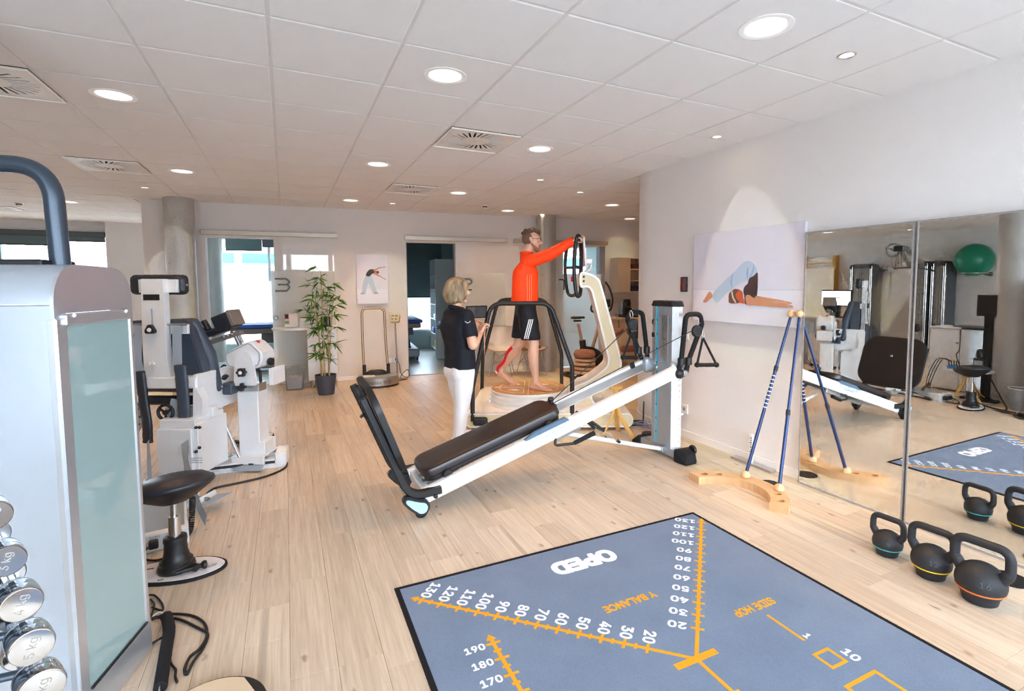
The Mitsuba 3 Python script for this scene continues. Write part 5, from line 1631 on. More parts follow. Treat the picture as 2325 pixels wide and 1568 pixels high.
for y, x0, x1 in ((YN, 0.80, 3.0), (YF_, 0.80, 3.06)):
    pr = [(-0.022, -0.052), (0.022, -0.052), (0.026, -0.045), (0.026, 0.04), (0.02, 0.05), (-0.02, 0.05), (-0.026, 0.04), (-0.026, -0.045)]
    pr = [(b, a) for a, b in pr][::-1]
    pr = [(0.022, -0.052), (0.026, -0.045), (0.026, 0.04), (0.02, 0.05), (-0.02, 0.05), (-0.026, 0.04), (-0.026, -0.045), (-0.022, -0.052)]
    k = gl.p('rail', sweep([along(x0, y), along(x1, y)], pr, False, UPN), 'm_powder_white', 20, 'white rail')
    gl.p('rail_track', sweep([along(x0 + 0.02, y + (0.036 if y < 3.6 else -0.036)), along(x1 - 0.05, y + (0.036 if y < 3.6 else -0.036))], [(0.012, -0.03), (0.012, 0.03), (-0.012, 0.03), (-0.012, -0.03)], False, UPN), 'm_alu', 20, sub=k)
gl.p('cross_beam', box(0.80, 0.86, YN, YF_, rz_(0.83) - 0.03, rz_(0.83) + 0.03, 0.005), 'm_powder_white')
gl.p('end_track', cat([frame(box(0, 0.26, -0.03, 0.03, -0.02, 0.02, 0.004), along(0.84, y, 0.02), SL, V(0, 1, 0), UPN) for y in (3.58, 3.70)]), 'm_alu')
# padded board
pad0, pad1 = 0.85, 1.94
PO = rrect(0, (pad1 - pad0) / SL[0], -0.185, 0.185, 0.085, 8)
pm = m3.CrossSection([np.array(PO.exterior.coords)[:-1][::-1 if not PO.exterior.is_ccw else 1]])
lev = [(0.0, 0.010), (0.012, 0.0), (0.04, 0.0), (0.058, 0.006), (0.066, 0.02), (0.07, 0.045)]
v, f = [], []
base_ = np.array(PO.buffer(-0.0).exterior.coords)[:-1]
ctr = np.array([(pad1 - pad0) / SL[0] / 2, 0])
for z, i_ in lev:
    q = PO.buffer(-i_, join_style=1, quad_segs=8)
    ex = np.array(q.exterior.coords)
    L_ = LineString(ex)
    s_ = np.linspace(0, 1, 121)[:-1]
    ring_ = np.array([L_.interpolate(t_, normalized=True).coords[0] for t_ in s_])
    v += [(x, y, z) for x, y in ring_]
n_ = 120
for r_i in range(len(lev) - 1):
    for j in range(n_):
        a_, b_ = r_i * n_ + j, r_i * n_ + (j + 1) % n_
        f += [(a_, b_, b_ + n_), (a_, b_ + n_, a_ + n_)]
v += [(*ctr, lev[0][0]), (*ctr, lev[-1][0] + 0.002)]
for j in range(n_):
    f += [(len(v) - 2, (j + 1) % n_, j), (len(v) - 1, (len(lev) - 1) * n_ + j, (len(lev) - 1) * n_ + (j + 1) % n_)]
pmesh = trimesh.Trimesh(v, f, process=False)
if pmesh.volume < 0:
    pmesh.invert()
o_ = along(pad0, 3.66, 0.075)
gl.p('board_pad', frame(pmesh, o_, SL, V(0, 1, 0), UPN), 'm_pad', 35, 'long black padded board')
gl.p('board_seam', frame(strip([(0.05, -0.11, 0), (1.08, -0.11, 0)], 0.004, 0.003), o_ + UPN * 0.0695, SL, V(0, 1, 0), UPN), 'm_black', 20)
gl.p('board_tray', frame(prism(PO.buffer(-0.015), -0.03, 0.0), o_, SL, V(0, 1, 0), UPN), 'm_black', 30)
for s_ in (-1, 1):
    ck = prism([(0.0, 0.0), (0.33, 0.0), (0.37, 0.05), (0.34, 0.085), (0.06, 0.085), (-0.03, 0.06)], -0.014, 0.014, 0.004)
    gl.p('side_guard', frame(ck, along(1.60, 3.66 + s_ * 0.232, -0.01), SL, UPN, V(0, -1, 0)), 'm_blue_grey', 30, 'blue grey side guard')
for x in (1.0, 1.8):
    for s_ in (-1, 1):
        gl.p('roller', frame(lathe([(0, -0.012), (0.03, -0.012), (0.034, 0), (0.03, 0.012), (0, 0.012)], 20), along(x, 3.66 + s_ * 0.2, 0.06), SL, UPN, V(0, -1, 0)), 'm_black', 30)
# tower on its foot bar
P_ = [(3.06, 3.56), (3.06, 3.83), (3.09, 3.86), (3.15, 3.86), (3.17, 3.83), (3.17, 3.55), (3.14, 3.52), (3.10, 3.52)]
gl.p('tower', prism(P_[::-1], 0.085, 1.372), 'm_tower', 20, 'grey tower')
gl.p('tower_corner', prism([(3.0585, 3.5595), (3.0995, 3.5185), (3.1405, 3.5185), (3.1405, 3.5215), (3.101, 3.5215), (3.0605, 3.561)][::-1], 0.09, 1.37), 'm_tower_light', 20, 'pale corner strip with level marks')
gl.p('tower_cap', frame(skel([[(V(x, y, 1.375), (0.012, 0.012, 0.008)) for x, y in P_] + [(V(x * 0.9 + 0.3115, y * 0.9 + 0.369, 1.408), (0.012, 0.012, 0.01)) for x, y in P_]], 0.03, 0), (0, 0, 0), V(1, 0, 0), V(0, 1, 0), V(0, 0, 1)), 'm_black', 40)
gl.p('teal_stripe', box(3.0575, 3.0605, 3.752, 3.772, 0.10, 1.37), 'm_teal', label='teal stripe')
gl.p('stripe_edge', box(3.0578, 3.0603, 3.772, 3.778, 0.10, 1.37), 'm_tower_light')
gl.p('name_plate', box(3.057, 3.0605, 3.615, 3.70, 0.86, 1.29), 'm_alu')
for s_, i_ in zip('ENCOMPASS', range(9)):
    pass
let = [frame(text(s_, 0.030, 0.0012, False), V(3.0568, 3.658, 1.262 - i_ * 0.0465), V(0, -1, 0), V(0, 0, 1), V(-1, 0, 0)) for i_, s_ in enumerate('ENCOMPASS')]
gl.p('lettering', cat(let), 'm_digit', False, 'vertical lettering')
marks = []
for i in range(13):
    z = 0.16 + i * 0.052 + (0.04 if i > 4 else 0)
    if z < 0.80:
        marks.append(frame(text(str(i + 1), 0.016, 0.0008), V(3.118, 3.5178, z), V(1, 0, 0), V(0, 0, 1), V(0, -1, 0)))
marks.append(frame(text('22', 0.02, 0.0008), V(3.118, 3.5178, 1.30), V(1, 0, 0), V(0, 0, 1), V(0, -1, 0)))
gl.p('level_marks', cat(marks), 'm_digit', False)
holes = [tr(lathe([(0, 0), (0.007, 0), (0.007, 0.002), (0, 0.002)], 10), (3.0585, 3.762, 0.2 + i * 0.13), (0, -PI / 2, 0)) for i in range(9)]
gl.p('pin_holes', cat(holes), 'm_dark', False)
gl.p('emblem', tr(lathe([(0, 0), (0.026, 0), (0.026, 0.004), (0, 0.006)], 20), (3.0585, 3.81, 1.22), (0, -PI / 2, 0)), 'm_chrome', 30)
gl.p('pin_plate', box(3.056, 3.06, 3.80, 3.835, 1.08, 1.12), 'm_dark')
gl.p('latch', box(3.10, 3.16, 3.505, 3.52, 0.40, 0.415, 0.003), 'm_white')
gl.p('foot_bar', prism([(3.05, 3.46), (3.05, 4.02), (3.17, 4.02), (3.17, 3.46)][::-1], 0.025, 0.088, 0.006), 'm_tower', 20)
gl.p('foot_cap', skel([[(V(3.045, 3.47, 0.02), 0.018), (V(3.185, 3.47, 0.02), 0.018), (V(3.05, 3.47, 0.095), 0.02), (V(3.18, 3.47, 0.095), 0.02), (V(3.06, 3.36, 0.02), 0.018), (V(3.16, 3.36, 0.02), 0.018), (V(3.09, 3.38, 0.07), 0.03), (V(3.15, 3.38, 0.07), 0.03)]], 0.03, 2), 'm_rubber', 40)
gl.p('foot_cap', skel([[(V(3.045, 4.0, 0.02), 0.018), (V(3.175, 4.0, 0.02), 0.018), (V(3.05, 4.0, 0.085), 0.02), (V(3.17, 4.0, 0.085), 0.02), (V(3.06, 4.1, 0.02), 0.018), (V(3.16, 4.1, 0.02), 0.018)]], 0.03, 2), 'm_rubber', 40)
k = gl.p('wheel', tr(lathe([(0, -0.012), (0.04, -0.012), (0.044, 0), (0.04, 0.012), (0, 0.012)], 24), (3.2, 3.43, 0.10), (0, PI / 2, 0)), 'm_black', 30)
for y in (YN + 0.04, YF_ - 0.04):
    gl.p('carriage', skel([[(V(3.04, y, 0.80), 0.05), (V(3.13, y, 0.80), 0.045), (V(3.0, y, 0.86), 0.035), (V(3.0, y, 0.78), 0.035)]], 0.03, 0), 'm_tower', 40)
    gl.p('carriage_bolt', tr(lathe([(0, 0), (0.028, 0), (0.028, 0.03), (0.02, 0.036), (0, 0.036)], 20), (3.07, y - 0.06, 0.80), (PI / 2, 0, 0)), 'm_alu', 30)
# folding leg: lower tube, gas struts, lever
gl.p('lower_tube', tube([V(1.95, 3.66, 0.36), V(2.06, 3.66, 0.335), V(3.06, 3.66, 0.06)], 0.019, 14), 'm_tower_light', 40, 'pale lower tube')
gl.p('tube_bracket', box(3.02, 3.07, 3.62, 3.70, 0.045, 0.10, 0.005), 'm_alu')
for y, x1, z1 in ((3.63, 2.54, 0.216), (3.69, 2.45, 0.24)):
    a_, b_ = V(2.16, y, 0.50), V(x1, y, z1)
    m_ = a_ * 0.38 + b_ * 0.62
    k = gl.p('gas_strut', rod(a_, m_, 0.013), 'm_black', 40)
    gl.p('strut_rod', rod(m_, b_, 0.006), 'm_chrome', 40, sub=k)
    gl.p('strut_end', rod(b_ - (b_ - a_) * 0.02, b_ + (b_ - a_) * 0.05, 0.012), 'm_black', 40, sub=k)
gl.p('lever', tube(fillet([V(1.82, 3.42, 0.39), V(1.80, 3.40, 0.345), V(1.95, 3.38, 0.345), V(2.12, 3.36, 0.405)], 0.03), 0.010, 10), 'm_black', 40)
gl.p('lever_grip', tube([V(1.96, 3.379, 0.348), V(2.13, 3.36, 0.41)], [0.016, 0.019], 14), 'm_rubber', 40)
gl.p('lower_bracket', frame(box(-0.12, 0.12, -0.012, 0.012, -0.035, 0.02, 0.004), along(1.93, 3.475, -0.06), SL, V(0, 1, 0), UPN), 'm_alu')
# squat stand: black board on a bent frame, castors
for y in (3.40, 3.92):
    P = fillet([V(0.42, y, 0.84), V(0.615, y, 0.36), V(0.70, y, 0.15), V(0.915, y, 0.165)], [0, 0.1, 0.16, 0], 8)
    gl.p('stand_frame', strip(P, 0.05, 0.055, V(0, 1, 0), c=0.008), 'm_black', 40)
    gl.p('stand_bolt', tr(lathe([(0, 0), (0.016, 0), (0.014, 0.012), (0, 0.014)], 16), (0.87, y - 0.028, 0.135), (PI / 2, 0, 0)), 'm_black', 30)
bd_ = rrect(-0.36, 0.36, -0.02, 0.60, 0.17, 10)
dirB = V(0.42 - 0.645, 0, 0.90 - 0.29)
dirB /= np.linalg.norm(dirB)
nB = np.cross(V(0, 1, 0), dirB)
gl.p('stand_board', frame(prism(bd_, -0.02, 0.02, 0.006), V(0.62, 3.66, 0.33) + nB * 0.045, V(0, 1, 0), dirB, np.cross(V(0, 1, 0), dirB)), 'm_black', 30, 'wide rounded black footboard')
gl.p('board_stud', frame(lathe([(0, -0.01), (0.016, -0.01), (0.016, 0.032), (0.01, 0.036), (0, 0.036)], 16), V(0.62, 3.66, 0.33) + nB * 0.045 + dirB * 0.36, V(0, 1, 0), dirB, np.cross(V(0, 1, 0), dirB)), 'm_alu', 30)
gl.p('board_bracket', frame(box(-0.1, 0.1, 0.52, 0.56, -0.055, -0.02, 0.004), V(0.62, 3.66, 0.33) + nB * 0.045, V(0, 1, 0), dirB, np.cross(V(0, 1, 0), dirB)), 'm_black')
gl.p('hook', frame(cat([tube([(0.2, 0.28, -0.02), (0.2, 0.28, -0.07)], 0.018, 10), tube(catmull([(0.2, 0.28, -0.06), (0.2, 0.33, -0.075), (0.2, 0.32, -0.10)], 4), 0.01, 8)]), V(0.62, 3.66, 0.33) + nB * 0.045, V(0, 1, 0), dirB, np.cross(V(0, 1, 0), dirB)), 'm_black', 40)
for y, s_ in ((3.40, -1), (3.92, 1)):
    pod = stroke([(0.68, 0.135), (0.73, 0.10), (0.775, 0.075)], [0.03, 0.045, 0.055])
    gl.p('castor_cover', frame(flipfix(prism(pod, -0.032, 0.032, 0.012)), (0, y + s_ * 0.012, 0), V(1, 0, 0), V(0, 0, 1), V(0, 1, 0)), 'm_black', 40)
    gl.p('castor_inlay', frame(flipfix(prism(pod.buffer(-0.018), s_ * 0.03, s_ * 0.036) if s_ > 0 else prism(pod.buffer(-0.018), -0.036, -0.03)), (0, y + s_ * 0.012, 0), V(1, 0, 0), V(0, 0, 1), V(0, 1, 0)), 'm_cyan_cap', 40, 'pale blue inlay')
    gl.p('wheel', tr(lathe([(0, -0.02), (0.036, -0.02), (0.042, -0.012), (0.042, 0.012), (0.036, 0.02), (0, 0.02)], 28), (0.775, y + s_ * 0.01, 0.042), (PI / 2, 0, 0)), 'm_rubber', 40)
# pulley arms with foam covered tubes, pulleys, triangular handles, cable
for s_, y, tops in ((-1, YN, [(3.02, 0.83), (3.045, 0.90), (3.045, 1.31), (3.20, 1.31), (3.225, 1.22), (3.125, 0.90), (3.10, 0.80), (3.03, 0.77)]),
                    (1, YF_, [(3.06, 0.84), (3.05, 0.95), (2.995, 1.305), (2.86, 1.315), (2.82, 1.25), (2.955, 0.95), (3.0, 0.85), (3.05, 0.83)])):
    yo = y + s_ * 0.02
    P = fillet([V(a_, yo - (0.05 if 2 <= i <= 4 and s_ < 0 else 0.0), b_) for i, (a_, b_) in enumerate(tops)], 0.055, 6)
    k = gl.p('arm_tube', tube(P, 0.021, 14), 'm_rubber', 50)
    gl.p('arm_socket', ball(0.045, V(tops[0][0], yo, tops[0][1] - 0.03), 2, (1, 1, 1)), 'm_black', True, sub=k)
    for i in (1, 5):
        gl.p('arm_collar', tr(lathe([(0.02, -0.03), (0.03, -0.03), (0.03, 0.03), (0.02, 0.03)], 16), (tops[i][0], yo, tops[i][1])), 'm_black', 40, sub=k)
    px_, pz_ = (3.20, 1.235) if s_ < 0 else (2.83, 1.27)
    hub_ = V(px_, yo - 0.07, pz_)
    gl.p('carabiner', tube(hub_ + catmull([(0, 0.03, 0.06), (0.015, 0.02, 0.035), (0.012, 0.015, 0.0), (-0.012, 0.015, 0.0), (-0.014, 0.02, 0.04)], 4, True), 0.004, 6, True), 'm_chrome', True)
    k = gl.p('pulley', frame(lathe([(0, -0.018), (0.045, -0.018), (0.052, -0.01), (0.047, 0), (0.052, 0.01), (0.045, 0.018), (0, 0.018)], 28), hub_ + V(-0.05 if s_ < 0 else 0.0, 0, -0.07), V(1, 0, 0), V(0, 0, 1), V(0, -1, 0)), 'm_black', 40)
    hd = hub_ + V(0.02 if s_ < 0 else 0.0, 0, -0.13)
    w_ = 0.085
    A_, B_, Cc = hd, hd + V(0.05 if s_ < 0 else -0.06, -0.0, -0.24) + VX * w_, hd + V(0.05 if s_ < 0 else 0.0, -0.0, -0.24) - VX * w_
    k = gl.p('handle_strap', cat([strip([A_, B_], 0.018, 0.006, VY), strip([A_, Cc], 0.018, 0.006, VY)]), 'm_rubber', True)
    gl.p('handle_grip', cat([rod(B_, Cc, 0.017), ball(0.022, B_, 2), ball(0.022, Cc, 2)]), 'm_rubber', 50)
    gl.p('snap_hook', tube(hd + catmull([(0, 0, 0.06), (0.01, 0, 0.03), (0.008, 0, 0.0), (-0.008, 0, 0.0), (-0.01, 0, 0.03)], 4, True), 0.004, 6, True), 'm_chrome', True)
    end = along(1.95, 3.66 + s_ * 0.02, 0.13)
    gl.p('cable', tube([end, hub_ + V(-0.09 if s_ < 0 else 0.0, 0, -0.06)], 0.0035, 6), 'm_dark', True)
gl.p('cable_yoke', cat([rod(along(1.95, 3.60, 0.12), along(1.95, 3.74, 0.12), 0.012), rod(along(1.94, 3.67, 0.10), along(1.97, 3.67, 0.17), 0.014), ball(0.02, along(1.95, 3.67, 0.16), 2)]), 'm_black', 40)
gl.p('cable_clip', frame(box(-0.02, 0.02, -0.015, 0.015, -0.02, 0.03, 0.004), along(2.86, 3.845, 0.05), SL, V(0, 1, 0), UPN), 'm_black')
# ---------------------------------------------------------------- right wall: mirror, poster, switches
MT = math.radians(0.35)
MC = V(3.585, 1.9, 0)
MD = V(-math.sin(MT), math.cos(MT), 0)      # along the mirror, away from the camera
MNv = V(-math.cos(MT), -math.sin(MT), 0)
mp = lambda t_, z, o=0.0: MC + MD * t_ + V(0, 0, z) + MNv * o
mfr = lambda m: frame(m, MC, MD, V(0, 0, 1), np.cross(MD, V(0, 0, 1)))
mat('m_mirror_frame', '9b9895', 0.45, 0.3)
mw = Thing('wall_mirror', 'tall wall mirror, the panel on the left beside the poster', 'mirror', 'tall wall mirror panels')
for n_, (t0, t1) in enumerate(((0.008, 0.765), (-0.765, -0.008), (-1.53, -0.78))):
    if n_:
        mw = Thing('wall_mirror', ('tall wall mirror, the right-hand panel behind the kettlebells', 'tall wall mirror panel beyond the right edge')[n_ - 1], 'mirror', 'tall wall mirror panels')
    gm = trimesh.Trimesh([mp(t0, 0.02), mp(t1, 0.02), mp(t1, 1.945), mp(t0, 1.945)], [(0, 1, 2), (0, 2, 3)], process=False)
    mw.p('backing', hull([mp(a_, z, o) for a_ in (t0, t1) for z in (0.005, 1.95) for o in (-0.03, -0.002)]), 'm_white')
    mw.p('glass', gm, 'm_mirror', False)
    for a_, b_ in ((t0, t0 + 0.009), (t1 - 0.009, t1)):
        mw.p('frame_strip', hull([mp(x, z, o) for x in (a_, b_) for z in (0.0, 1.955) for o in (-0.03, 0.002)]), 'm_mirror_frame')
    for z0_, z1_ in ((0.0, 0.014), (1.945, 1.957)):
        mw.p('frame_strip', hull([mp(x, z, o) for x in (t0, t1) for z in (z0_, z1_) for o in (-0.03, 0.002)]), 'm_mirror_frame')
W = 1.21
ps = Thing('poster', 'large landscape canvas of a person folded in a shoulder stand, beside the mirror', 'picture', M=np.array([[0, 0, -1, 3.645], [-1, 0, 0, 3.905], [0, 1, 0, 1.215], [0, 0, 0, 1.0]]))
ps.p('canvas', box(0, W, 0, 0.83, 0, 0.03, 0.002), 'm_print_bg')
ps.p('printed_floor', box(0.003, W - 0.003, 0.003, 0.30, 0.03, 0.0308), 'm_floor_print')
mat('m_line_print', 'bfc0d6', 0.6)
ps.p('printed_line', box(0.003, W - 0.003, 0.30, 0.304, 0.03, 0.0309), 'm_line_print')
# source crop frame: x 90..1420, top edge 400->250, bottom 1385->1475
def q(x, y):
    u_ = (x - 88) / 1325
    # undo the perspective: nearer (right) side is stretched
    u2 = u_ * 1.0 / (1.0 + 0.16 * (1 - u_)) * 1.0
    u2 = u_ * (1 + 0.155 * (1 - u_))
    top, bot = 402 - 152 * u_, 1385 + 93 * u_
    return (u2 * W, 0.83 * (1 - (y - top) / (bot - top)))
jeans = Polygon(blob([q(345, 1110), q(375, 1040), q(480, 940), q(600, 830), q(700, 725), q(770, 698), q(840, 735), q(880, 810), q(878, 860), q(830, 890), q(770, 920), q(700, 935), q(620, 990), q(540, 1050), q(440, 1150), q(395, 1182), q(370, 1165)])).buffer(0)
ps.p('printed_trousers', ext_(jeans, 0.0312), 'm_jeans_print')
mat('m_fold_print', '93acc8', 0.6)
ps.p('printed_folds', ext_(unary_union([stroke([q(770, 780), q(765, 850), q(772, 915)], [0.006, 0.01, 0.004]), stroke([q(590, 850), q(572, 930), q(585, 1000)], [0.004, 0.008, 0.004]), stroke([q(840, 745), q(830, 810), q(790, 890)], [0.004, 0.008, 0.004])]), 0.0325), 'm_fold_print')
torso = Polygon(blob([q(882, 835), q(888, 950), q(885, 1060), q(865, 1140), q(760, 1205), q(735, 1110), q(722, 1040), q(740, 990), q(772, 960), q(790, 900), q(840, 870)])).buffer(0)
ps.p('printed_top', ext_(torso, 0.0318), 'm_black_print')
skin = unary_union([Polygon(blob([q(222, 1170), q(250, 1130), q(285, 1075), q(310, 1055), q(345, 1105), q(300, 1150), q(265, 1178)])).buffer(0),
                    Polygon(blob([q(750, 1110), q(790, 1090), q(850, 1125), q(960, 1145), q(1080, 1180), q(1200, 1195), q(1290, 1215), q(1290, 1235), q(1150, 1232), q(1000, 1220), q(850, 1212), q(770, 1205)])).buffer(0),
                    stroke([q(880, 1125), q(1050, 1150), q(1180, 1170), q(1280, 1185)], [0.018, 0.015, 0.013, 0.006])])
ps.p('printed_skin', ext_(skin, 0.033), 'm_skin_print')
face = Polygon(blob([q(600, 1050), q(650, 1025), q(690, 1040), q(715, 1070), q(720, 1120), q(745, 1190), q(690, 1185), q(640, 1175), q(610, 1120)])).buffer(0)
mat('m_face_print', 'c4583a', 0.6)
ps.p('printed_face', ext_(face, 0.0335), 'm_face_print')
hair = Polygon(blob([q(552, 1080), q(590, 1040), q(630, 1022), q(665, 1040), q(632, 1080), q(640, 1130), q(672, 1170), q(650, 1188), q(560, 1185), q(548, 1140)])).buffer(0)
ps.p('printed_hair', ext_(hair, 0.034), 'm_hair_print')
mat('m_band_print', 'cfc4c8', 0.6)
ps.p('printed_headband', ext_(stroke([q(585, 1055), q(600, 1120), q(632, 1175)], [0.008, 0.009, 0.008]), 0.035), 'm_band_print')
wx = lambda y0, y1, z0, z1, d, c=0.003: box(XR - d, XR, y0, y1, z0, z1, c)
t = Thing('wall_panel', 'black wall touch panel left of the large poster', 'control panel')
t.p('frame', wx(4.02, 4.11, 1.49, 1.64, 0.018), 'm_black')
t.p('screen', box(XR - 0.0195, XR - 0.0178, 4.03, 4.10, 1.50, 1.63), 'm_screen_dark')
mat('m_red_dim', '5a1512', 0.3)
t.p('red_display', box(XR - 0.0205, XR - 0.0192, 4.08, 4.098, 1.51, 1.62), 'm_red_dim', label='dim red display strip')
t = Thing('light_switch', 'white switch plate behind the right pulley arm of the trainer', 'light switch')
t.p('plate', wx(3.99, 4.07, 1.0, 1.08, 0.01), 'm_white')
t.p('rocker', wx(4.002, 4.058, 1.012, 1.068, 0.014), 'm_white')
t = Thing('wall_socket', 'white wall socket low on the wall right of the grey tower', 'wall socket', 'wall sockets')
t.p('plate', wx(3.985, 4.075, 0.245, 0.335, 0.012), 'm_white')
t.p('ring', tr(trimesh.creation.annulus(0.021, 0.026, 0.006), (XR - 0.012, 4.03, 0.29), (0, PI / 2, 0)), 'm_white', 30)
t.p('recess', tr(lathe([(0, 0), (0.02, 0), (0.02, 0.003), (0, 0.003)], 20), (XR - 0.0125, 4.03, 0.29), (0, -PI / 2, 0)), 'm_grey', 30)
t = Thing('measuring_slide', 'grey floor strip with an upright white scale against the wall', 'measuring device')
t.p('floor_strip', tr(box(-0.035, 0.035, -0.215, 0.215, 0.0, 0.018, 0.003), (3.595, 3.12, 0)), 'm_alu')
t.p('upright', box(3.585, 3.605, 3.12, 3.155, 0.018, 0.265, 0.002), 'm_white')
t.p('scale_marks', cat([box(3.584, 3.586, 3.126, 3.126 + (0.02 if i % 2 else 0.012), 0.05 + 0.02 * i, 0.056 + 0.02 * i) for i in range(10)]), 'm_dark')

# ---------------------------------------------------------------- blue floor mat with printed scales
def mat_tex(p, n, uv):
    g = noise(p.x * 420, p.y * 420, 1.0)
    h = fbm(p.x * 6, p.y * 6, 3.0, 3)
    return mix((0.125, 0.165, 0.235), (0.19, 0.235, 0.315), 0.55 * g + 0.45 * h)


mat('m_mat', proc(mat_tex), 0.95, spec=0.1)
mat('m_mat_edge', '1b191c', 0.85, spec=0.2)
mat('m_mat_orange', 'f0962a', 0.9, spec=0.1)
mat('m_mat_white', 'dfe3ea', 0.9, spec=0.1)
mx0, mx1, my0, my1 = 0.453, 2.462, -0.42, 2.625
tm_ = Thing('floor_mat', 'large slate blue exercise mat with white and orange printed measuring scales', 'mat')
tm_.p('border', prism(sbox(mx0, my0, mx1, my1).difference(sbox(mx0 + 0.026, my0 + 0.026, mx1 - 0.026, my1 - 0.026)), 0.0005, 0.004), 'm_mat_edge', label='black rubber border')
tm_.p('pile', box(mx0 + 0.024, mx1 - 0.024, my0 + 0.024, my1 - 0.024, 0.0008, 0.007, 0.002), 'm_mat')
ZP = 0.0072
OX, OY = 1.4845, 1.5475


def bar(a, b, w):
    a, b = np.asarray(a, float), np.asarray(b, float)
    d = (b - a) / np.linalg.norm(b - a)
    n_ = V(-d[1], d[0]) * w / 2
    return Polygon([a + n_, b + n_, b - n_, a - n_])


def scale_(ang, first, last, step=10, L=1.34, t0=0.0):
    d = V(math.cos(ang), math.sin(ang))
    n_ = V(-d[1], d[0])
    o = V(OX, OY)
    g = [bar(o + d * t0, o + d * L, 0.017)]
    tip = o + d * (L + 0.025)
    g.append(Polygon([tip, tip - d * 0.04 + n_ * 0.022, tip - d * 0.04 - n_ * 0.022]))
    for k in range(first, last + 1, 5):
        c = o + d * k / 100
        big = k % 10 == 0
        g.append(bar(c - n_ * (0.03 if big else 0.017), c + n_ * (0.03 if big else 0.017), 0.013 if big else 0.012))
    return unary_union(g), d, n_


gL, dL, nL = scale_(math.radians(135.6), 20, 130)
gU, dU, nU = scale_(math.radians(45.5), 20, 130)
gA, dA_, nA = scale_(math.radians(-90), 20, 130)
gb = bar((OX - 0.11, OY), (OX + 0.11, OY), 0.034)
tm_.p('printed_star', ext_(unary_union([gL, gU, gA, gb]), ZP - 0.001, 0.0014), 'm_mat_orange', False, 'orange three-armed measuring star')
sc_ = [bar((0.762, 0.0), (0.762, 2.045), 0.017), Polygon([(0.762, 2.075), (0.738, 2.035), (0.786, 2.035)])]
for i in range(0, 40):
    y = 2.012 - 0.05 * i
    sc_.append(bar((0.762 - (0.033 if i % 2 == 0 else 0.018), y), (0.762 + (0.033 if i % 2 == 0 else 0.018), y), 0.013))
tm_.p('printed_scale', ext_(unary_union(sc_), ZP - 0.001, 0.0014), 'm_mat_orange', False, 'orange straight scale')


def mtext(s, x, y, t, u, h, xs=1.0, bold=2.2):
    m = text(s, h, 0.0014, int(bold), True, xs)
    return frame(m, V(x, y, ZP - 0.001), V(*t, 0), V(*u, 0), V(0, 0, 1))


nums = []
for k in range(20, 131, 10):
    w_ = 0.012 * len(str(k)) + 0.03
    c = V(OX, OY) + dL * k / 100 + dU * (0.052 + 0.012 * len(str(k)))
    nums.append(mtext(str(k), *c, -dU, -dL, 0.050, 1.0))
    c = V(OX, OY) + dU * k / 100 + dL * (0.062 + 0.014 * len(str(k)))
    nums.append(mtext(str(k), *c, dL, -dU, 0.044, 1.15))
for i, k in enumerate(range(190, 20, -10)):
    nums.append(mtext(str(k), 0.762 - 0.085, 2.012 - 0.1 * i, (1, 0), (0, 1), 0.036, 1.0))
nums.append(mtext('1', 2.025, 1.438, (0, -1), (1, 0), 0.034))
nums.append(mtext('10', 2.083, 1.277, (0, -1), (1, 0), 0.042))
for m_ in nums:
    tm_.p('printed_number', m_, 'm_mat_white', False)
tm_.p('printed_logo', mtext('OPED', 1.462, 2.405, (-1, 0), (0, -1), 0.105, 1.02, 4), 'm_mat_white', False, 'white OPED logo')
tm_.p('printed_title', mtext('Y BALANCE', 1.472, 1.988, (-1, 0), (0, -1), 0.046, 0.86), 'm_mat_orange', False, 'orange words Y BALANCE')
tm_.p('printed_title', mtext('SIDE HOP', 1.982, 1.687, (-1, 0), (0, -1), 0.046, 0.86), 'm_mat_orange', False, 'orange words SIDE HOP')
def orect(x0, x1, y0, y1, w):
    return sbox(x0, y0, x1, y1).difference(sbox(x0 + w, y0 + w, x1 - w, y1 - w))
tm_.p('printed_frames', ext_(unary_union([bar((1.987, 1.619), (1.987, 1.423), 0.014), orect(1.937, 2.036, 1.257, 1.352, 0.014), orect(1.888, 2.086, 0.98, 1.184, 0.016), orect(1.84, 2.14, 0.5, 0.9, 0.016)]), ZP - 0.001, 0.0014), 'm_mat_orange', False, 'orange hopping frames')

# ---------------------------------------------------------------- wooden arc with two leaning sticks
cx_, cy_, ro, ri = 2.862, 2.655, 0.455, 0.325
def arcpt(r, a):
    return (cx_ + r * math.cos(a), cy_ + r * math.sin(a))
pts_o = np.array([(2.842, 3.088), (3.206, 2.993), (3.285, 2.456), (3.081, 2.307)])
A_ = np.c_[2 * pts_o, np.ones(4)]
s_, *_ = np.linalg.lstsq(A_, (pts_o ** 2).sum(1), rcond=None)
cx_, cy_ = s_[0], s_[1]
ro = math.sqrt(s_[2] + cx_ ** 2 + cy_ ** 2)
pts_i = np.array([(2.917, 2.997), (3.085, 2.79), (3.091, 2.553), (2.984, 2.355)])
cx_, cy_, ro, ri = 2.823, 2.685, 0.425, 0.30
a0_, a1_ = math.radians(-64), math.radians(84)
aa = np.linspace(a0_, a1_, 40)
ap = Polygon([arcpt(ro, a) for a in aa] + [arcpt(ri, a) for a in aa[::-1]])
hol = [math.radians(x) for x in (-52, -32, -12, 26, 52, 70)]
for a in (hol[0], hol[1], hol[4], hol[5]):
    ap = ap.difference(Point(arcpt((ro + ri) / 2, a)).buffer(0.027, quad_segs=8))
ar = Thing('wooden_arc', 'curved oak stand on the floor by the mirror with round hollows', 'stand')
ar.p('block', prism(ap, 0.018, 0.06, 0.003), 'm_oak', 30)
ar.p('underside', prism(Polygon([arcpt(ro, a) for a in aa] + [arcpt(ri, a) for a in aa[::-1]]), 0.0, 0.0195), 'm_oak', 30)
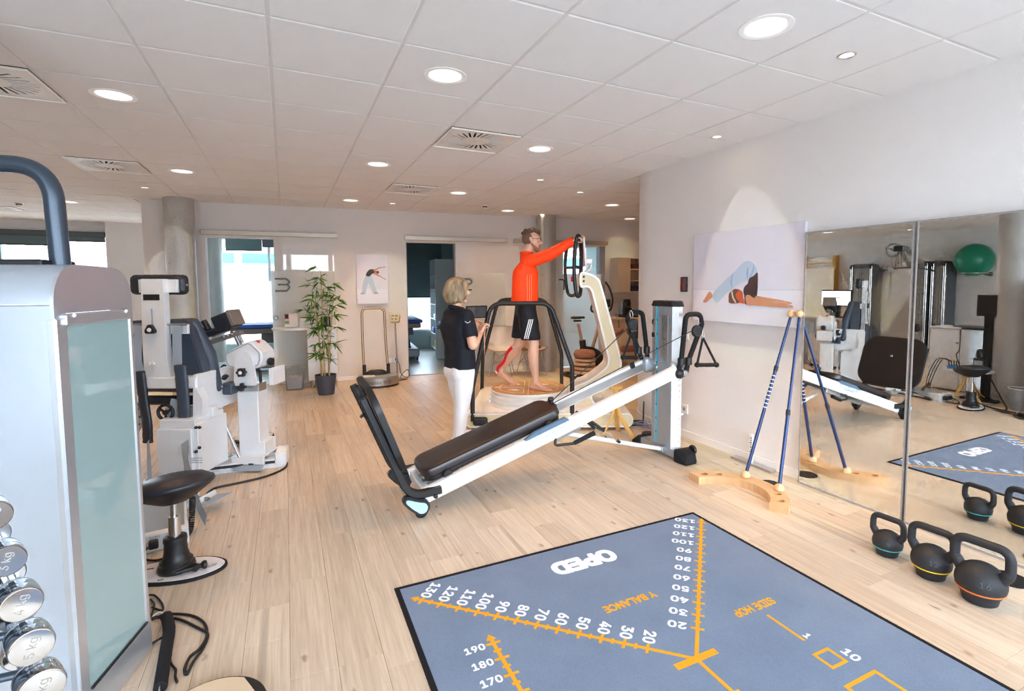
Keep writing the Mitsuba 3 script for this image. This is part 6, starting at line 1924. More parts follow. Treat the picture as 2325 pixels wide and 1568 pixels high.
mat('m_beech', 'd8b083', 0.42, spec=0.4)
mat('m_stick', '2c3c66', 0.3, 0.45, spec=0.5)
for (base_px, top_px, lab, ab) in (((1693, 1078), (1797, 712), 'dark blue telescopic stick with wooden balls leaning left of the other on the poster', hol[3]), ((1769, 1108), (1816, 712), 'dark blue telescopic stick with wooden balls leaning beside the mirror edge', hol[2])):
    pb = onz(*base_px, 0.075)
    ar_p = V(*arcpt((ro + ri) / 2, ab), 0.06)
    pt_ = onx(*top_px, 3.575)
    d = (pt_ - pb) / np.linalg.norm(pt_ - pb)
    t = Thing('balance_stick', lab, 'stick', 'leaning sticks')
    t.p('foot_ball', cut(ball(0.036, pb, 3), pb - V(0, 0, 0.012), (0, 0, 1)), 'm_beech', 40)
    t.p('top_ball', ball(0.031, pt_, 3), 'm_beech', True)
    L_ = np.linalg.norm(pt_ - pb)
    k_ = 0.66 if base_px[0] < 1700 else 0.42
    t.p('lower_tube', rod(pb + d * 0.03, pb + d * L_ * k_, 0.0125), 'm_stick', 40)
    t.p('upper_tube', rod(pb + d * L_ * k_, pt_ - d * 0.02, 0.0105), 'm_stick', 40)
    t.p('clamp', rod(pb + d * (L_ * k_ - 0.02), pb + d * (L_ * k_ + 0.02), 0.016), 'm_dark', 40)
    if base_px[0] < 1700:
        for i in range(9):
            c = pb + d * (L_ * k_ - 0.06 - 0.032 * i)
            t.p('scale_mark', rod(c - d * 0.004, c + d * 0.004, 0.0129), 'm_white', 40)
one('rubber_disc', lathe([(0, 0), (0.075, 0), (0.078, 0.004), (0.07, 0.008), (0, 0.008)], 36).apply_translation((3.36, 2.745, 0)), 'm_rubber', 'flat black disc on the floor in the mirror behind the curved oak stand', 'floor disc', 'flat black floor discs')
one('rubber_disc', lathe([(0, 0), (0.085, 0), (0.088, 0.004), (0.08, 0.008), (0, 0.008)], 36).apply_translation((3.39, 1.262, 0)), 'm_rubber', 'flat black disc on the floor behind the largest kettlebell', 'floor disc', 'flat black floor discs')
one('rubber_disc', lathe([(0, 0), (0.07, 0), (0.07, 0.018), (0.06, 0.03), (0, 0.03)], 36).apply_translation((3.345, 4.235, 0)), 'm_black', 'small raised black puck on the floor left of the grey tower', 'floor disc')

# ---------------------------------------------------------------- kettlebells
mat('m_kettle', '222326', 0.6, spec=0.4)
for nm, c in (('m_band_teal', '1fa3a8'), ('m_band_yellow', 'e6b916'), ('m_band_orange', 'e8662a')):
    mat(nm, c, 0.5)


def kettlebell(x, y, s, band, num, lab):
    t = Thing('kettlebell', lab, 'kettlebell', 'kettlebells in a row before the mirror', (x, y, 0), math.radians(4))
    R = 0.092 * s
    zc = 0.088 * s
    body = [(0, 0), (0.058 * s, 0), (0.063 * s, 0.004 * s)]
    for a in np.linspace(-0.72, PI / 2 - 0.02, 26):
        body.append((R * math.cos(a), zc + 0.90 * R * math.sin(a)))
    body.append((0, zc + 0.90 * R))
    t.p('body', lathe(body, 48), 'm_kettle', 50)
    zb = zc - 0.028 * s
    rb_ = R * math.cos(math.asin(-0.028 * s / (0.90 * R)))
    t.p('band', lathe([(rb_ - 0.004, zb - 0.005 * s), (rb_ + 0.0015, zb - 0.0035 * s), (rb_ + 0.0022, zb + 0.003 * s), (rb_ - 0.002, zb + 0.0045 * s)], 48), band, 60, 'coloured weight ring')
    h = 0.278 * s
    P = fillet([V(0, -0.062 * s, 0.108 * s), V(0, -0.098 * s, 0.165 * s), V(0, -0.096 * s, h - 0.02 * s), V(0, 0.096 * s, h - 0.02 * s), V(0, 0.098 * s, 0.165 * s), V(0, 0.062 * s, 0.108 * s)], [0, 0.04 * s, 0.055 * s, 0.055 * s, 0.04 * s, 0], 8)
    rr = np.interp(np.linspace(0, 1, len(P)), [0, 0.15, 0.3, 0.7, 0.85, 1], np.array([0.024, 0.020, 0.0185, 0.0185, 0.020, 0.024]) * s)
    t.p('handle', tube(P, rr, 16), 'm_kettle', 60)
    tx = text(num, 0.026 * s, 0.004, False)
    v = tx.vertices.copy()
    a = v[:, 0] / R
    el_ = 0.24 + v[:, 1] / R
    rad = R * 0.985 + v[:, 2]
    zz_ = zc + 0.90 * rad * np.sin(el_)
    rh = rad * np.cos(el_)
    ang = PI + math.radians(28) + a
    tx.vertices = np.stack([rh * np.cos(ang), rh * np.sin(ang), zz_], 1)
    t.p('number', tx, 'm_kettle_num', False, 'embossed number')
    return t


mat('m_kettle_num', '3a3c40', 0.5)
kettlebell(3.078, 1.705, 0.83, 'm_band_teal', '8', 'small black kettlebell with a teal ring, farthest from the camera')
kettlebell(3.052, 1.467, 1.0, 'm_band_yellow', '12', 'middle black kettlebell with a yellow ring, marked 12')
kettlebell(3.030, 1.240, 1.13, 'm_band_orange', '16', 'largest black kettlebell with an orange ring, marked 16')

# ---------------------------------------------------------------- odds and ends behind the trainer
o = V(3.47, 4.66, 0)
t = Thing('wifi_router', 'black router with two upright antennas on the floor by the rounded wall', 'router')
t.p('case', tr(hull(np.vstack([_ico * V(0.02, 0.02, 0.014) + V(sx * 0.09, sy * 0.06, 0.016) for sx in (-1, 1) for sy in (-1, 1)] + [_ico * V(0.03, 0.03, 0.008) + V(0, 0, 0.03)])), o, (0, 0, -0.4)), 'm_black', 40)
for p in (V(3.56, 4.60, 0), V(3.58, 4.46, 0)):
    t.p('antenna', tube([p + V(-0.02, 0, 0.02), p + V(0, 0, 0.03), p + V(0.005, 0, 0.26)], [0.009, 0.009, 0.007], 8), 'm_black', 40)
t.p('led', tr(ball(0.005, (0, 0, 0), 1), o + V(-0.07, -0.06, 0.034)), 'm_red')
mat('m_cable_blue', '5a6496', 0.5)
rng = np.random.default_rng(5)
for i, (m_, lab) in enumerate((('m_cable_blue', 'blue network cable tangled on the floor behind the grey tower'), ('m_cable_blue', 'second blue cable looping upright by the wall behind the tower'), ('m_grey', 'grey cable coiled at the foot of the rounded wall'))):
    c = V(3.46, 4.38, 0.0)
    P = [V(3.48, 4.58, 0.03)] + [c + V(rng.uniform(-0.12, 0.1), rng.uniform(-0.22, 0.16), abs(rng.normal(0.0, 0.05)) + 0.008) for _ in range(6)]
    if i == 1:
        P += [V(3.5, 4.25, 0.15), V(3.54, 4.3, 0.24), V(3.56, 4.35, 0.12), V(3.5, 4.2, 0.02)]
    P.append(V(3.42, 4.1 - 0.04 * i, 0.01))
    one('network_cable', tube(catmull(P, 8), 0.0035, 6), m_, lab, 'cable', 'tangled cables behind the tower', smooth=True)
mat('m_bentwood', 'd6a75c', 0.45)
t = Thing('bentwood_stand', 'stand on three curved pale wooden legs behind the trainer rails', 'stand')
top_ = onz(1412, 893, 0.47) * 0 + V(3.02, 4.36, 0.50)
for (x, y) in ((3.013 - 0.08, 4.45), (3.16, 4.52), (3.085, 4.106)):
    e = V(x, y, 0.0)
    P = catmull([top_ + V(0, 0, 0.02), top_ * 0.92 + e * 0.08 + V(0, 0, -0.06), top_ * 0.80 + e * 0.20 + V(0, 0, -0.16), top_ * 0.42 + e * 0.58 + V(0, 0, -0.09), e + V(0, 0, 0.008)], 6)
    t.p('leg', strip(P, 0.042, 0.018, np.cross(V(0, 0, 1), e - V(top_[0], top_[1], 0)) / 1.0 * 0 + (e - V(top_[0], top_[1], 0)) / np.linalg.norm(e - V(top_[0], top_[1], 0)) + V(0, 0, 0.3)), 'm_bentwood', 40)
t.p('top_ring', lathe([(0, 0.50), (0.07, 0.50), (0.07, 0.53), (0, 0.53)], 24).apply_translation((3.02, 4.36, 0)), 'm_bentwood', 30)
# seat machine right behind the tall arm: brown padded therapy bench with a wheel
o = bw(4.95, 0, 1.15)
t = Thing('leg_trainer', 'bronze and brown seated trainer with a dark wheel behind the pulley arm', 'exercise machine')
dT = 1.0
tp = lambda px, py, d=dT: bw(*onb(px, py, d), d)
t.p('front_pad', frame(rbox(-0.13, 0.1, -0.12, 0.12, -0.05, 0.05, 0.045), tp(1400, 753), BT * 0.9 + V(0, 0, 0.42), -BN, V(0, 0, 0.9) - BT * 0.42), 'm_brown_soft', 50)
t.p('seat_pad', frame(rbox(-0.16, 0.14, -0.18, 0.18, -0.055, 0.055, 0.05), tp(1420, 790), BT, -BN, V(0, 0, 1)), 'm_brown_soft', 50)
t.p('housing', frame(prism(blob([(-0.22, 0.18), (0.0, 0.26), (0.18, 0.12), (0.2, -0.1), (0.0, -0.22), (-0.2, -0.12)]), -0.1, 0.1), tp(1405, 782), BT, V(0, 0, 1), -BN), 'm_cream', 40)
t.p('wheel', frame(lathe([(0, -0.03), (0.14, -0.03), (0.155, -0.01), (0.155, 0.01), (0.14, 0.03), (0, 0.03)], 32), tp(1441, 750), BT, V(0, 0, 1), -BN), 'm_grey_dark', 40)
t.p('wheel_hub', frame(lathe([(0, 0.03), (0.03, 0.03), (0.02, 0.045), (0, 0.045)], 20), tp(1441, 750), BT, V(0, 0, 1), -BN), 'm_chrome', 40)
fz = tp(1412, 830)
t.p('post', rod(tp(1410, 800), V(fz[0], fz[1], 0.06), 0.04), 'm_bike', 40)
t.p('base', frame(rbox(-0.3, 0.3, -0.22, 0.22, 0, 0.08, 0.03), V(fz[0], fz[1], 0), BT, -BN, V(0, 0, 1)), 'm_bike', 40)
# ---------------------------------------------------------------- left foreground: grey cabinet machine
mat('m_silver', 'c3c7cc', 0.3, 0.75)
mat('m_silver_front', 'b3bac2', 0.34, 0.5)
mat('m_slate_tube', '39434e', 0.3, 0.4, spec=0.6)
scene['m_panel_glass'] = {'type': 'twosided', 'bsdf': {'type': 'plastic', 'diffuse_reflectance': {'type': 'rgb', 'value': lin('8fa5a4')}, 'int_ior': 1.55}}
mA = V(-0.569, 2.641, 0)
mS = V(0.24, 0.971, 0)                  # along the side, away from the camera
mS /= np.linalg.norm(mS)
mF = V(-mS[1], mS[0], 0)                # along the front, to the left
mD = 0.455                              # depth of the side
mB = mA - mS * mD                       # near corner
cab = Thing('weight_machine', 'silver cabinet weight machine with glass side panel at the left edge', 'exercise machine', M=np.block([[np.stack([mF, mS, V(0, 0, 1)], 1), mB[:, None]], [np.zeros((1, 3)), np.ones((1, 1))]]))
# local x to the left, y along the side, z up
WM = 0.95
hood = [(0.0, 1.40)] + [(0.115 - 0.115 * math.cos(a), 1.50 + 0.135 * math.sin(a)) for a in np.linspace(0, PI / 2, 14)] + [(0.33, 1.632)] + [(0.345 + 0.11 * math.sin(a), 1.512 + 0.118 * math.cos(a)) for a in np.linspace(0, PI / 2, 10)] + [(0.455, 1.40)]
def side_solid(poly, x0, x1, c=0.0):
    m = frame(prism(poly, x0, x1, c), (0, 0, 0), V(0, 1, 0), V(0, 0, 1), V(1, 0, 0))
    return m
H_ = Polygon(hood)
cab.p('hood', side_solid(H_.intersection(sbox(-1, 1.503, 1, 2)), 0.012, WM), 'm_silver_front', 40, 'rounded silver hood')
cab.p('hood_end', side_solid(H_.intersection(sbox(-1, 1.455, 1, 2)).difference(sbox(0.055, 1.40, 0.42, 1.47)), 0.0, 0.012, 0.0), 'm_silver', 40)
cab.p('front_panel', box(0.0, WM, 0.0, 0.02, 0.02, 1.5, 0.004), 'm_silver_front', label='pale silver front panel')
cab.p('corner_post', box(-0.002, 0.03, -0.001, 0.06, 0.02, 1.458, 0.008), 'm_silver')
cab.p('corner_post', box(-0.002, 0.03, 0.428, 0.456, 0.02, 1.47, 0.006), 'm_silver')
cab.p('base', box(-0.004, WM, -0.005, 0.46, 0.0, 0.135, 0.005), 'm_silver')
cab.p('base_seal', box(-0.006, 0.0, 0.06, 0.43, 0.135, 0.142), 'm_black')
cab.p('back_panel', box(0.0, WM, 0.436, 0.455, 0.02, 1.45), 'm_silver')
cab.p('side_glass', box(0.004, 0.012, 0.055, 0.43, 0.135, 1.44), 'm_panel_glass', label='greenish glass side panel')
r_ = cab.p('glass_rail', frame(box(0.035, 0.425, 1.428, 1.468, -0.012, 0.014, 0.005), (0, 0, 0), V(0, 1, 0), V(0, 0, 1), V(1, 0, 0)), 'm_silver', 20)
for y in (0.075, 0.385):
    cab.p('screw', tr(lathe([(0, 0), (0.008, 0), (0.006, 0.004), (0, 0.005)], 12), (-0.012, y, 1.462), (0, -PI / 2, 0)), 'm_white', 30, sub=r_)
cab.p('top_shelf', box(0.10, WM, 0.12, 0.30, 1.632, 1.652, 0.004), 'm_black')
P = fillet([V(0.02, 0.16, 1.60), V(0.02, 0.14, 1.99), V(0.9, 0.05, 2.02)], 0.14, 12)
P = fillet([V(0.09, 0.20, 1.60), V(0.10, 0.20, 1.985), V(0.9, 0.20, 1.985)], 0.13, 12)
cab.p('top_tube', tube(P, 0.0295, 18), 'm_slate_tube', 60, 'dark bent tube')

# chrome dumbbells on an upright rack
ORD = ['topmost', 'second from the top', 'middle', 'second from the bottom', 'lowest']
rk = Thing('dumbbell_rack', 'upright rack of cradles carrying the chrome dumbbells', 'dumbbell rack')
rp0 = dep(-110, 1500, 1.25)
rk.p('post', box(rp0[0] - 0.03, rp0[0] + 0.03, rp0[1] - 0.03, rp0[1] + 0.03, 0.0, 1.15, 0.006), 'm_slate_tube')
rk.p('foot', box(rp0[0] - 0.2, rp0[0] + 0.2, rp0[1] - 0.2, rp0[1] + 0.2, 0.0, 0.03, 0.006), 'm_slate_tube')
for i, (px, py, r0) in enumerate(((-14, 1172, 0.036), (16, 1275, 0.038), (50, 1373, 0.042), (74, 1470, 0.045), (97, 1565, 0.048))):
    c = dep(px, py, 1.22 - 0.0 * i)
    d = VX * 0.80 - VY * 0.60
    u = V(0, 0, 1)
    s_ = np.cross(u, d)
    t = Thing('dumbbell', 'chrome dumbbell at the bottom left edge, %s of the five visible' % ORD[i], 'dumbbell', 'chrome dumbbells on the rack', M=np.block([[np.stack([s_, u, d], 1), c[:, None]], [np.zeros((1, 3)), np.ones((1, 1))]]))
    t.p('head', lathe([(0, -0.085), (r0 * 0.8, -0.085), (r0 * 0.97, -0.075), (r0, -0.06), (r0, -0.04), (r0 * 0.985, -0.037), (r0 * 0.985, -0.033), (r0, -0.03), (r0, -0.01), (r0 * 0.96, -0.002), (r0 * 0.9, 0.0), (0, 0.0)], 40), 'm_chrome', 40)
    t.p('handle', rod((0, 0, -0.22), (0, 0, -0.08), 0.014), 'm_chrome', 40)
    t.p('head', lathe([(0, -0.30), (r0 * 0.9, -0.30), (r0, -0.29), (r0, -0.225), (r0 * 0.9, -0.215), (0, -0.215)], 40), 'm_chrome', 40)
    t.p('weight_mark', frame(text(('2', '3', '4', '5', '7')[i] + ' kg', r0 * 0.42, 0.001), (0, 0, 0.0002), V(0.25, 0.97, 0), V(-0.97, 0.25, 0), V(0, 0, 1)), 'm_steel', False)
    rk.p('cradle', frame(box(-0.02, 0.02, -0.03, -0.012, -0.2, -0.1), c, s_, u, d), 'm_slate_tube')
    rk.p('bracket', rod(c - d * 0.15 - u * 0.022, V(rp0[0], rp0[1], c[2] - 0.022), 0.011), 'm_slate_tube', 30)

# ---------------------------------------------------------------- dynamometer chair
mat('m_medical_white', 'e3e7ea', 0.4, spec=0.4)
mat('m_leather', '1d2128', 0.42, spec=0.5)
mat('m_leather_blue', '323b48', 0.45, spec=0.5)
mat('m_strap_grey', '8f9aa4', 0.7)
mat('m_taupe', '6d645c', 0.5)
mat('m_plate_grey', '8a9092', 0.4, 0.3)
BZ = 0.13


def K(px, py, d):
    a_, z = c2(px, py, d)
    return V(a_, d, z)


bx_ = Thing('therapy_chair', 'white and black therapy chair with padded headrest and grey straps, seen from behind', 'therapy chair', M=CAMF)
dC = 4.0
# headrest: black cushion with white plate and post
h0, h1 = K(292, 622, dC + 0.04), K(423, 670, dC + 0.04)
bx_.p('headrest', wrinkle(skel([[(V(x, dC + 0.06, z), (0.04, 0.045, 0.04)) for x in (h0[0] + 0.045, h1[0] - 0.04) for z in (h0[2] - 0.045, h1[2] + 0.045)]], 0.012, 2), 0.004, (30, 30, 30), 1), 'm_leather', True, 'black padded headrest')
p0, p1 = K(314, 634, dC), K(404, 664, dC)
k = bx_.p('headrest_plate', box(p0[0], p1[0], dC - 0.005, dC + 0.02, p1[2], p0[2], 0.003), 'm_medical_white')
for x in (K(322, 0, dC)[0], K(393, 0, dC)[0]):
    bx_.p('bolt', tr(lathe([(0, 0), (0.010, 0), (0.006, 0.006), (0, 0.006)], 12), (x, dC - 0.005, K(0, 648, dC)[2]), (PI / 2, 0, 0)), 'm_steel', 30, sub=k)
sp = [K(329, 633, dC), K(379, 633, dC), K(385, 770, dC), K(388, 815, dC), K(398, 858, dC), K(338, 862, dC), K(334, 800, dC), K(331, 720, dC)]
bx_.p('spine', azp(Polygon([(p[0], p[2]) for p in sp]).buffer(0), dC - 0.045, dC + 0.02, 0.004), 'm_medical_white', 20, 'white upright post')
a_, b_ = K(335, 668, dC), K(372, 681, dC)
bx_.p('slot', box(a_[0], b_[0], dC - 0.047, dC - 0.04, b_[2], a_[2]), 'm_black')
a_, b_ = K(353, 700, dC), K(358, 742, dC)
bx_.p('height_slot', box(a_[0], b_[0], dC - 0.047, dC - 0.04, b_[2], a_[2]), 'm_strap_grey')
kn = K(355, 747, dC)
tri = affinity.translate(unary_union([Point(0.022 * math.cos(a), 0.022 * math.sin(a)).buffer(0.018) for a in (PI / 2, PI / 2 + 2.09, PI / 2 + 4.19)]).convex_hull, kn[0], kn[2])
k = bx_.p('knob', azp(tri, dC - 0.075, dC - 0.046), 'm_black', 40)
bx_.p('knob_cap', tr(lathe([(0, 0), (0.017, 0), (0.015, 0.005), (0, 0.007)], 20), (kn[0], dC - 0.075, kn[2]), (PI / 2, 0, 0)), 'm_white', 40, sub=k)
for px in (352, 360):
    c = K(px, 823, dC)
    bx_.p('clip', tr(lathe([(0, 0), (0.012, 0), (0.01, 0.015), (0, 0.015)], 12), (c[0], dC - 0.05, c[2]), (PI / 2, 0, 0)), 'm_white', 40)
# backrest
bp_ = [K(294, 735, 4.08), K(298, 728, 4.08), K(428, 724, 4.08), K(440, 745, 4.08), K(470, 850, 4.08), K(472, 880, 4.08), K(300, 880, 4.08)]
bpoly = Polygon([(p[0], p[2]) for p in bp_]).buffer(-0.03).buffer(0.03)
bx_.p('backrest', azp(bpoly, 4.03, 4.14, 0.012), 'm_leather_blue', 40, 'dark padded backrest')
sd_ = [[(V(K(432, 735, 4.1)[0], 4.14, K(432, 735, 4.1)[2]), 0.045), (V(K(455, 810, 4.1)[0], 4.20, K(455, 810, 4.1)[2]), 0.06)], [(V(K(455, 810, 4.1)[0], 4.20, K(455, 810, 4.1)[2]), 0.06), (V(K(468, 885, 4.1)[0], 4.22, K(468, 885, 4.1)[2]), 0.05)], [(V(K(310, 740, 4.1)[0], 4.14, K(310, 740, 4.1)[2]), 0.045), (V(K(300, 880, 4.1)[0], 4.2, K(300, 880, 4.1)[2]), 0.05), (V(K(432, 735, 4.1)[0], 4.14, K(432, 735, 4.1)[2]), 0.045), (V(K(468, 885, 4.1)[0], 4.22, K(468, 885, 4.1)[2]), 0.05)]]
bx_.p('backrest_cushion', skel(sd_, 0.02, 3), 'm_leather_blue', True)
zs = K(400, 905, 4.0)[2]
bx_.p('seat_cushion', rbox(K(305, 0, 4.3)[0], K(470, 0, 4.3)[0], 4.16, 4.62, zs + 0.02, zs + 0.13, 0.05), 'm_leather', 50)
# strap brackets and straps
for px0, px1, nm_ in ((296, 333, 0), (384, 426, 1)):
    a_, b_ = K(px0 + 2, 736, dC), K(px1, 758, dC)
    k = bx_.p('strap_plate', box(a_[0], b_[0], dC - 0.0, dC + 0.03, b_[2], a_[2], 0.003), 'm_medical_white')
    bx_.p('strap_bar', rod((a_[0] - 0.01, dC - 0.012, a_[2]), (b_[0] + 0.005, dC - 0.012, a_[2]), 0.008), 'm_steel', 30, sub=k)
for pts, w_ in (([(316, 738), (313, 780), (312, 815), (318, 845)], 0.068), ([(402, 738), (402, 780), (403, 830)], 0.072)):
    P = [K(px, py, dC - 0.03 - 0.02 * (i > 1)) for i, (px, py) in enumerate(pts)]
    bx_.p('strap', strip(catmull(P, 5), w_, 0.004, V(0, -1, 0)), 'm_strap_grey', True, 'grey strap')
for pts, w_ in (([(318, 843), (325, 900), (334, 960), (336, 1004)], 0.075), ([(409, 828), (414, 880), (418, 930), (418, 985)], 0.095)):
    P = catmull([K(px, py, dC - 0.07) for px, py in pts], 8)
    m_ = sweep(P, ring(14, w_ / 2, 0.022), False, V(0, -1, 0))
    bx_.p('strap_sleeve', wrinkle(m_, 0.004, (4, 4, 60), 2), 'm_leather_blue' if pts[0][0] > 350 else 'm_leather', True, 'dark padded strap sleeve')
for pts, w_ in (([(336, 1002), (338, 1040), (341, 1110)], 0.03), ([(418, 985), (421, 1030), (424, 1062), (436, 1110), (452, 1150), (468, 1182)], 0.062)):
    P = catmull([K(px, py, 3.9 - 0.15 * i) for i, (px, py) in enumerate(pts)], 5)
    bx_.p('strap', strip(P, w_, 0.004, V(0.1, -1, 0)), 'm_strap_grey', True, 'grey strap')
P = catmull([K(398, 905, 3.97), K(392, 930, 3.95), K(385, 975, 3.93)], 5)
bx_.p('strap', strip(P, 0.062, 0.004, V(0, -1, 0)), 'm_strap_grey', True, 'grey strap')
# white seat frame, side plates, roll, handwheel
a_, b_ = K(298, 856, 3.95), K(448, 882, 3.95)
bx_.p('seat_frame', box(a_[0], b_[0], 3.94, 4.06, b_[2], a_[2], 0.01), 'm_medical_white')
a_, b_ = K(437, 850, 3.95), K(452, 950, 3.95)
bx_.p('side_plate', box(a_[0], b_[0], 3.95, 4.5, b_[2] + 0.02, a_[2], 0.006), 'm_medical_white')
sp = [K(452, 880, 3.97), K(466, 905, 3.97), K(466, 935, 3.97), K(456, 952, 3.97), K(443, 952, 3.97), K(443, 880, 3.97)]
bx_.p('side_cover', azp(Polygon([(p[0], p[2]) for p in sp]).buffer(0), 3.94, 4.02, 0.006), 'm_medical_white', 30)
bx_.p('roll_pad', rod(K(338, 908, 4.05), K(440, 908, 4.05), 0.038), 'm_leather', 40)
bx_.p('lower_frame', box(K(330, 0, 4.05)[0], K(445, 0, 4.05)[0], 4.02, 4.10, K(0, 945, 4.05)[2], K(0, 925, 4.05)[2], 0.006), 'm_medical_white')
hw_ = K(376, 936, 3.93)
wheel_ = cat([tr(trimesh.creation.torus(0.058, 0.011, 24, 10), (0, 0, 0))] + [rod((0, 0, 0), (0.056 * math.cos(a), 0.056 * math.sin(a), 0), 0.009, 8) for a in (0.5, 2.6, 4.7)] + [lathe([(0, -0.012), (0.018, -0.012), (0.018, 0.012), (0, 0.012)], 16)])
bx_.p('handwheel', tr(wheel_, hw_, (PI / 2, 0, 0)), 'm_black', 40)
a_ = K(304, 945, 4.0)
bx_.p('angle_plate', azp(Polygon([(a_[0] + 0.085 * math.cos(t_), a_[2] + 0.14 * math.sin(t_)) for t_ in np.linspace(-1.2, 1.9, 14)] + [(a_[0], a_[2])]).buffer(0), 3.97, 3.985), 'm_alu', 30)
bx_.p('angle_holes', cat([tr(lathe([(0, 0), (0.007, 0), (0.007, 0.003), (0, 0.003)], 10), (a_[0] + 0.07 * math.cos(t_), 3.968, a_[2] + 0.118 * math.sin(t_)), (PI / 2, 0, 0)) for t_ in np.linspace(-1.0, 1.6, 6)]), 'm_dark', False)
# pedestal box under the seat and the base rail
a_, b_ = K(355, 968, 3.85), K(440, 1064, 3.85)
bx_.p('pedestal', box(a_[0], b_[0], 3.84, 4.25, BZ - 0.02, a_[2] - 0.02, 0.006), 'm_medical_white', label='white pedestal box')
bx_.p('pedestal_lid', box(a_[0] + 0.015, b_[0] + 0.02, 3.86, 4.22, a_[2] - 0.02, a_[2] + 0.05, 0.006), 'm_medical_white')
a2, b2 = K(440, 962, 3.88), K(455, 1064, 3.88)
bx_.p('pedestal_side', box(b_[0] + 0.001, b2[0], 3.87, 4.24, BZ - 0.02, a2[2], 0.004), 'm_medical_white')
for px, py in ((445, 970), (453, 970), (453, 1016), (445, 1025)):
    c = K(px, py, 3.865)
    bx_.p('stop', ball(0.012, c, 2), 'm_black', True)
lb = cat([box(K(379, 0, 3.84)[0] + 0.012 * i, K(379, 0, 3.84)[0] + 0.012 * i + 0.008, 3.838, 3.8395, K(0, 1042 + 5 * j, 3.84)[2], K(0, 1040 + 5 * j, 3.84)[2]) for i in range(8) for j in range(3)])
bx_.p('type_label', lb, 'm_strap_grey', False)
rl = Thing('chair_base', 'white floor rail unit with grey top and black plugs behind the perching stool', 'machine base', loc=(-0.71, 3.66, 0), rz=math.radians(9))
rl.p('rail_body', box(-0.13, 0.13, 0.0, 1.12, 0.02, BZ - 0.025, 0.006), 'm_medical_white')
rl.p('rail_top', box(-0.115, 0.115, 0.03, 1.10, BZ - 0.025, BZ - 0.02), 'm_plate_grey')
rl.p('end_cover', box(-0.135, 0.135, -0.02, 0.1, 0.0, BZ - 0.0225, 0.008), 'm_medical_white')
for x in (-0.06, 0.035):
    rl.p('plug', rbox(x, x + 0.045, -0.055, -0.018, 0.03, 0.08, 0.008), 'm_black')
rl.p('printed_note', frame(cat([text('OUTPUT', 0.009, 0.0006), tr(text('INPUT', 0.009, 0.0006), (0.075, 0, 0))]), V(-0.03, -0.0205, 0.09), V(1, 0, 0), V(0, 0, 1), V(0, -1, 0)), 'm_digit', False)
rl.p('rail_groove', box(-0.131, 0.131, 0.15, 1.0, 0.055, 0.07), 'm_dark')
one('plug_cable', tube(catmull([V(-0.76, 3.60, 0.05), V(-0.8, 3.56, 0.02), V(-0.70, 3.50, 0.008), V(-0.60, 3.58, 0.015), V(-0.66, 3.602, 0.05)], 8), 0.006, 8), 'm_black', 'black cable looped between the plugs of the floor rail unit', 'cable', smooth=True)
# lettered cross rail
cr = Thing('lateral_rail', 'low white cross rail with a grey top plate lettered Biodex', 'machine base', loc=(-0.66, 5.03, 0), rz=math.radians(-6))
cr.p('body', box(0.0, 0.62, -0.06, 0.06, 0.0, 0.075, 0.006), 'm_medical_white')
cr.p('skirt', box(0.0, 0.62, -0.08, 0.10, 0.0, 0.028, 0.004), 'm_medical_white')
cr.p('channel', box(0.02, 0.60, -0.0615, -0.058, 0.038, 0.06), 'm_dark')
cr.p('top_plate', box(0.0, 0.56, 0.055, 0.17, 0.10, 0.108, 0.002), 'm_plate_grey')
cr.p('plate_web', box(0.0, 0.56, 0.06, 0.165, 0.0, 0.10, 0.002), 'm_medical_white')
cr.p('lettering', frame(text('BIODEX', 0.075, 0.0008), V(0.17, 0.112, 0.1082), V(-1, 0, 0), V(0, -1, 0), V(0, 0, 1)), 'm_tower_light', False, 'pale lettering')
cr.p('end_block', box(0.54, 0.63, -0.075, 0.17, 0.0, 0.125, 0.008), 'm_medical_white')
one('floor_cable', tube(catmull([onz(646, 1040, 0.05), onz(651, 1055, 0.012), onz(640, 1066, 0.008), onz(600, 1082, 0.008), onz(540, 1096, 0.008), onz(490, 1107, 0.008), onz(470, 1120, 0.008)], 8), 0.008, 8), 'm_black', 'thick black cable running along the floor from the cross rail end', 'cable', smooth=True)
# dynamometer on its column
dY = Thing('dynamometer', 'white dynamometer with rounded head on a square column, black arm attachment on top', 'exercise machine', M=CAMF)
dd = 4.33
a_, b_ = K(537, 888, dd), K(592, 1012, dd)
dY.p('column', box(a_[0], b_[0] - 0.008, dd, dd + 0.17, b_[2], a_[2], 0.008), 'm_medical_white', label='white square column')
a_, b_ = K(540, 872, dd), K(586, 890, dd)
dY.p('inner_post', box(a_[0] + 0.005, b_[0] - 0.005, dd + 0.02, dd + 0.15, b_[2] - 0.02, a_[2], 0.004), 'm_alu')
a_, b_ = K(536, 0, dd), K(584, 0, dd)
top = K(0, 800, dd)[2]
br = Polygon([(K(535, 874, dd)[0], K(0, 876, dd)[2]), (K(588, 874, dd)[0], K(0, 876, dd)[2]), (K(581, 830, dd)[0], K(0, 830, dd)[2]), (K(577, 815, dd)[0], K(0, 815, dd)[2]), (K(573, 804, dd)[0], K(0, 804, dd)[2]), (K(557, 800, dd)[0], K(0, 800, dd)[2]), (K(542, 804, dd)[0], K(0, 804, dd)[2]), (K(537, 815, dd)[0], K(0, 815, dd)[2])])
dY.p('yoke', azp(br.buffer(-0.02).buffer(0.02), dd - 0.03, dd - 0.012, 0.003), 'm_medical_white', 30, 'rounded front yoke')
dY.p('yoke_side', box(K(578, 0, dd)[0], K(588, 0, dd)[0], dd - 0.012, dd + 0.2, K(0, 876, dd)[2], K(0, 838, dd)[2], 0.003), 'm_medical_white')
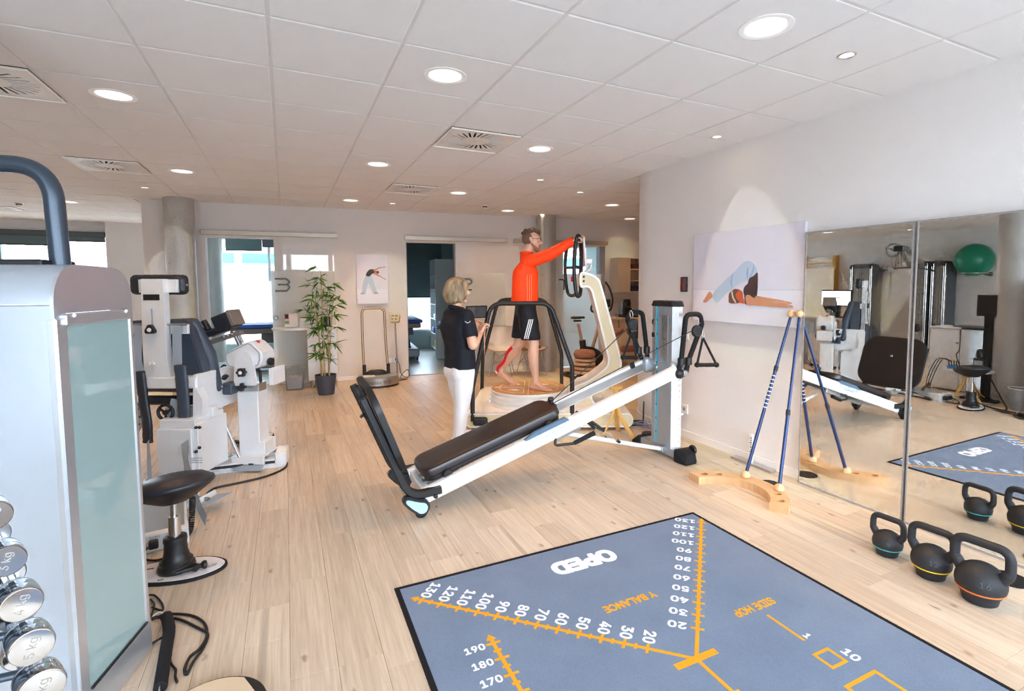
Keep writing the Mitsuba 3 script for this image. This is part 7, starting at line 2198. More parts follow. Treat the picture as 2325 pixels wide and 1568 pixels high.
hd = [K(507, 808, 4.32), K(510, 800, 4.32), K(535, 788, 4.32), K(562, 775, 4.32), K(572, 779, 4.32), K(592, 799, 4.32), K(594, 815, 4.32), K(588, 832, 4.32), K(570, 840, 4.32), K(540, 840, 4.32), K(517, 834, 4.32), K(511, 825, 4.32)]
hp_ = Polygon([(p[0], p[2]) for p in hd]).buffer(-0.03).buffer(0.03, quad_segs=8)
dY.p('head', azp(hp_, dd - 0.008, dd + 0.22, 0.02), 'm_medical_white', 40, 'rounded white motor head')
dY.p('head_seam', azp(hp_.buffer(-0.012).difference(hp_.buffer(-0.02)), dd - 0.0095, dd - 0.005), 'm_strap_grey', 40)
kb = K(556, 843, dd)
lob = unary_union([Point(0.026 * math.cos(a), 0.026 * math.sin(a)).buffer(0.0125) for a in np.arange(6) * PI / 3] + [Point(0, 0).buffer(0.028)])
k = dY.p('clamp_knob', azp(affinity.translate(lob, kb[0], kb[2]), dd - 0.07, dd - 0.03, 0.003), 'm_black', 40)
dY.p('knob_cap', tr(lathe([(0, 0), (0.016, 0), (0.014, 0.005), (0, 0.006)], 20), (kb[0], dd - 0.07, kb[2]), (PI / 2, 0, 0)), 'm_white', 40, sub=k)
kb = K(556, 876, dd)
lob = unary_union([Point(0.024 * math.cos(a), 0.024 * math.sin(a)).buffer(0.011) for a in np.arange(4) * PI / 2 + 0.0] + [Point(0, 0).buffer(0.02)])
dY.p('clamp_knob', azp(affinity.translate(lob, kb[0], kb[2]), dd - 0.06, dd - 0.025, 0.003), 'm_black', 40)
kb = K(615, 820, 4.45)
dY.p('side_knob', tr(lathe([(0, -0.02), (0.03, -0.018), (0.034, 0), (0.03, 0.018), (0, 0.02)], 20), kb, (0, PI / 2, 0)), 'm_black', 40)
dY.p('side_shaft', rod(kb, kb - V(0.06, 0, 0), 0.012), 'm_steel', 30)
cp = K(593, 786, 4.45)
k = dY.p('control_panel', frame(box(-0.055, 0.055, -0.06, 0.06, 0, 0.012, 0.003), cp + V(0, 0, 0.01), V(0.74, 0, -0.67), V(0, 1, 0), V(0.67, 0, 0.74)), 'm_plate_grey')
dY.p('stop_button', frame(lathe([(0, 0.012), (0.014, 0.012), (0.014, 0.025), (0, 0.028)], 16), cp + V(-0.02, -0.03, 0.03), V(0.74, 0, -0.67), V(0, 1, 0), V(0.67, 0, 0.74)), 'm_red', 40)
P = [K(590, 842, 4.45), K(592, 870, 4.45), K(590, 884, 4.44), K(586, 890, 4.44)]
dY.p('hose', tube(catmull(P, 6), 0.012, 8), 'm_black', True)
# attachment on top
dT2 = 4.42
dY.p('shaft', rod(K(545, 784, dT2), K(530, 752, dT2), 0.017), 'm_chrome', 40)
dY.p('shaft', rod(K(551, 778, dT2), K(540, 752, dT2), 0.01), 'm_steel', 40)
ar_ = [K(468, 780, dT2), K(540, 757, dT2), K(547, 748, dT2), K(470, 774, dT2)]
dY.p('lever_arm', frame(box(0, 0.33, -0.03, 0.03, -0.018, 0.018, 0.004), K(468, 780, dT2), V(0.955, 0, 0.297), V(0, 1, 0), V(-0.297, 0, 0.955)), 'm_taupe')
dY.p('pad_tray', frame(rbox(-0.13, 0.11, -0.08, 0.08, -0.025, 0.03, 0.02), K(500, 750, dT2), V(0.95, 0, 0.31), V(0, 1, 0), V(-0.31, 0, 0.95)), 'm_leather', 40)
dY.p('pad_block', frame(rbox(-0.075, 0.075, -0.08, 0.08, -0.07, 0.07, 0.012), K(515, 730, dT2), V(0.93, 0, 0.36), V(0, 1, 0), V(-0.36, 0, 0.93)), 'm_leather', 40, 'black square cushion')
dY.p('pad_back', frame(box(0.07, 0.10, -0.085, 0.085, -0.06, 0.075, 0.004), K(515, 730, dT2), V(0.93, 0, 0.36), V(0, 1, 0), V(-0.36, 0, 0.93)), 'm_taupe')
for (x0, y0), (x1, y1) in (((462, 728), (474, 748)), ((459, 745), (465, 760))):
    dY.p('roll_cushion', tube([K(x0, y0, dT2 - 0.05), K(x1, y1, dT2 - 0.05)], 0.024, 12), 'm_leather', 40)
dY.p('pad_plate', frame(box(-0.01, 0.01, -0.05, 0.05, -0.09, 0.06, 0.003), K(463, 772, dT2), V(1, 0, 0.3), V(0, 1, 0), V(-0.3, 0, 1)), 'm_plate_grey')
dY.p('end_knob', tube([K(446, 750, dT2), K(455, 748, dT2)], [0.012, 0.024], 12), 'm_black', 40)
dY.p('rail_bolts', cat([ball(0.011, K(508 + 9 * i, 764 - 3 * i, dT2 - 0.04), 1) for i in range(3)]), 'm_chrome', True)
# carriage at the column foot
a_, b_ = K(524, 1012, 4.28), K(604, 1062, 4.28)
dY.p('carriage', cat([box(a_[0] + 0.04, b_[0] - 0.03, 4.33, 4.52, 0.12, K(0, 1008, 4.33)[2] + 0.01, 0.006), box(a_[0], b_[0] - 0.015, 4.27, 4.54, 0.11, 0.125, 0.004), box(a_[0], b_[0] - 0.015, 4.27, 4.30, 0.05, 0.12, 0.006)]), 'm_medical_white')
dY.p('carriage_lip', hull([V(x, y, z) for x in (a_[0] + 0.015, b_[0] - 0.015) for y, z in ((4.27, 0.05), (4.22, 0.02), (4.27, 0.04), (4.23, 0.012))]), 'm_strap_grey')
dY.p('carriage_slot', box(a_[0] + 0.15, a_[0] + 0.19, 4.268, 4.272, 0.055, 0.065), 'm_dark')
# limb support: white post with padding right of the seat
ls = Thing('limb_support', 'padded limb support on a white post with a red arrow label beside the therapy chair', 'limb support', M=CAMF)
dl = 4.25
a_, b_ = K(487, 868, dl), K(500, 928, dl)
ls.p('post', box(a_[0], b_[0], dl, dl + 0.05, b_[2], a_[2], 0.004), 'm_medical_white')
ls.p('pad', skel([[(K(474, 875, dl + 0.1), (0.03, 0.05, 0.03)), (K(497, 848, dl + 0.1), (0.03, 0.05, 0.03))]], 0.02, 1), 'm_taupe', True, 'taupe cushion')
ls.p('pad', skel([[(K(503, 862, dl + 0.05), (0.022, 0.05, 0.022)), (K(510, 855, dl + 0.05), (0.02, 0.05, 0.02))]], 0.02, 1), 'm_leather', True)
ls.p('lower_pad', box(K(463, 0, dl)[0], K(486, 0, dl)[0], dl, dl + 0.12, K(0, 898, dl)[2], K(0, 872, dl)[2], 0.01), 'm_leather_blue')
a_, b_ = K(463, 897, dl - 0.06), K(481, 917, dl - 0.06)
ls.p('arm', box(a_[0], b_[0] + 0.03, dl - 0.06, dl, b_[2], a_[2], 0.004), 'm_medical_white')
c = K(472, 908, dl - 0.0615)
arw = Polygon([(-0.016, 0), (-0.002, 0.014), (-0.002, 0.007), (0.015, 0.007), (0.015, -0.007), (-0.002, -0.007), (-0.002, -0.014)])
ls.p('arrow', azp(affinity.translate(arw, c[0], c[2]), dl - 0.0625, dl - 0.06), 'm_red', False, 'red arrow')
ls.p('joint', cat([ball(0.018, K(483, 895, dl), 2), ball(0.016, K(478, 915, dl - 0.02), 2), rod(K(486, 880, dl - 0.02), K(506, 876, dl - 0.02), 0.014)]), 'm_chrome', True)
ls.p('knob', ball(0.02, K(474, 922, dl - 0.02), 2), 'm_black', True)
ls.p('bar_leg', rod(V(*K(493, 925, dl + 0.03)[:2], K(0, 925, dl)[2]), V(K(493, 0, dl)[0], dl + 0.03, 0.12), 0.014), 'm_chrome', 40)
fp = Thing('foot_plate', 'grey foot plate and hanging strap on the floor right of the perching stool', 'foot plate', M=CAMF)
c = K(488, 1122, 3.55)
fp.p('plate', frame(box(-0.055, 0.06, -0.09, 0.09, 0, 0.008, 0.002), V(c[0], c[1], 0.06), V(0.97, 0, 0.15), V(0.1, 1, 0), V(-0.15, 0, 0.97)), 'm_strap_grey')
fp.p('edge', frame(box(-0.065, -0.053, -0.09, 0.09, -0.01, 0.045, 0.002), V(c[0], c[1], 0.06), V(0.97, 0, 0.15), V(0.1, 1, 0), V(-0.15, 0, 0.97)), 'm_medical_white')
fp.p('hinge', rod(V(c[0] - 0.14, c[1] - 0.02, 0.085), V(c[0] - 0.03, c[1] - 0.02, 0.07), 0.012), 'm_steel', 30)
fp.p('strut', box(c[0] - 0.20, c[0] - 0.12, c[1] - 0.05, c[1] + 0.03, 0.0, 0.10, 0.006), 'm_medical_white')
one('coiled_cord', coil([onz(437, 1130, 0.24), onz(436, 1160, 0.12), onz(432, 1200, 0.03), onz(415, 1225, 0.02)], 26, 0.014, 0.0045), 'm_black', 'black coiled cord hanging beside the grey strap', 'cable', smooth=True)
# black rucksack
o = onz(512, 905)
t = Thing('rucksack', 'black rucksack on the floor behind the therapy chair', 'bag', loc=(o[0], o[1] + 0.05, 0))
t.p('body', wrinkle(skel([[(V(-0.16, 0, 0.09), 0.09), (V(0.16, 0.0, 0.09), 0.09), (V(-0.1, 0.02, 0.34), 0.09), (V(0.1, 0.02, 0.34), 0.09)]], 0.02, 3), 0.012, (12, 12, 12), 3), 'm_black', True)
t.p('pocket', skel([[(V(-0.1, -0.1, 0.1), 0.05), (V(0.1, -0.1, 0.1), 0.05), (V(-0.08, -0.09, 0.2), 0.045), (V(0.08, -0.09, 0.2), 0.045)]], 0.02, 2), 'm_dark', True)
t.p('strap', tube(catmull([V(-0.05, -0.02, 0.42), V(0, -0.03, 0.47), V(0.06, -0.02, 0.42)], 6), 0.012, 8), 'm_black', True)
t.p('strap', strip(catmull([V(0.15, -0.08, 0.3), V(0.24, -0.1, 0.15), V(0.22, -0.12, 0.02), V(0.3, -0.14, 0.012)], 6), 0.03, 0.005), 'm_black', True)
# round wooden balance boards with black rims
mat('m_board_top', 'c9b193', 0.45)
def balance_board(x, y, r, lab, rz=0.0):
    t = Thing('balance_board', lab, 'balance board', 'round balance boards on the floor', (x, y, 0), rz)
    t.p('rim', lathe([(0, 0.012), (r * 0.75, 0.012), (r, 0.03), (r + 0.004, 0.04), (r, 0.052), (r - 0.01, 0.053), (0, 0.053)], 56), 'm_black', 40)
    disc_ = Point(0, 0).buffer(r - 0.008, quad_segs=24)
    t.p('top', ext_(disc_.intersection(sbox(-r * 0.82, -1, r * 0.82, 1)), 0.0525, 0.003), 'm_board_top', 30, 'pale wooden top')
    t.p('foot', lathe([(0, 0.0), (r * 0.45, 0.0), (r * 0.5, 0.012), (0, 0.013)], 32), 'm_rubber', 40)
o = onz(471, 1625, 0.05)
balance_board(o[0], o[1], 0.185, 'round wooden balance board with black sides at the bottom left edge', 0.4)
o = onz(576, 992, 0.05)
balance_board(o[0], o[1] + 0.02, 0.18, 'round balance board on the floor behind the dynamometer column', 0.9)
# perching stool
mat('m_plate_white', 'e6e3e4', 0.45)
so_ = onz(402, 1297)
st_ = Thing('perching_stool', 'black saddle stool with chrome stem on a white rounded base plate', 'stool', M=np.block([[np.stack([VX, VY, V(0, 0, 1)], 1), so_[:, None]], [np.zeros((1, 3)), np.ones((1, 1))]]))
bpl = [(-0.245, -0.03), (-0.20, -0.125), (-0.03, -0.145), (0.14, -0.105), (0.235, -0.01), (0.225, 0.085), (0.10, 0.135), (-0.08, 0.10), (-0.20, 0.05)]
bp2 = Polygon(blob(bpl, 8)).buffer(0)
st_.p('base_rim', prism(bp2, 0.0, 0.016, 0.002), 'm_rubber', 40, 'black rubber rim')
st_.p('base_plate', prism(bp2.buffer(-0.012), 0.012, 0.0185), 'm_plate_white', 40, 'white base plate')
st_.p('bellows', lathe([(0, 0.018), (0.085, 0.018), (0.09, 0.03), (0.086, 0.046), (0.078, 0.052), (0.078, 0.068), (0.066, 0.078), (0.06, 0.10), (0.056, 0.115), (0.052, 0.17), (0.056, 0.178), (0.054, 0.20), (0.04, 0.205), (0, 0.205)], 40), 'm_black', 40)
st_.p('tube_lower', rod((0, 0, 0.2), (0, 0, 0.315), 0.029, 24), 'm_chrome', 40)
st_.p('tube_upper', rod((0, 0, 0.31), (0, 0, 0.42), 0.0165, 20), 'm_chrome', 40)
seat_c = V(0.0, 0.0, 0.44)
st_.p('seat_pan', tr(lathe([(0, -0.05), (0.06, -0.05), (0.12, -0.02), (0.175, 0.015), (0.19, 0.03), (0, 0.03)], 48), seat_c, (math.radians(-5), math.radians(-9), 0), (1.05, 0.95, 1)), 'm_black', 40)
st_.p('seat', tr(lathe([(0, 0.0), (0.19, 0.028), (0.198, 0.04), (0.195, 0.055), (0.15, 0.085), (0.08, 0.10), (0, 0.104)], 56), seat_c, (math.radians(-5), math.radians(-9), 0), (1.05, 0.95, 1)), 'm_leather', 60, 'black padded saddle')
st_.p('seat_lever', rod((0.05, 0.02, 0.41), (0.13, 0.0, 0.445), 0.007), 'm_black', 40)
pr_ = [(-0.17, 0.03), (-0.15, 0.055), (-0.14, 0.04)]
st_.p('plate_print', tr(cat([ext_(Polygon([(-0.17, -0.01), (-0.13, 0.005), (-0.125, -0.004), (-0.165, -0.02)]), 0.0186, 0.0006), ext_(Polygon([(-0.02, -0.115), (0.0, -0.10), (0.005, -0.107), (-0.013, -0.125)]).difference(Polygon([(-0.016, -0.114), (0.0, -0.103), (0.002, -0.107), (-0.012, -0.12)])), 0.0186, 0.0006)]), (0, 0, 0)), 'm_dark', False)
pg = Thing('wooden_peg', 'black turned peg with a short chain lying on the stool base plate', 'peg', M=st_.M @ np.array(T().translate([0.055, -0.085, 0.041]).rotate([0, 0, 1], 40).rotate([0, 1, 0], 90).matrix, float))
pg.p('shaft', lathe([(0, -0.005), (0.008, -0.002), (0.0085, 0.03), (0.012, 0.035), (0.013, 0.07), (0.022, 0.082), (0.024, 0.09), (0.015, 0.102), (0.011, 0.112), (0.02, 0.122), (0.023, 0.13), (0.018, 0.14), (0, 0.143)], 28), 'm_black', 50)
pg.p('chain', cat([tr(trimesh.creation.torus(0.006, 0.0016, 12, 6), (0.016 - 0.000 * i, 0.0 - 0.006 * (i % 2), 0.15 + 0.008 * i), (0.5 * (i % 2) * PI, 0.4 * i, 0)) for i in range(5)]), 'm_steel', True)
# loose cables and a foam tube on the near floor
PC = [[(340, 1350), (352, 1352), (368, 1370), (368, 1385), (345, 1378)], [(342, 1360), (350, 1372), (345, 1395), (352, 1400)],
      [(344, 1405), (380, 1394), (430, 1396), (462, 1412), (470, 1440), (455, 1470), (432, 1490), (420, 1515), (421, 1530)],
      [(352, 1400), (405, 1405), (455, 1428), (472, 1440), (462, 1470), (440, 1500), (425, 1530)], [(384, 1493), (390, 1508), (399, 1520), (398, 1535), (402, 1548)], [(345, 1460), (362, 1450), (380, 1440)]]
LB = ['black cable loop at the foot of the silver cabinet machine', 'short black cable beside the cabinet corner', 'black cable making the wide loop on the near floor', 'second black cable running beside the wide loop', 'thin black lead by the foam tube', 'short black cable passing behind the foam tube']
for P, lb in zip(PC, LB):
    one('floor_cable', tube(catmull([onz(x, y, 0.007 + 0.004 * (i % 2)) for i, (x, y) in enumerate(P)], 8), 0.006 if len(P) > 5 else 0.0045, 8), 'm_black', lb, 'cable', smooth=True)
P = catmull([onz(378, 1398, 0.028), onz(384, 1430, 0.03), onz(377, 1475, 0.03), onz(364, 1560, 0.025)], 8)
t = Thing('foam_tube', 'dark grey foam tube lying on the floor beside the cabinet machine', 'foam tube')
t.p('foam', tube(P, 0.0235, 18), 'm_slate_foam' if False else 'm_rubber', 60)
e = P[-1] - P[-2]
e /= np.linalg.norm(e)
t.p('ring', tube(P[-1] + catmull([e * 0.0 + V(0, 0, 0.012), e * 0.03 + V(0, 0, 0.014), e * 0.05, e * 0.03 - V(0, 0, 0.012), e * 0.0 - V(0, 0, 0.01)], 4), 0.0035, 8), 'm_chrome', True)
t.p('cord', tube(catmull([P[0], P[0] + V(-0.03, 0.03, 0.01), P[0] + V(-0.06, 0.035, -0.005)], 5), 0.004, 6), 'm_white', True)
# ---------------------------------------------------------------- the side of the room seen only in the mirror


def un_mirror(p):
    return p - 2 * ((p - MC) @ -MNv) * -MNv


EYE_M = un_mirror(EYE)


def mray(px, py):
    r = ray(px, py)
    return r - 2 * (r @ MNv) * MNv


def mx(px, py, x):
    d = mray(px, py)
    return EYE_M + d * ((x - EYE_M[0]) / d[0])


XW = XL
wl = lambda m, x=XW: m
mat('m_ball', '0c7a5c', 0.3, spec=0.5)
mat('m_clock_rim', '9a9c9b', 0.4, 0.4)
mat('m_clock_face', 'dfe0dc', 0.5)
mat('m_acrylic_grey', '8c867f', 0.25, spec=0.6)
c = mx(2027, 568, XW + 0.03)
XD = lambda m, o: frame(m, o, V(0, -1, 0), V(0, 0, 1), V(-1, 0, 0)) if False else frame(m, o, V(0, 1, 0), V(0, 0, 1), V(1, 0, 0))
t = Thing('wall_clock', 'round grey wall clock seen in the mirror', 'clock')
t.p('case', XD(lathe([(0, 0), (0.175, 0), (0.18, 0.02), (0.165, 0.04), (0.15, 0.045), (0.15, 0.03), (0, 0.03)], 40), V(XW, c[1], c[2])), 'm_clock_rim', 40)
t.p('face', XD(lathe([(0, 0.031), (0.149, 0.031)], 40), V(XW, c[1], c[2])), 'm_clock_face')
mk = [XD(affinity_box(0.125, a) if False else tr(box(-0.006, 0.006, 0.115, 0.142, 0.032, 0.034), (0, 0, 0), (0, 0, -a)), V(XW, c[1], c[2])) for a in np.arange(12) * PI / 6]
t.p('hour_marks', cat(mk), 'm_dark', False)
t.p('hands', cat([XD(tr(box(-0.006, 0.006, -0.02, 0.085, 0.034, 0.036), (0, 0, 0), (0, 0, -0.7)), V(XW, c[1], c[2])), XD(tr(box(-0.004, 0.004, -0.02, 0.12, 0.036, 0.038), (0, 0, 0), (0, 0, -1.1)), V(XW, c[1], c[2]))]), 'm_dark', False)
bc = mx(2212, 590, XW + 0.45)
rb_ = 0.355
t = Thing('exercise_ball', 'big green exercise ball on a wall ring, seen in the mirror', 'exercise ball')
t.p('ball', ball(rb_, bc, 4), 'm_ball', True)
rr_ = 0.23
zr = bc[2] - math.sqrt(rb_ ** 2 - rr_ ** 2) - 0.012
t2 = Thing('ball_holder', 'chrome wall ring under the green exercise ball', 'wall bracket')
t2.p('ring', tr(trimesh.creation.torus(rr_, 0.012, 40, 10), (bc[0], bc[1], zr)), 'm_chrome', True)
for s_ in (-1, 1):
    t2.p('arm', tube([V(bc[0] - rr_ * 0.8, bc[1] + s_ * rr_ * 0.6, zr), V(XW + 0.012, bc[1] + s_ * 0.14, zr - 0.02)], 0.01, 8), 'm_chrome', True)
t2.p('wall_plate', box(XW, XW + 0.012, bc[1] - 0.17, bc[1] + 0.17, zr - 0.06, zr + 0.02, 0.003), 'm_chrome')


def cable_tower(y0, y1, zt, lab):
    t = Thing('cable_tower', lab, 'exercise machine', 'cable towers against the far wall')
    x0, x1 = XW + 0.08, XW + 0.5
    t.p('panel', box(x1 - 0.02, x1 - 0.01, y0 + 0.09, y1 - 0.09, 0.12, zt - 0.06), 'm_acrylic_grey')
    for y in (y0 + 0.045, y1 - 0.045):
        t.p('upright', rod((x1, y, 0.05), (x1, y, zt - 0.02), 0.036, 20), 'm_chrome', 40)
        t.p('side_panel', box(x0, x1 - 0.03, y - 0.04, y + 0.04, 0.06, zt - 0.05, 0.004), 'm_grey_dark')
        t.p('pulley', tr(lathe([(0, -0.02), (0.05, -0.02), (0.055, 0), (0.05, 0.02), (0, 0.02)], 24), (x1 + 0.02, y, zt - 0.03), (PI / 2, 0, 0)), 'm_black', 40)
    t.p('head', box(x0, x1 + 0.02, y0 + 0.1, y1 - 0.06, zt - 0.06, zt + 0.04, 0.01), 'm_grey_dark')
    t.p('base', box(x0, x1 + 0.06, y0, y1, 0, 0.07, 0.01), 'm_grey_dark')
    t.p('cable', cat([rod((x1 + 0.03, (y0 + y1) / 2 + d_, 0.5), (x1 + 0.03, (y0 + y1) / 2 + d_, zt - 0.02), 0.004, 6) for d_ in (-0.03, 0.03)]), 'm_dark', True)
    t.p('weight_block', box(x1, x1 + 0.05, (y0 + y1) / 2 - 0.05, (y0 + y1) / 2 + 0.05, 0.45, 0.62, 0.01), 'm_black')
    t.p('screw', cat([ball(0.012, (x1 - 0.008, y, z), 1) for y in (y0 + 0.1, y1 - 0.1) for z in np.arange(0.3, zt - 0.1, 0.35)]), 'm_dark', False)
    return t


a_, b_ = mx(1931, 604, XW + 0.5), mx(1983, 604, XW + 0.5)
cable_tower(b_[1], a_[1], a_[2], 'grey cable tower behind the monitor, left one in the mirror')
a_, b_ = mx(2070, 597, XW + 0.5), mx(2112, 597, XW + 0.5)
cable_tower(b_[1] + 0.02, a_[1], a_[2], 'grey cable tower behind the mirror joint, carrying the overhead arm')
a2, b2 = mx(2106, 597, XW + 0.5), mx(2152, 597, XW + 0.5)
cable_tower(b2[1], b_[1] - 0.02, a2[2], 'grey cable tower left of the green ball in the mirror')
e0, e1 = mx(2068, 600, XW + 0.5), mx(2050, 563, XW + 0.9)
lt = Thing('lat_pulldown', 'grey overhead pulley arm with a black-ended pulldown bar, in the mirror', 'exercise machine')
for dy in (0.12, -0.2):
    lt.p('arm', strip([V(XW + 0.45, e0[1] - 0.1 + dy, e0[2] - 0.06), V(e1[0], e1[1] + dy * 0.3, e1[2])], 0.07, 0.09, (0, 1, 0)), 'm_tower', 30)
lt.p('arm_head', box(e1[0] - 0.05, e1[0] + 0.14, e1[1] - 0.08, e1[1] + 0.12, e1[2] - 0.07, e1[2] + 0.05, 0.01), 'm_tower')
lt.p('end_cap', box(e1[0] + 0.14, e1[0] + 0.16, e1[1] - 0.08, e1[1] + 0.12, e1[2] - 0.08, e1[2] + 0.05, 0.005), 'm_black')
pb_ = mx(2023, 612, e1[0] + 0.1)
lt.p('cable', cat([rod((e1[0] + 0.1, e1[1] + d_, e1[2]), (e1[0] + 0.1, e1[1] + d_ * 2, pb_[2]), 0.005, 6) for d_ in (-0.02, 0.02, 0.05)]), 'm_dark', True)
l0, l1 = mx(1997, 614, e1[0] + 0.1), mx(2122, 612, e1[0] + 0.1)
bar_ = catmull([l0 - V(0, 0, 0.03), l0 * 0.8 + l1 * 0.2 + V(0, 0, 0.03), (l0 + l1) / 2 + V(0, 0, 0.06), l0 * 0.2 + l1 * 0.8 + V(0, 0, 0.03), l1 - V(0, 0, 0.03)], 6)
lt.p('bar', tube(bar_, 0.016, 10), 'm_grey_dark', True)
lt.p('grip', tube(bar_[:5], 0.019, 10), 'm_black', True)
lt.p('grip', tube(bar_[-5:], 0.019, 10), 'm_black', True)
lt.p('pulley', XD(lathe([(0, -0.02), (0.07, -0.02), (0.08, 0), (0.07, 0.02), (0, 0.02)], 28), pb_ + V(0, 0, 0.0)), 'm_alu', 40)
lt.p('cable', cat([rod(pb_, V(pb_[0], pb_[1] + d_, 0.9), 0.004, 6) for d_ in (-0.05, 0.03)]), 'm_dark', True)
# wall bars with a white board
mat('m_yellow_wood', 'b9812f', 0.5)
p_ = mx(1897, 580, XW + 0.1)
wb_ = Thing('wall_bars', 'golden wooden wall bars behind a pale board, in the mirror', 'wall bars')
wb_.p('post', box(XW, XW + 0.14, p_[1] - 0.05, p_[1] + 0.05, 0, p_[2], 0.004), 'm_yellow_wood')
wb_.p('post', box(XW, XW + 0.14, p_[1] + 0.95, p_[1] + 1.05, 0, p_[2], 0.004), 'm_yellow_wood')
for i in range(10):
    wb_.p('rung', rod((XW + 0.11, p_[1] + 0.05, p_[2] - 0.2 - 0.2 * i), (XW + 0.11, p_[1] + 0.95, p_[2] - 0.2 - 0.2 * i), 0.017), 'm_yellow_wood', 40)
q_ = mx(1893, 608, XW + 0.25)
one('pale_board', box(XW + 0.2, XW + 0.23, q_[1], q_[1] + 1.1, 0.05, q_[2], 0.004), 'm_cream', 'large pale board leaning in front of the wall bars, in the mirror', 'board')
# desk with monitor and computer behind the dynamometer
d0 = mx(1935, 722, -2.2)
dk = Thing('desk', 'white desk carrying a monitor, seen in the mirror behind the dynamometer', 'desk', loc=(-2.35, d0[1], 0))
zd = d0[2]
dk.p('top', box(-0.38, 0.35, 0.0, 0.95, zd - 0.03, zd, 0.004), 'm_medical_white')
dk.p('leg', box(-0.36, 0.33, 0.02, 0.08, 0, zd - 0.03, 0.004), 'm_medical_white')
dk.p('leg', box(-0.36, 0.33, 0.86, 0.92, 0, zd - 0.03, 0.004), 'm_medical_white')
m0, m1 = mx(1866, 660, -2.3), mx(1931, 692, -2.3)
mo = Thing('monitor', 'monitor with a bright white screen on the desk, in the mirror', 'monitor')
e_scr = {'type': 'area', 'radiance': {'type': 'rgb', 'value': [0.85, 0.92, 1.0]}}
mo.p('case', box(-2.34, -2.30, m1[1] - 0.012, m0[1] + 0.012, m1[2] - 0.03, m0[2] + 0.02, 0.006), 'm_black')
scr = trimesh.Trimesh([(-2.2985, m1[1], m1[2] - 0.015), (-2.2985, m0[1], m1[2] - 0.015), (-2.2985, m0[1], m0[2]), (-2.2985, m1[1], m0[2])], [(0, 1, 2), (0, 2, 3)], process=False)
mo.p('screen', scr, 'm_white', False, 'lit white screen', emitter=e_scr)
mo.p('screen_marks', cat([box(-2.2984, -2.2975, m1[1] + 0.2 + 0.02 * i, m1[1] + 0.215 + 0.02 * i, m0[2] - 0.13, m0[2] - 0.12) for i in range(4)]), 'm_grey', False)
mo.p('stand', box(-2.37, -2.33, (m0[1] + m1[1]) / 2 - 0.06, (m0[1] + m1[1]) / 2 + 0.06, zd + 0.01, m1[2], 0.006), 'm_black')
mo.p('stand_foot', box(-2.45, -2.2, (m0[1] + m1[1]) / 2 - 0.14, (m0[1] + m1[1]) / 2 + 0.14, zd, zd + 0.012, 0.003), 'm_black')
one('keyboard', box(-2.17, -2.04, d0[1] + 0.12, d0[1] + 0.5, zd, zd + 0.018, 0.004), 'm_black', 'black keyboard on the desk below the monitor, in the mirror', 'keyboard')
pc = Thing('computer_cabinet', 'white equipment cabinet under the desk marked Biodex, in the mirror', 'cabinet', loc=(-2.1, d0[1] + 0.2, 0))
pc.p('body', box(-0.25, 0.2, -0.1, 0.45, 0.05, 0.62, 0.006), 'm_medical_white')
pc.p('vent', box(0.2, 0.204, -0.04, 0.04, 0.34, 0.54), 'm_grey')
pc.p('lettering', frame(text('BIODEX', 0.05, 0.001), V(0.2005, 0.27, 0.12), V(0, 1, 0), V(0, 0, 1), V(1, 0, 0)), 'm_dark', False)
for x in (-0.2, 0.15):
    for y in (-0.05, 0.4):
        pc.p('caster', tr(lathe([(0, -0.012), (0.03, -0.012), (0.03, 0.012), (0, 0.012)], 14), (x, y, 0.03), (PI / 2, 0, 0)), 'm_dark')
# white cupboard with cables, round table with blue amplifier and speaker
f0, f1 = mx(2108, 800, -1.5), mx(2193, 800, -1.5)
zc_ = mx(2150, 742, -1.5)[2]
cb = Thing('cupboard', 'white low cupboard with sliding front, right of the black footboard in the mirror', 'cupboard')
cb.p('carcass', box(-1.95, -1.52, f1[1] - 0.02, f0[1], 0.03, zc_ - 0.02, 0.004), 'm_medical_white')
cb.p('door', box(-1.519, -1.50, f1[1] + 0.08, f0[1] - 0.02, 0.06, zc_ - 0.03, 0.003), 'm_medical_white')
cb.p('door', box(-1.519, -1.505, f1[1] - 0.02, f1[1] + 0.075, 0.06, zc_ - 0.03, 0.003), 'm_medical_white')
cb.p('top', box(-1.97, -1.49, f1[1] - 0.22, f0[1] + 0.01, zc_ - 0.02, zc_, 0.003), 'm_medical_white')
cb.p('lock', XD(lathe([(0, 0), (0.012, 0), (0.012, 0.006), (0, 0.008)], 14), V(-1.50, f1[1] + 0.11, zc_ - 0.22)), 'm_black', 30)
one('laptop', box(-1.85, -1.6, f1[1] - 0.05, f1[1] + 0.22, zc_, zc_ + 0.02, 0.004), 'm_grey_dark', 'closed dark laptop on the white cupboard, in the mirror', 'laptop')
pcab = [V(-1.5, f1[1] + 0.08, zc_ - 0.03), V(-1.46, f1[1] + 0.06, zc_ - 0.3), V(-1.45, f1[1] + 0.09, 0.55), V(-1.3, f1[1] - 0.02, 0.42)]
one('hanging_cable', tube(catmull(pcab, 8), 0.006, 6), 'm_dark', 'black cable hanging down the white cupboard, in the mirror', 'cable', smooth=True)
tx_, ty_ = -1.08, mx(2198, 836, -1.08)[1]
tz_ = mx(2198, 839, -1.08)[2]
rt = Thing('side_table', 'small white topped table on bent wooden legs behind the stool, in the mirror', 'table', loc=(tx_, ty_, 0))
tp_ = Polygon(blob([(-0.2, -0.2), (0.1, -0.26), (0.22, -0.1), (0.2, 0.15), (0.0, 0.28), (-0.2, 0.2)]))
rt.p('top', prism(tp_, tz_ - 0.018, tz_, 0.004), 'm_plate_white', 40)
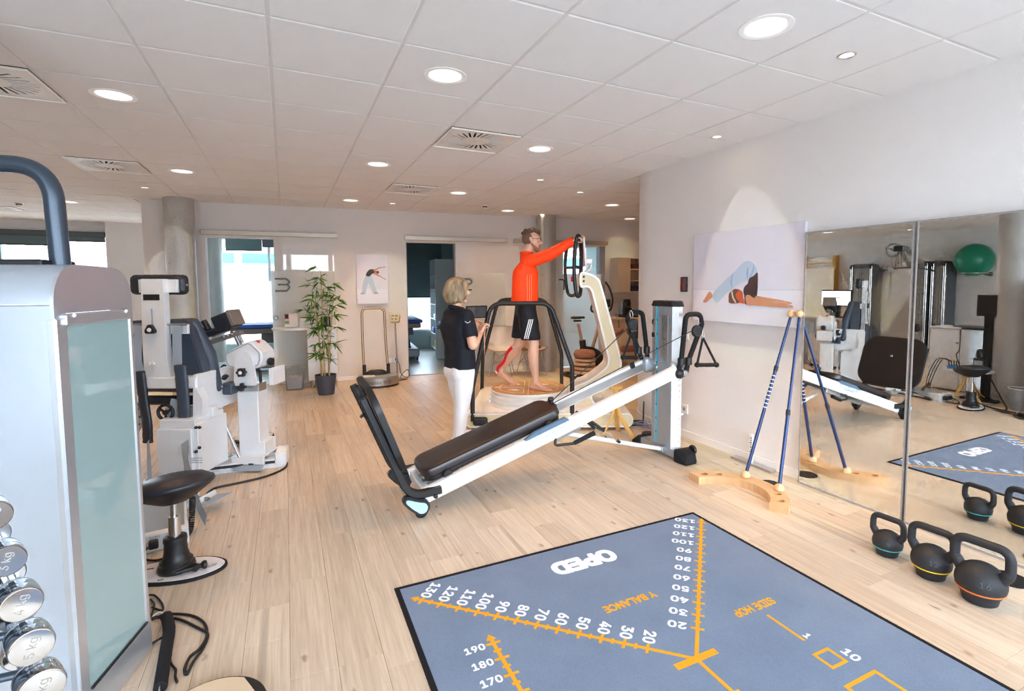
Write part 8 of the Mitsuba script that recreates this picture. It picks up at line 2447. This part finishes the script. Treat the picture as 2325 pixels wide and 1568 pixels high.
for a in (0.3, 2.2, 3.6, 5.3):
    e = V(0.26 * math.cos(a), 0.26 * math.sin(a), 0.0)
    rt.p('leg', strip(catmull([V(0, 0, tz_ - 0.02) + e * 0.12, e * 0.25 + V(0, 0, tz_ * 0.6), e * 0.6 + V(0, 0, tz_ * 0.25), e + V(0, 0, 0.008)], 6), 0.035, 0.014, e / 0.26 + V(0, 0, 0.3)), 'm_bentwood', 40)
am = Thing('amplifier', 'blue amplifier box with a row of black plugs on the small table, in the mirror', 'amplifier', loc=(tx_ + 0.02, ty_ + 0.08, tz_))
mat('m_amp_blue', '2f6fa8', 0.4)
am.p('case', box(-0.07, 0.07, -0.12, 0.13, 0.0, 0.04, 0.005), 'm_amp_blue')
for i in range(5):
    am.p('plug', tube(catmull([V(0.06, 0.10 - 0.03 * i, 0.035), V(0.08, 0.10 - 0.03 * i, 0.08), V(0.06, 0.11 - 0.03 * i, 0.105), V(0.0, 0.13 - 0.03 * i, 0.09)], 5), 0.006, 8), 'm_black', True)
for i in range(3):
    P = [V(tx_, ty_ + 0.2, tz_ + 0.09), V(tx_ + 0.02, ty_ + 0.3 + 0.03 * i, tz_ + 0.1), V(tx_ + 0.05, ty_ + 0.4 + 0.03 * i, tz_ - 0.2), V(tx_ + 0.03, ty_ + 0.42, 0.05), V(tx_ + 0.1, ty_ + 0.3 - 0.1 * i, 0.01)]
    one('audio_cable', tube(catmull(P, 8), 0.005, 6), 'm_dark', ('black cable arching from the amplifier to the floor, outermost in the mirror', 'black cable arching from the amplifier, middle one in the mirror', 'black cable from the amplifier closest to the table, in the mirror')[i], 'cable', 'cables from the blue amplifier', smooth=True)
sk_ = Thing('speaker', 'small black speaker with a grey front on the small table, in the mirror', 'speaker', loc=(tx_ + 0.04, ty_ - 0.15, tz_))
sk_.p('case', rbox(-0.06, 0.06, -0.06, 0.06, 0.0, 0.18, 0.015), 'm_black')
sk_.p('front', box(0.06, 0.063, -0.045, 0.045, 0.02, 0.15, 0.001), 'm_tower')
sk_.p('bag', skel([[(V(0, 0, 0.2), 0.05), (V(0, 0.01, 0.26), 0.04)]], 0.02, 1), 'm_black', True)
# black screen on a dark stand, next to the column
s0, s1 = mx(2219, 669, -1.25), mx(2254, 718, -1.25)
tv = Thing('screen_stand', 'black screen on a dark stand beside the column, in the mirror', 'screen')
ymid = s1[1] + 0.06
tv.p('screen', box(-1.28, -1.25, s1[1] - 0.04, s0[1], s1[2], s0[2], 0.006), 'm_black')
tv.p('stand', box(-1.36, -1.29, ymid - 0.09, ymid + 0.05, 0.03, s1[2] + 0.1, 0.006), 'm_black')
tv.p('foot', box(-1.5, -1.1, ymid - 0.2, ymid + 0.2, 0, 0.03, 0.004), 'm_black')
tv.p('shelf', box(-1.3, -1.05, ymid - 0.05, ymid + 0.2, s1[2] - 0.18, s1[2] - 0.16, 0.003), 'm_black')
# wastebasket and cables at the column
o = V(-0.95, 2.98, 0)
t = Thing('waste_bin', 'grey waste bin at the foot of the column, at the right edge of the mirror', 'waste bin', loc=o)
t.p('bin', lathe([(0, 0.0), (0.085, 0.0), (0.11, 0.27), (0.105, 0.27), (0.08, 0.01), (0, 0.01)], 28), 'm_mesh_grey', 40)
t.p('rim', tr(trimesh.creation.torus(0.109, 0.006, 28, 8), (0, 0, 0.27)), 'm_white', True)
for i, (P, lb) in enumerate((([(-1.2, 3.5, 0.5), (-1.15, 3.35, 0.3), (-1.05, 3.2, 0.1), (-0.95, 3.1, 0.012), (-0.8, 3.05, 0.01)], 'thin black cable slanting down past the column, in the mirror'), ([(-1.0, 3.5, 0.01), (-0.85, 3.3, 0.01), (-0.75, 3.15, 0.01), (-0.7, 2.95, 0.01), (-0.72, 2.8, 0.012)], 'black cable bundle along the floor by the column, in the mirror'))):
    one('column_cable', tube(catmull([V(*p) for p in P], 8), 0.008, 6), 'm_black', lb, 'cable', smooth=True)
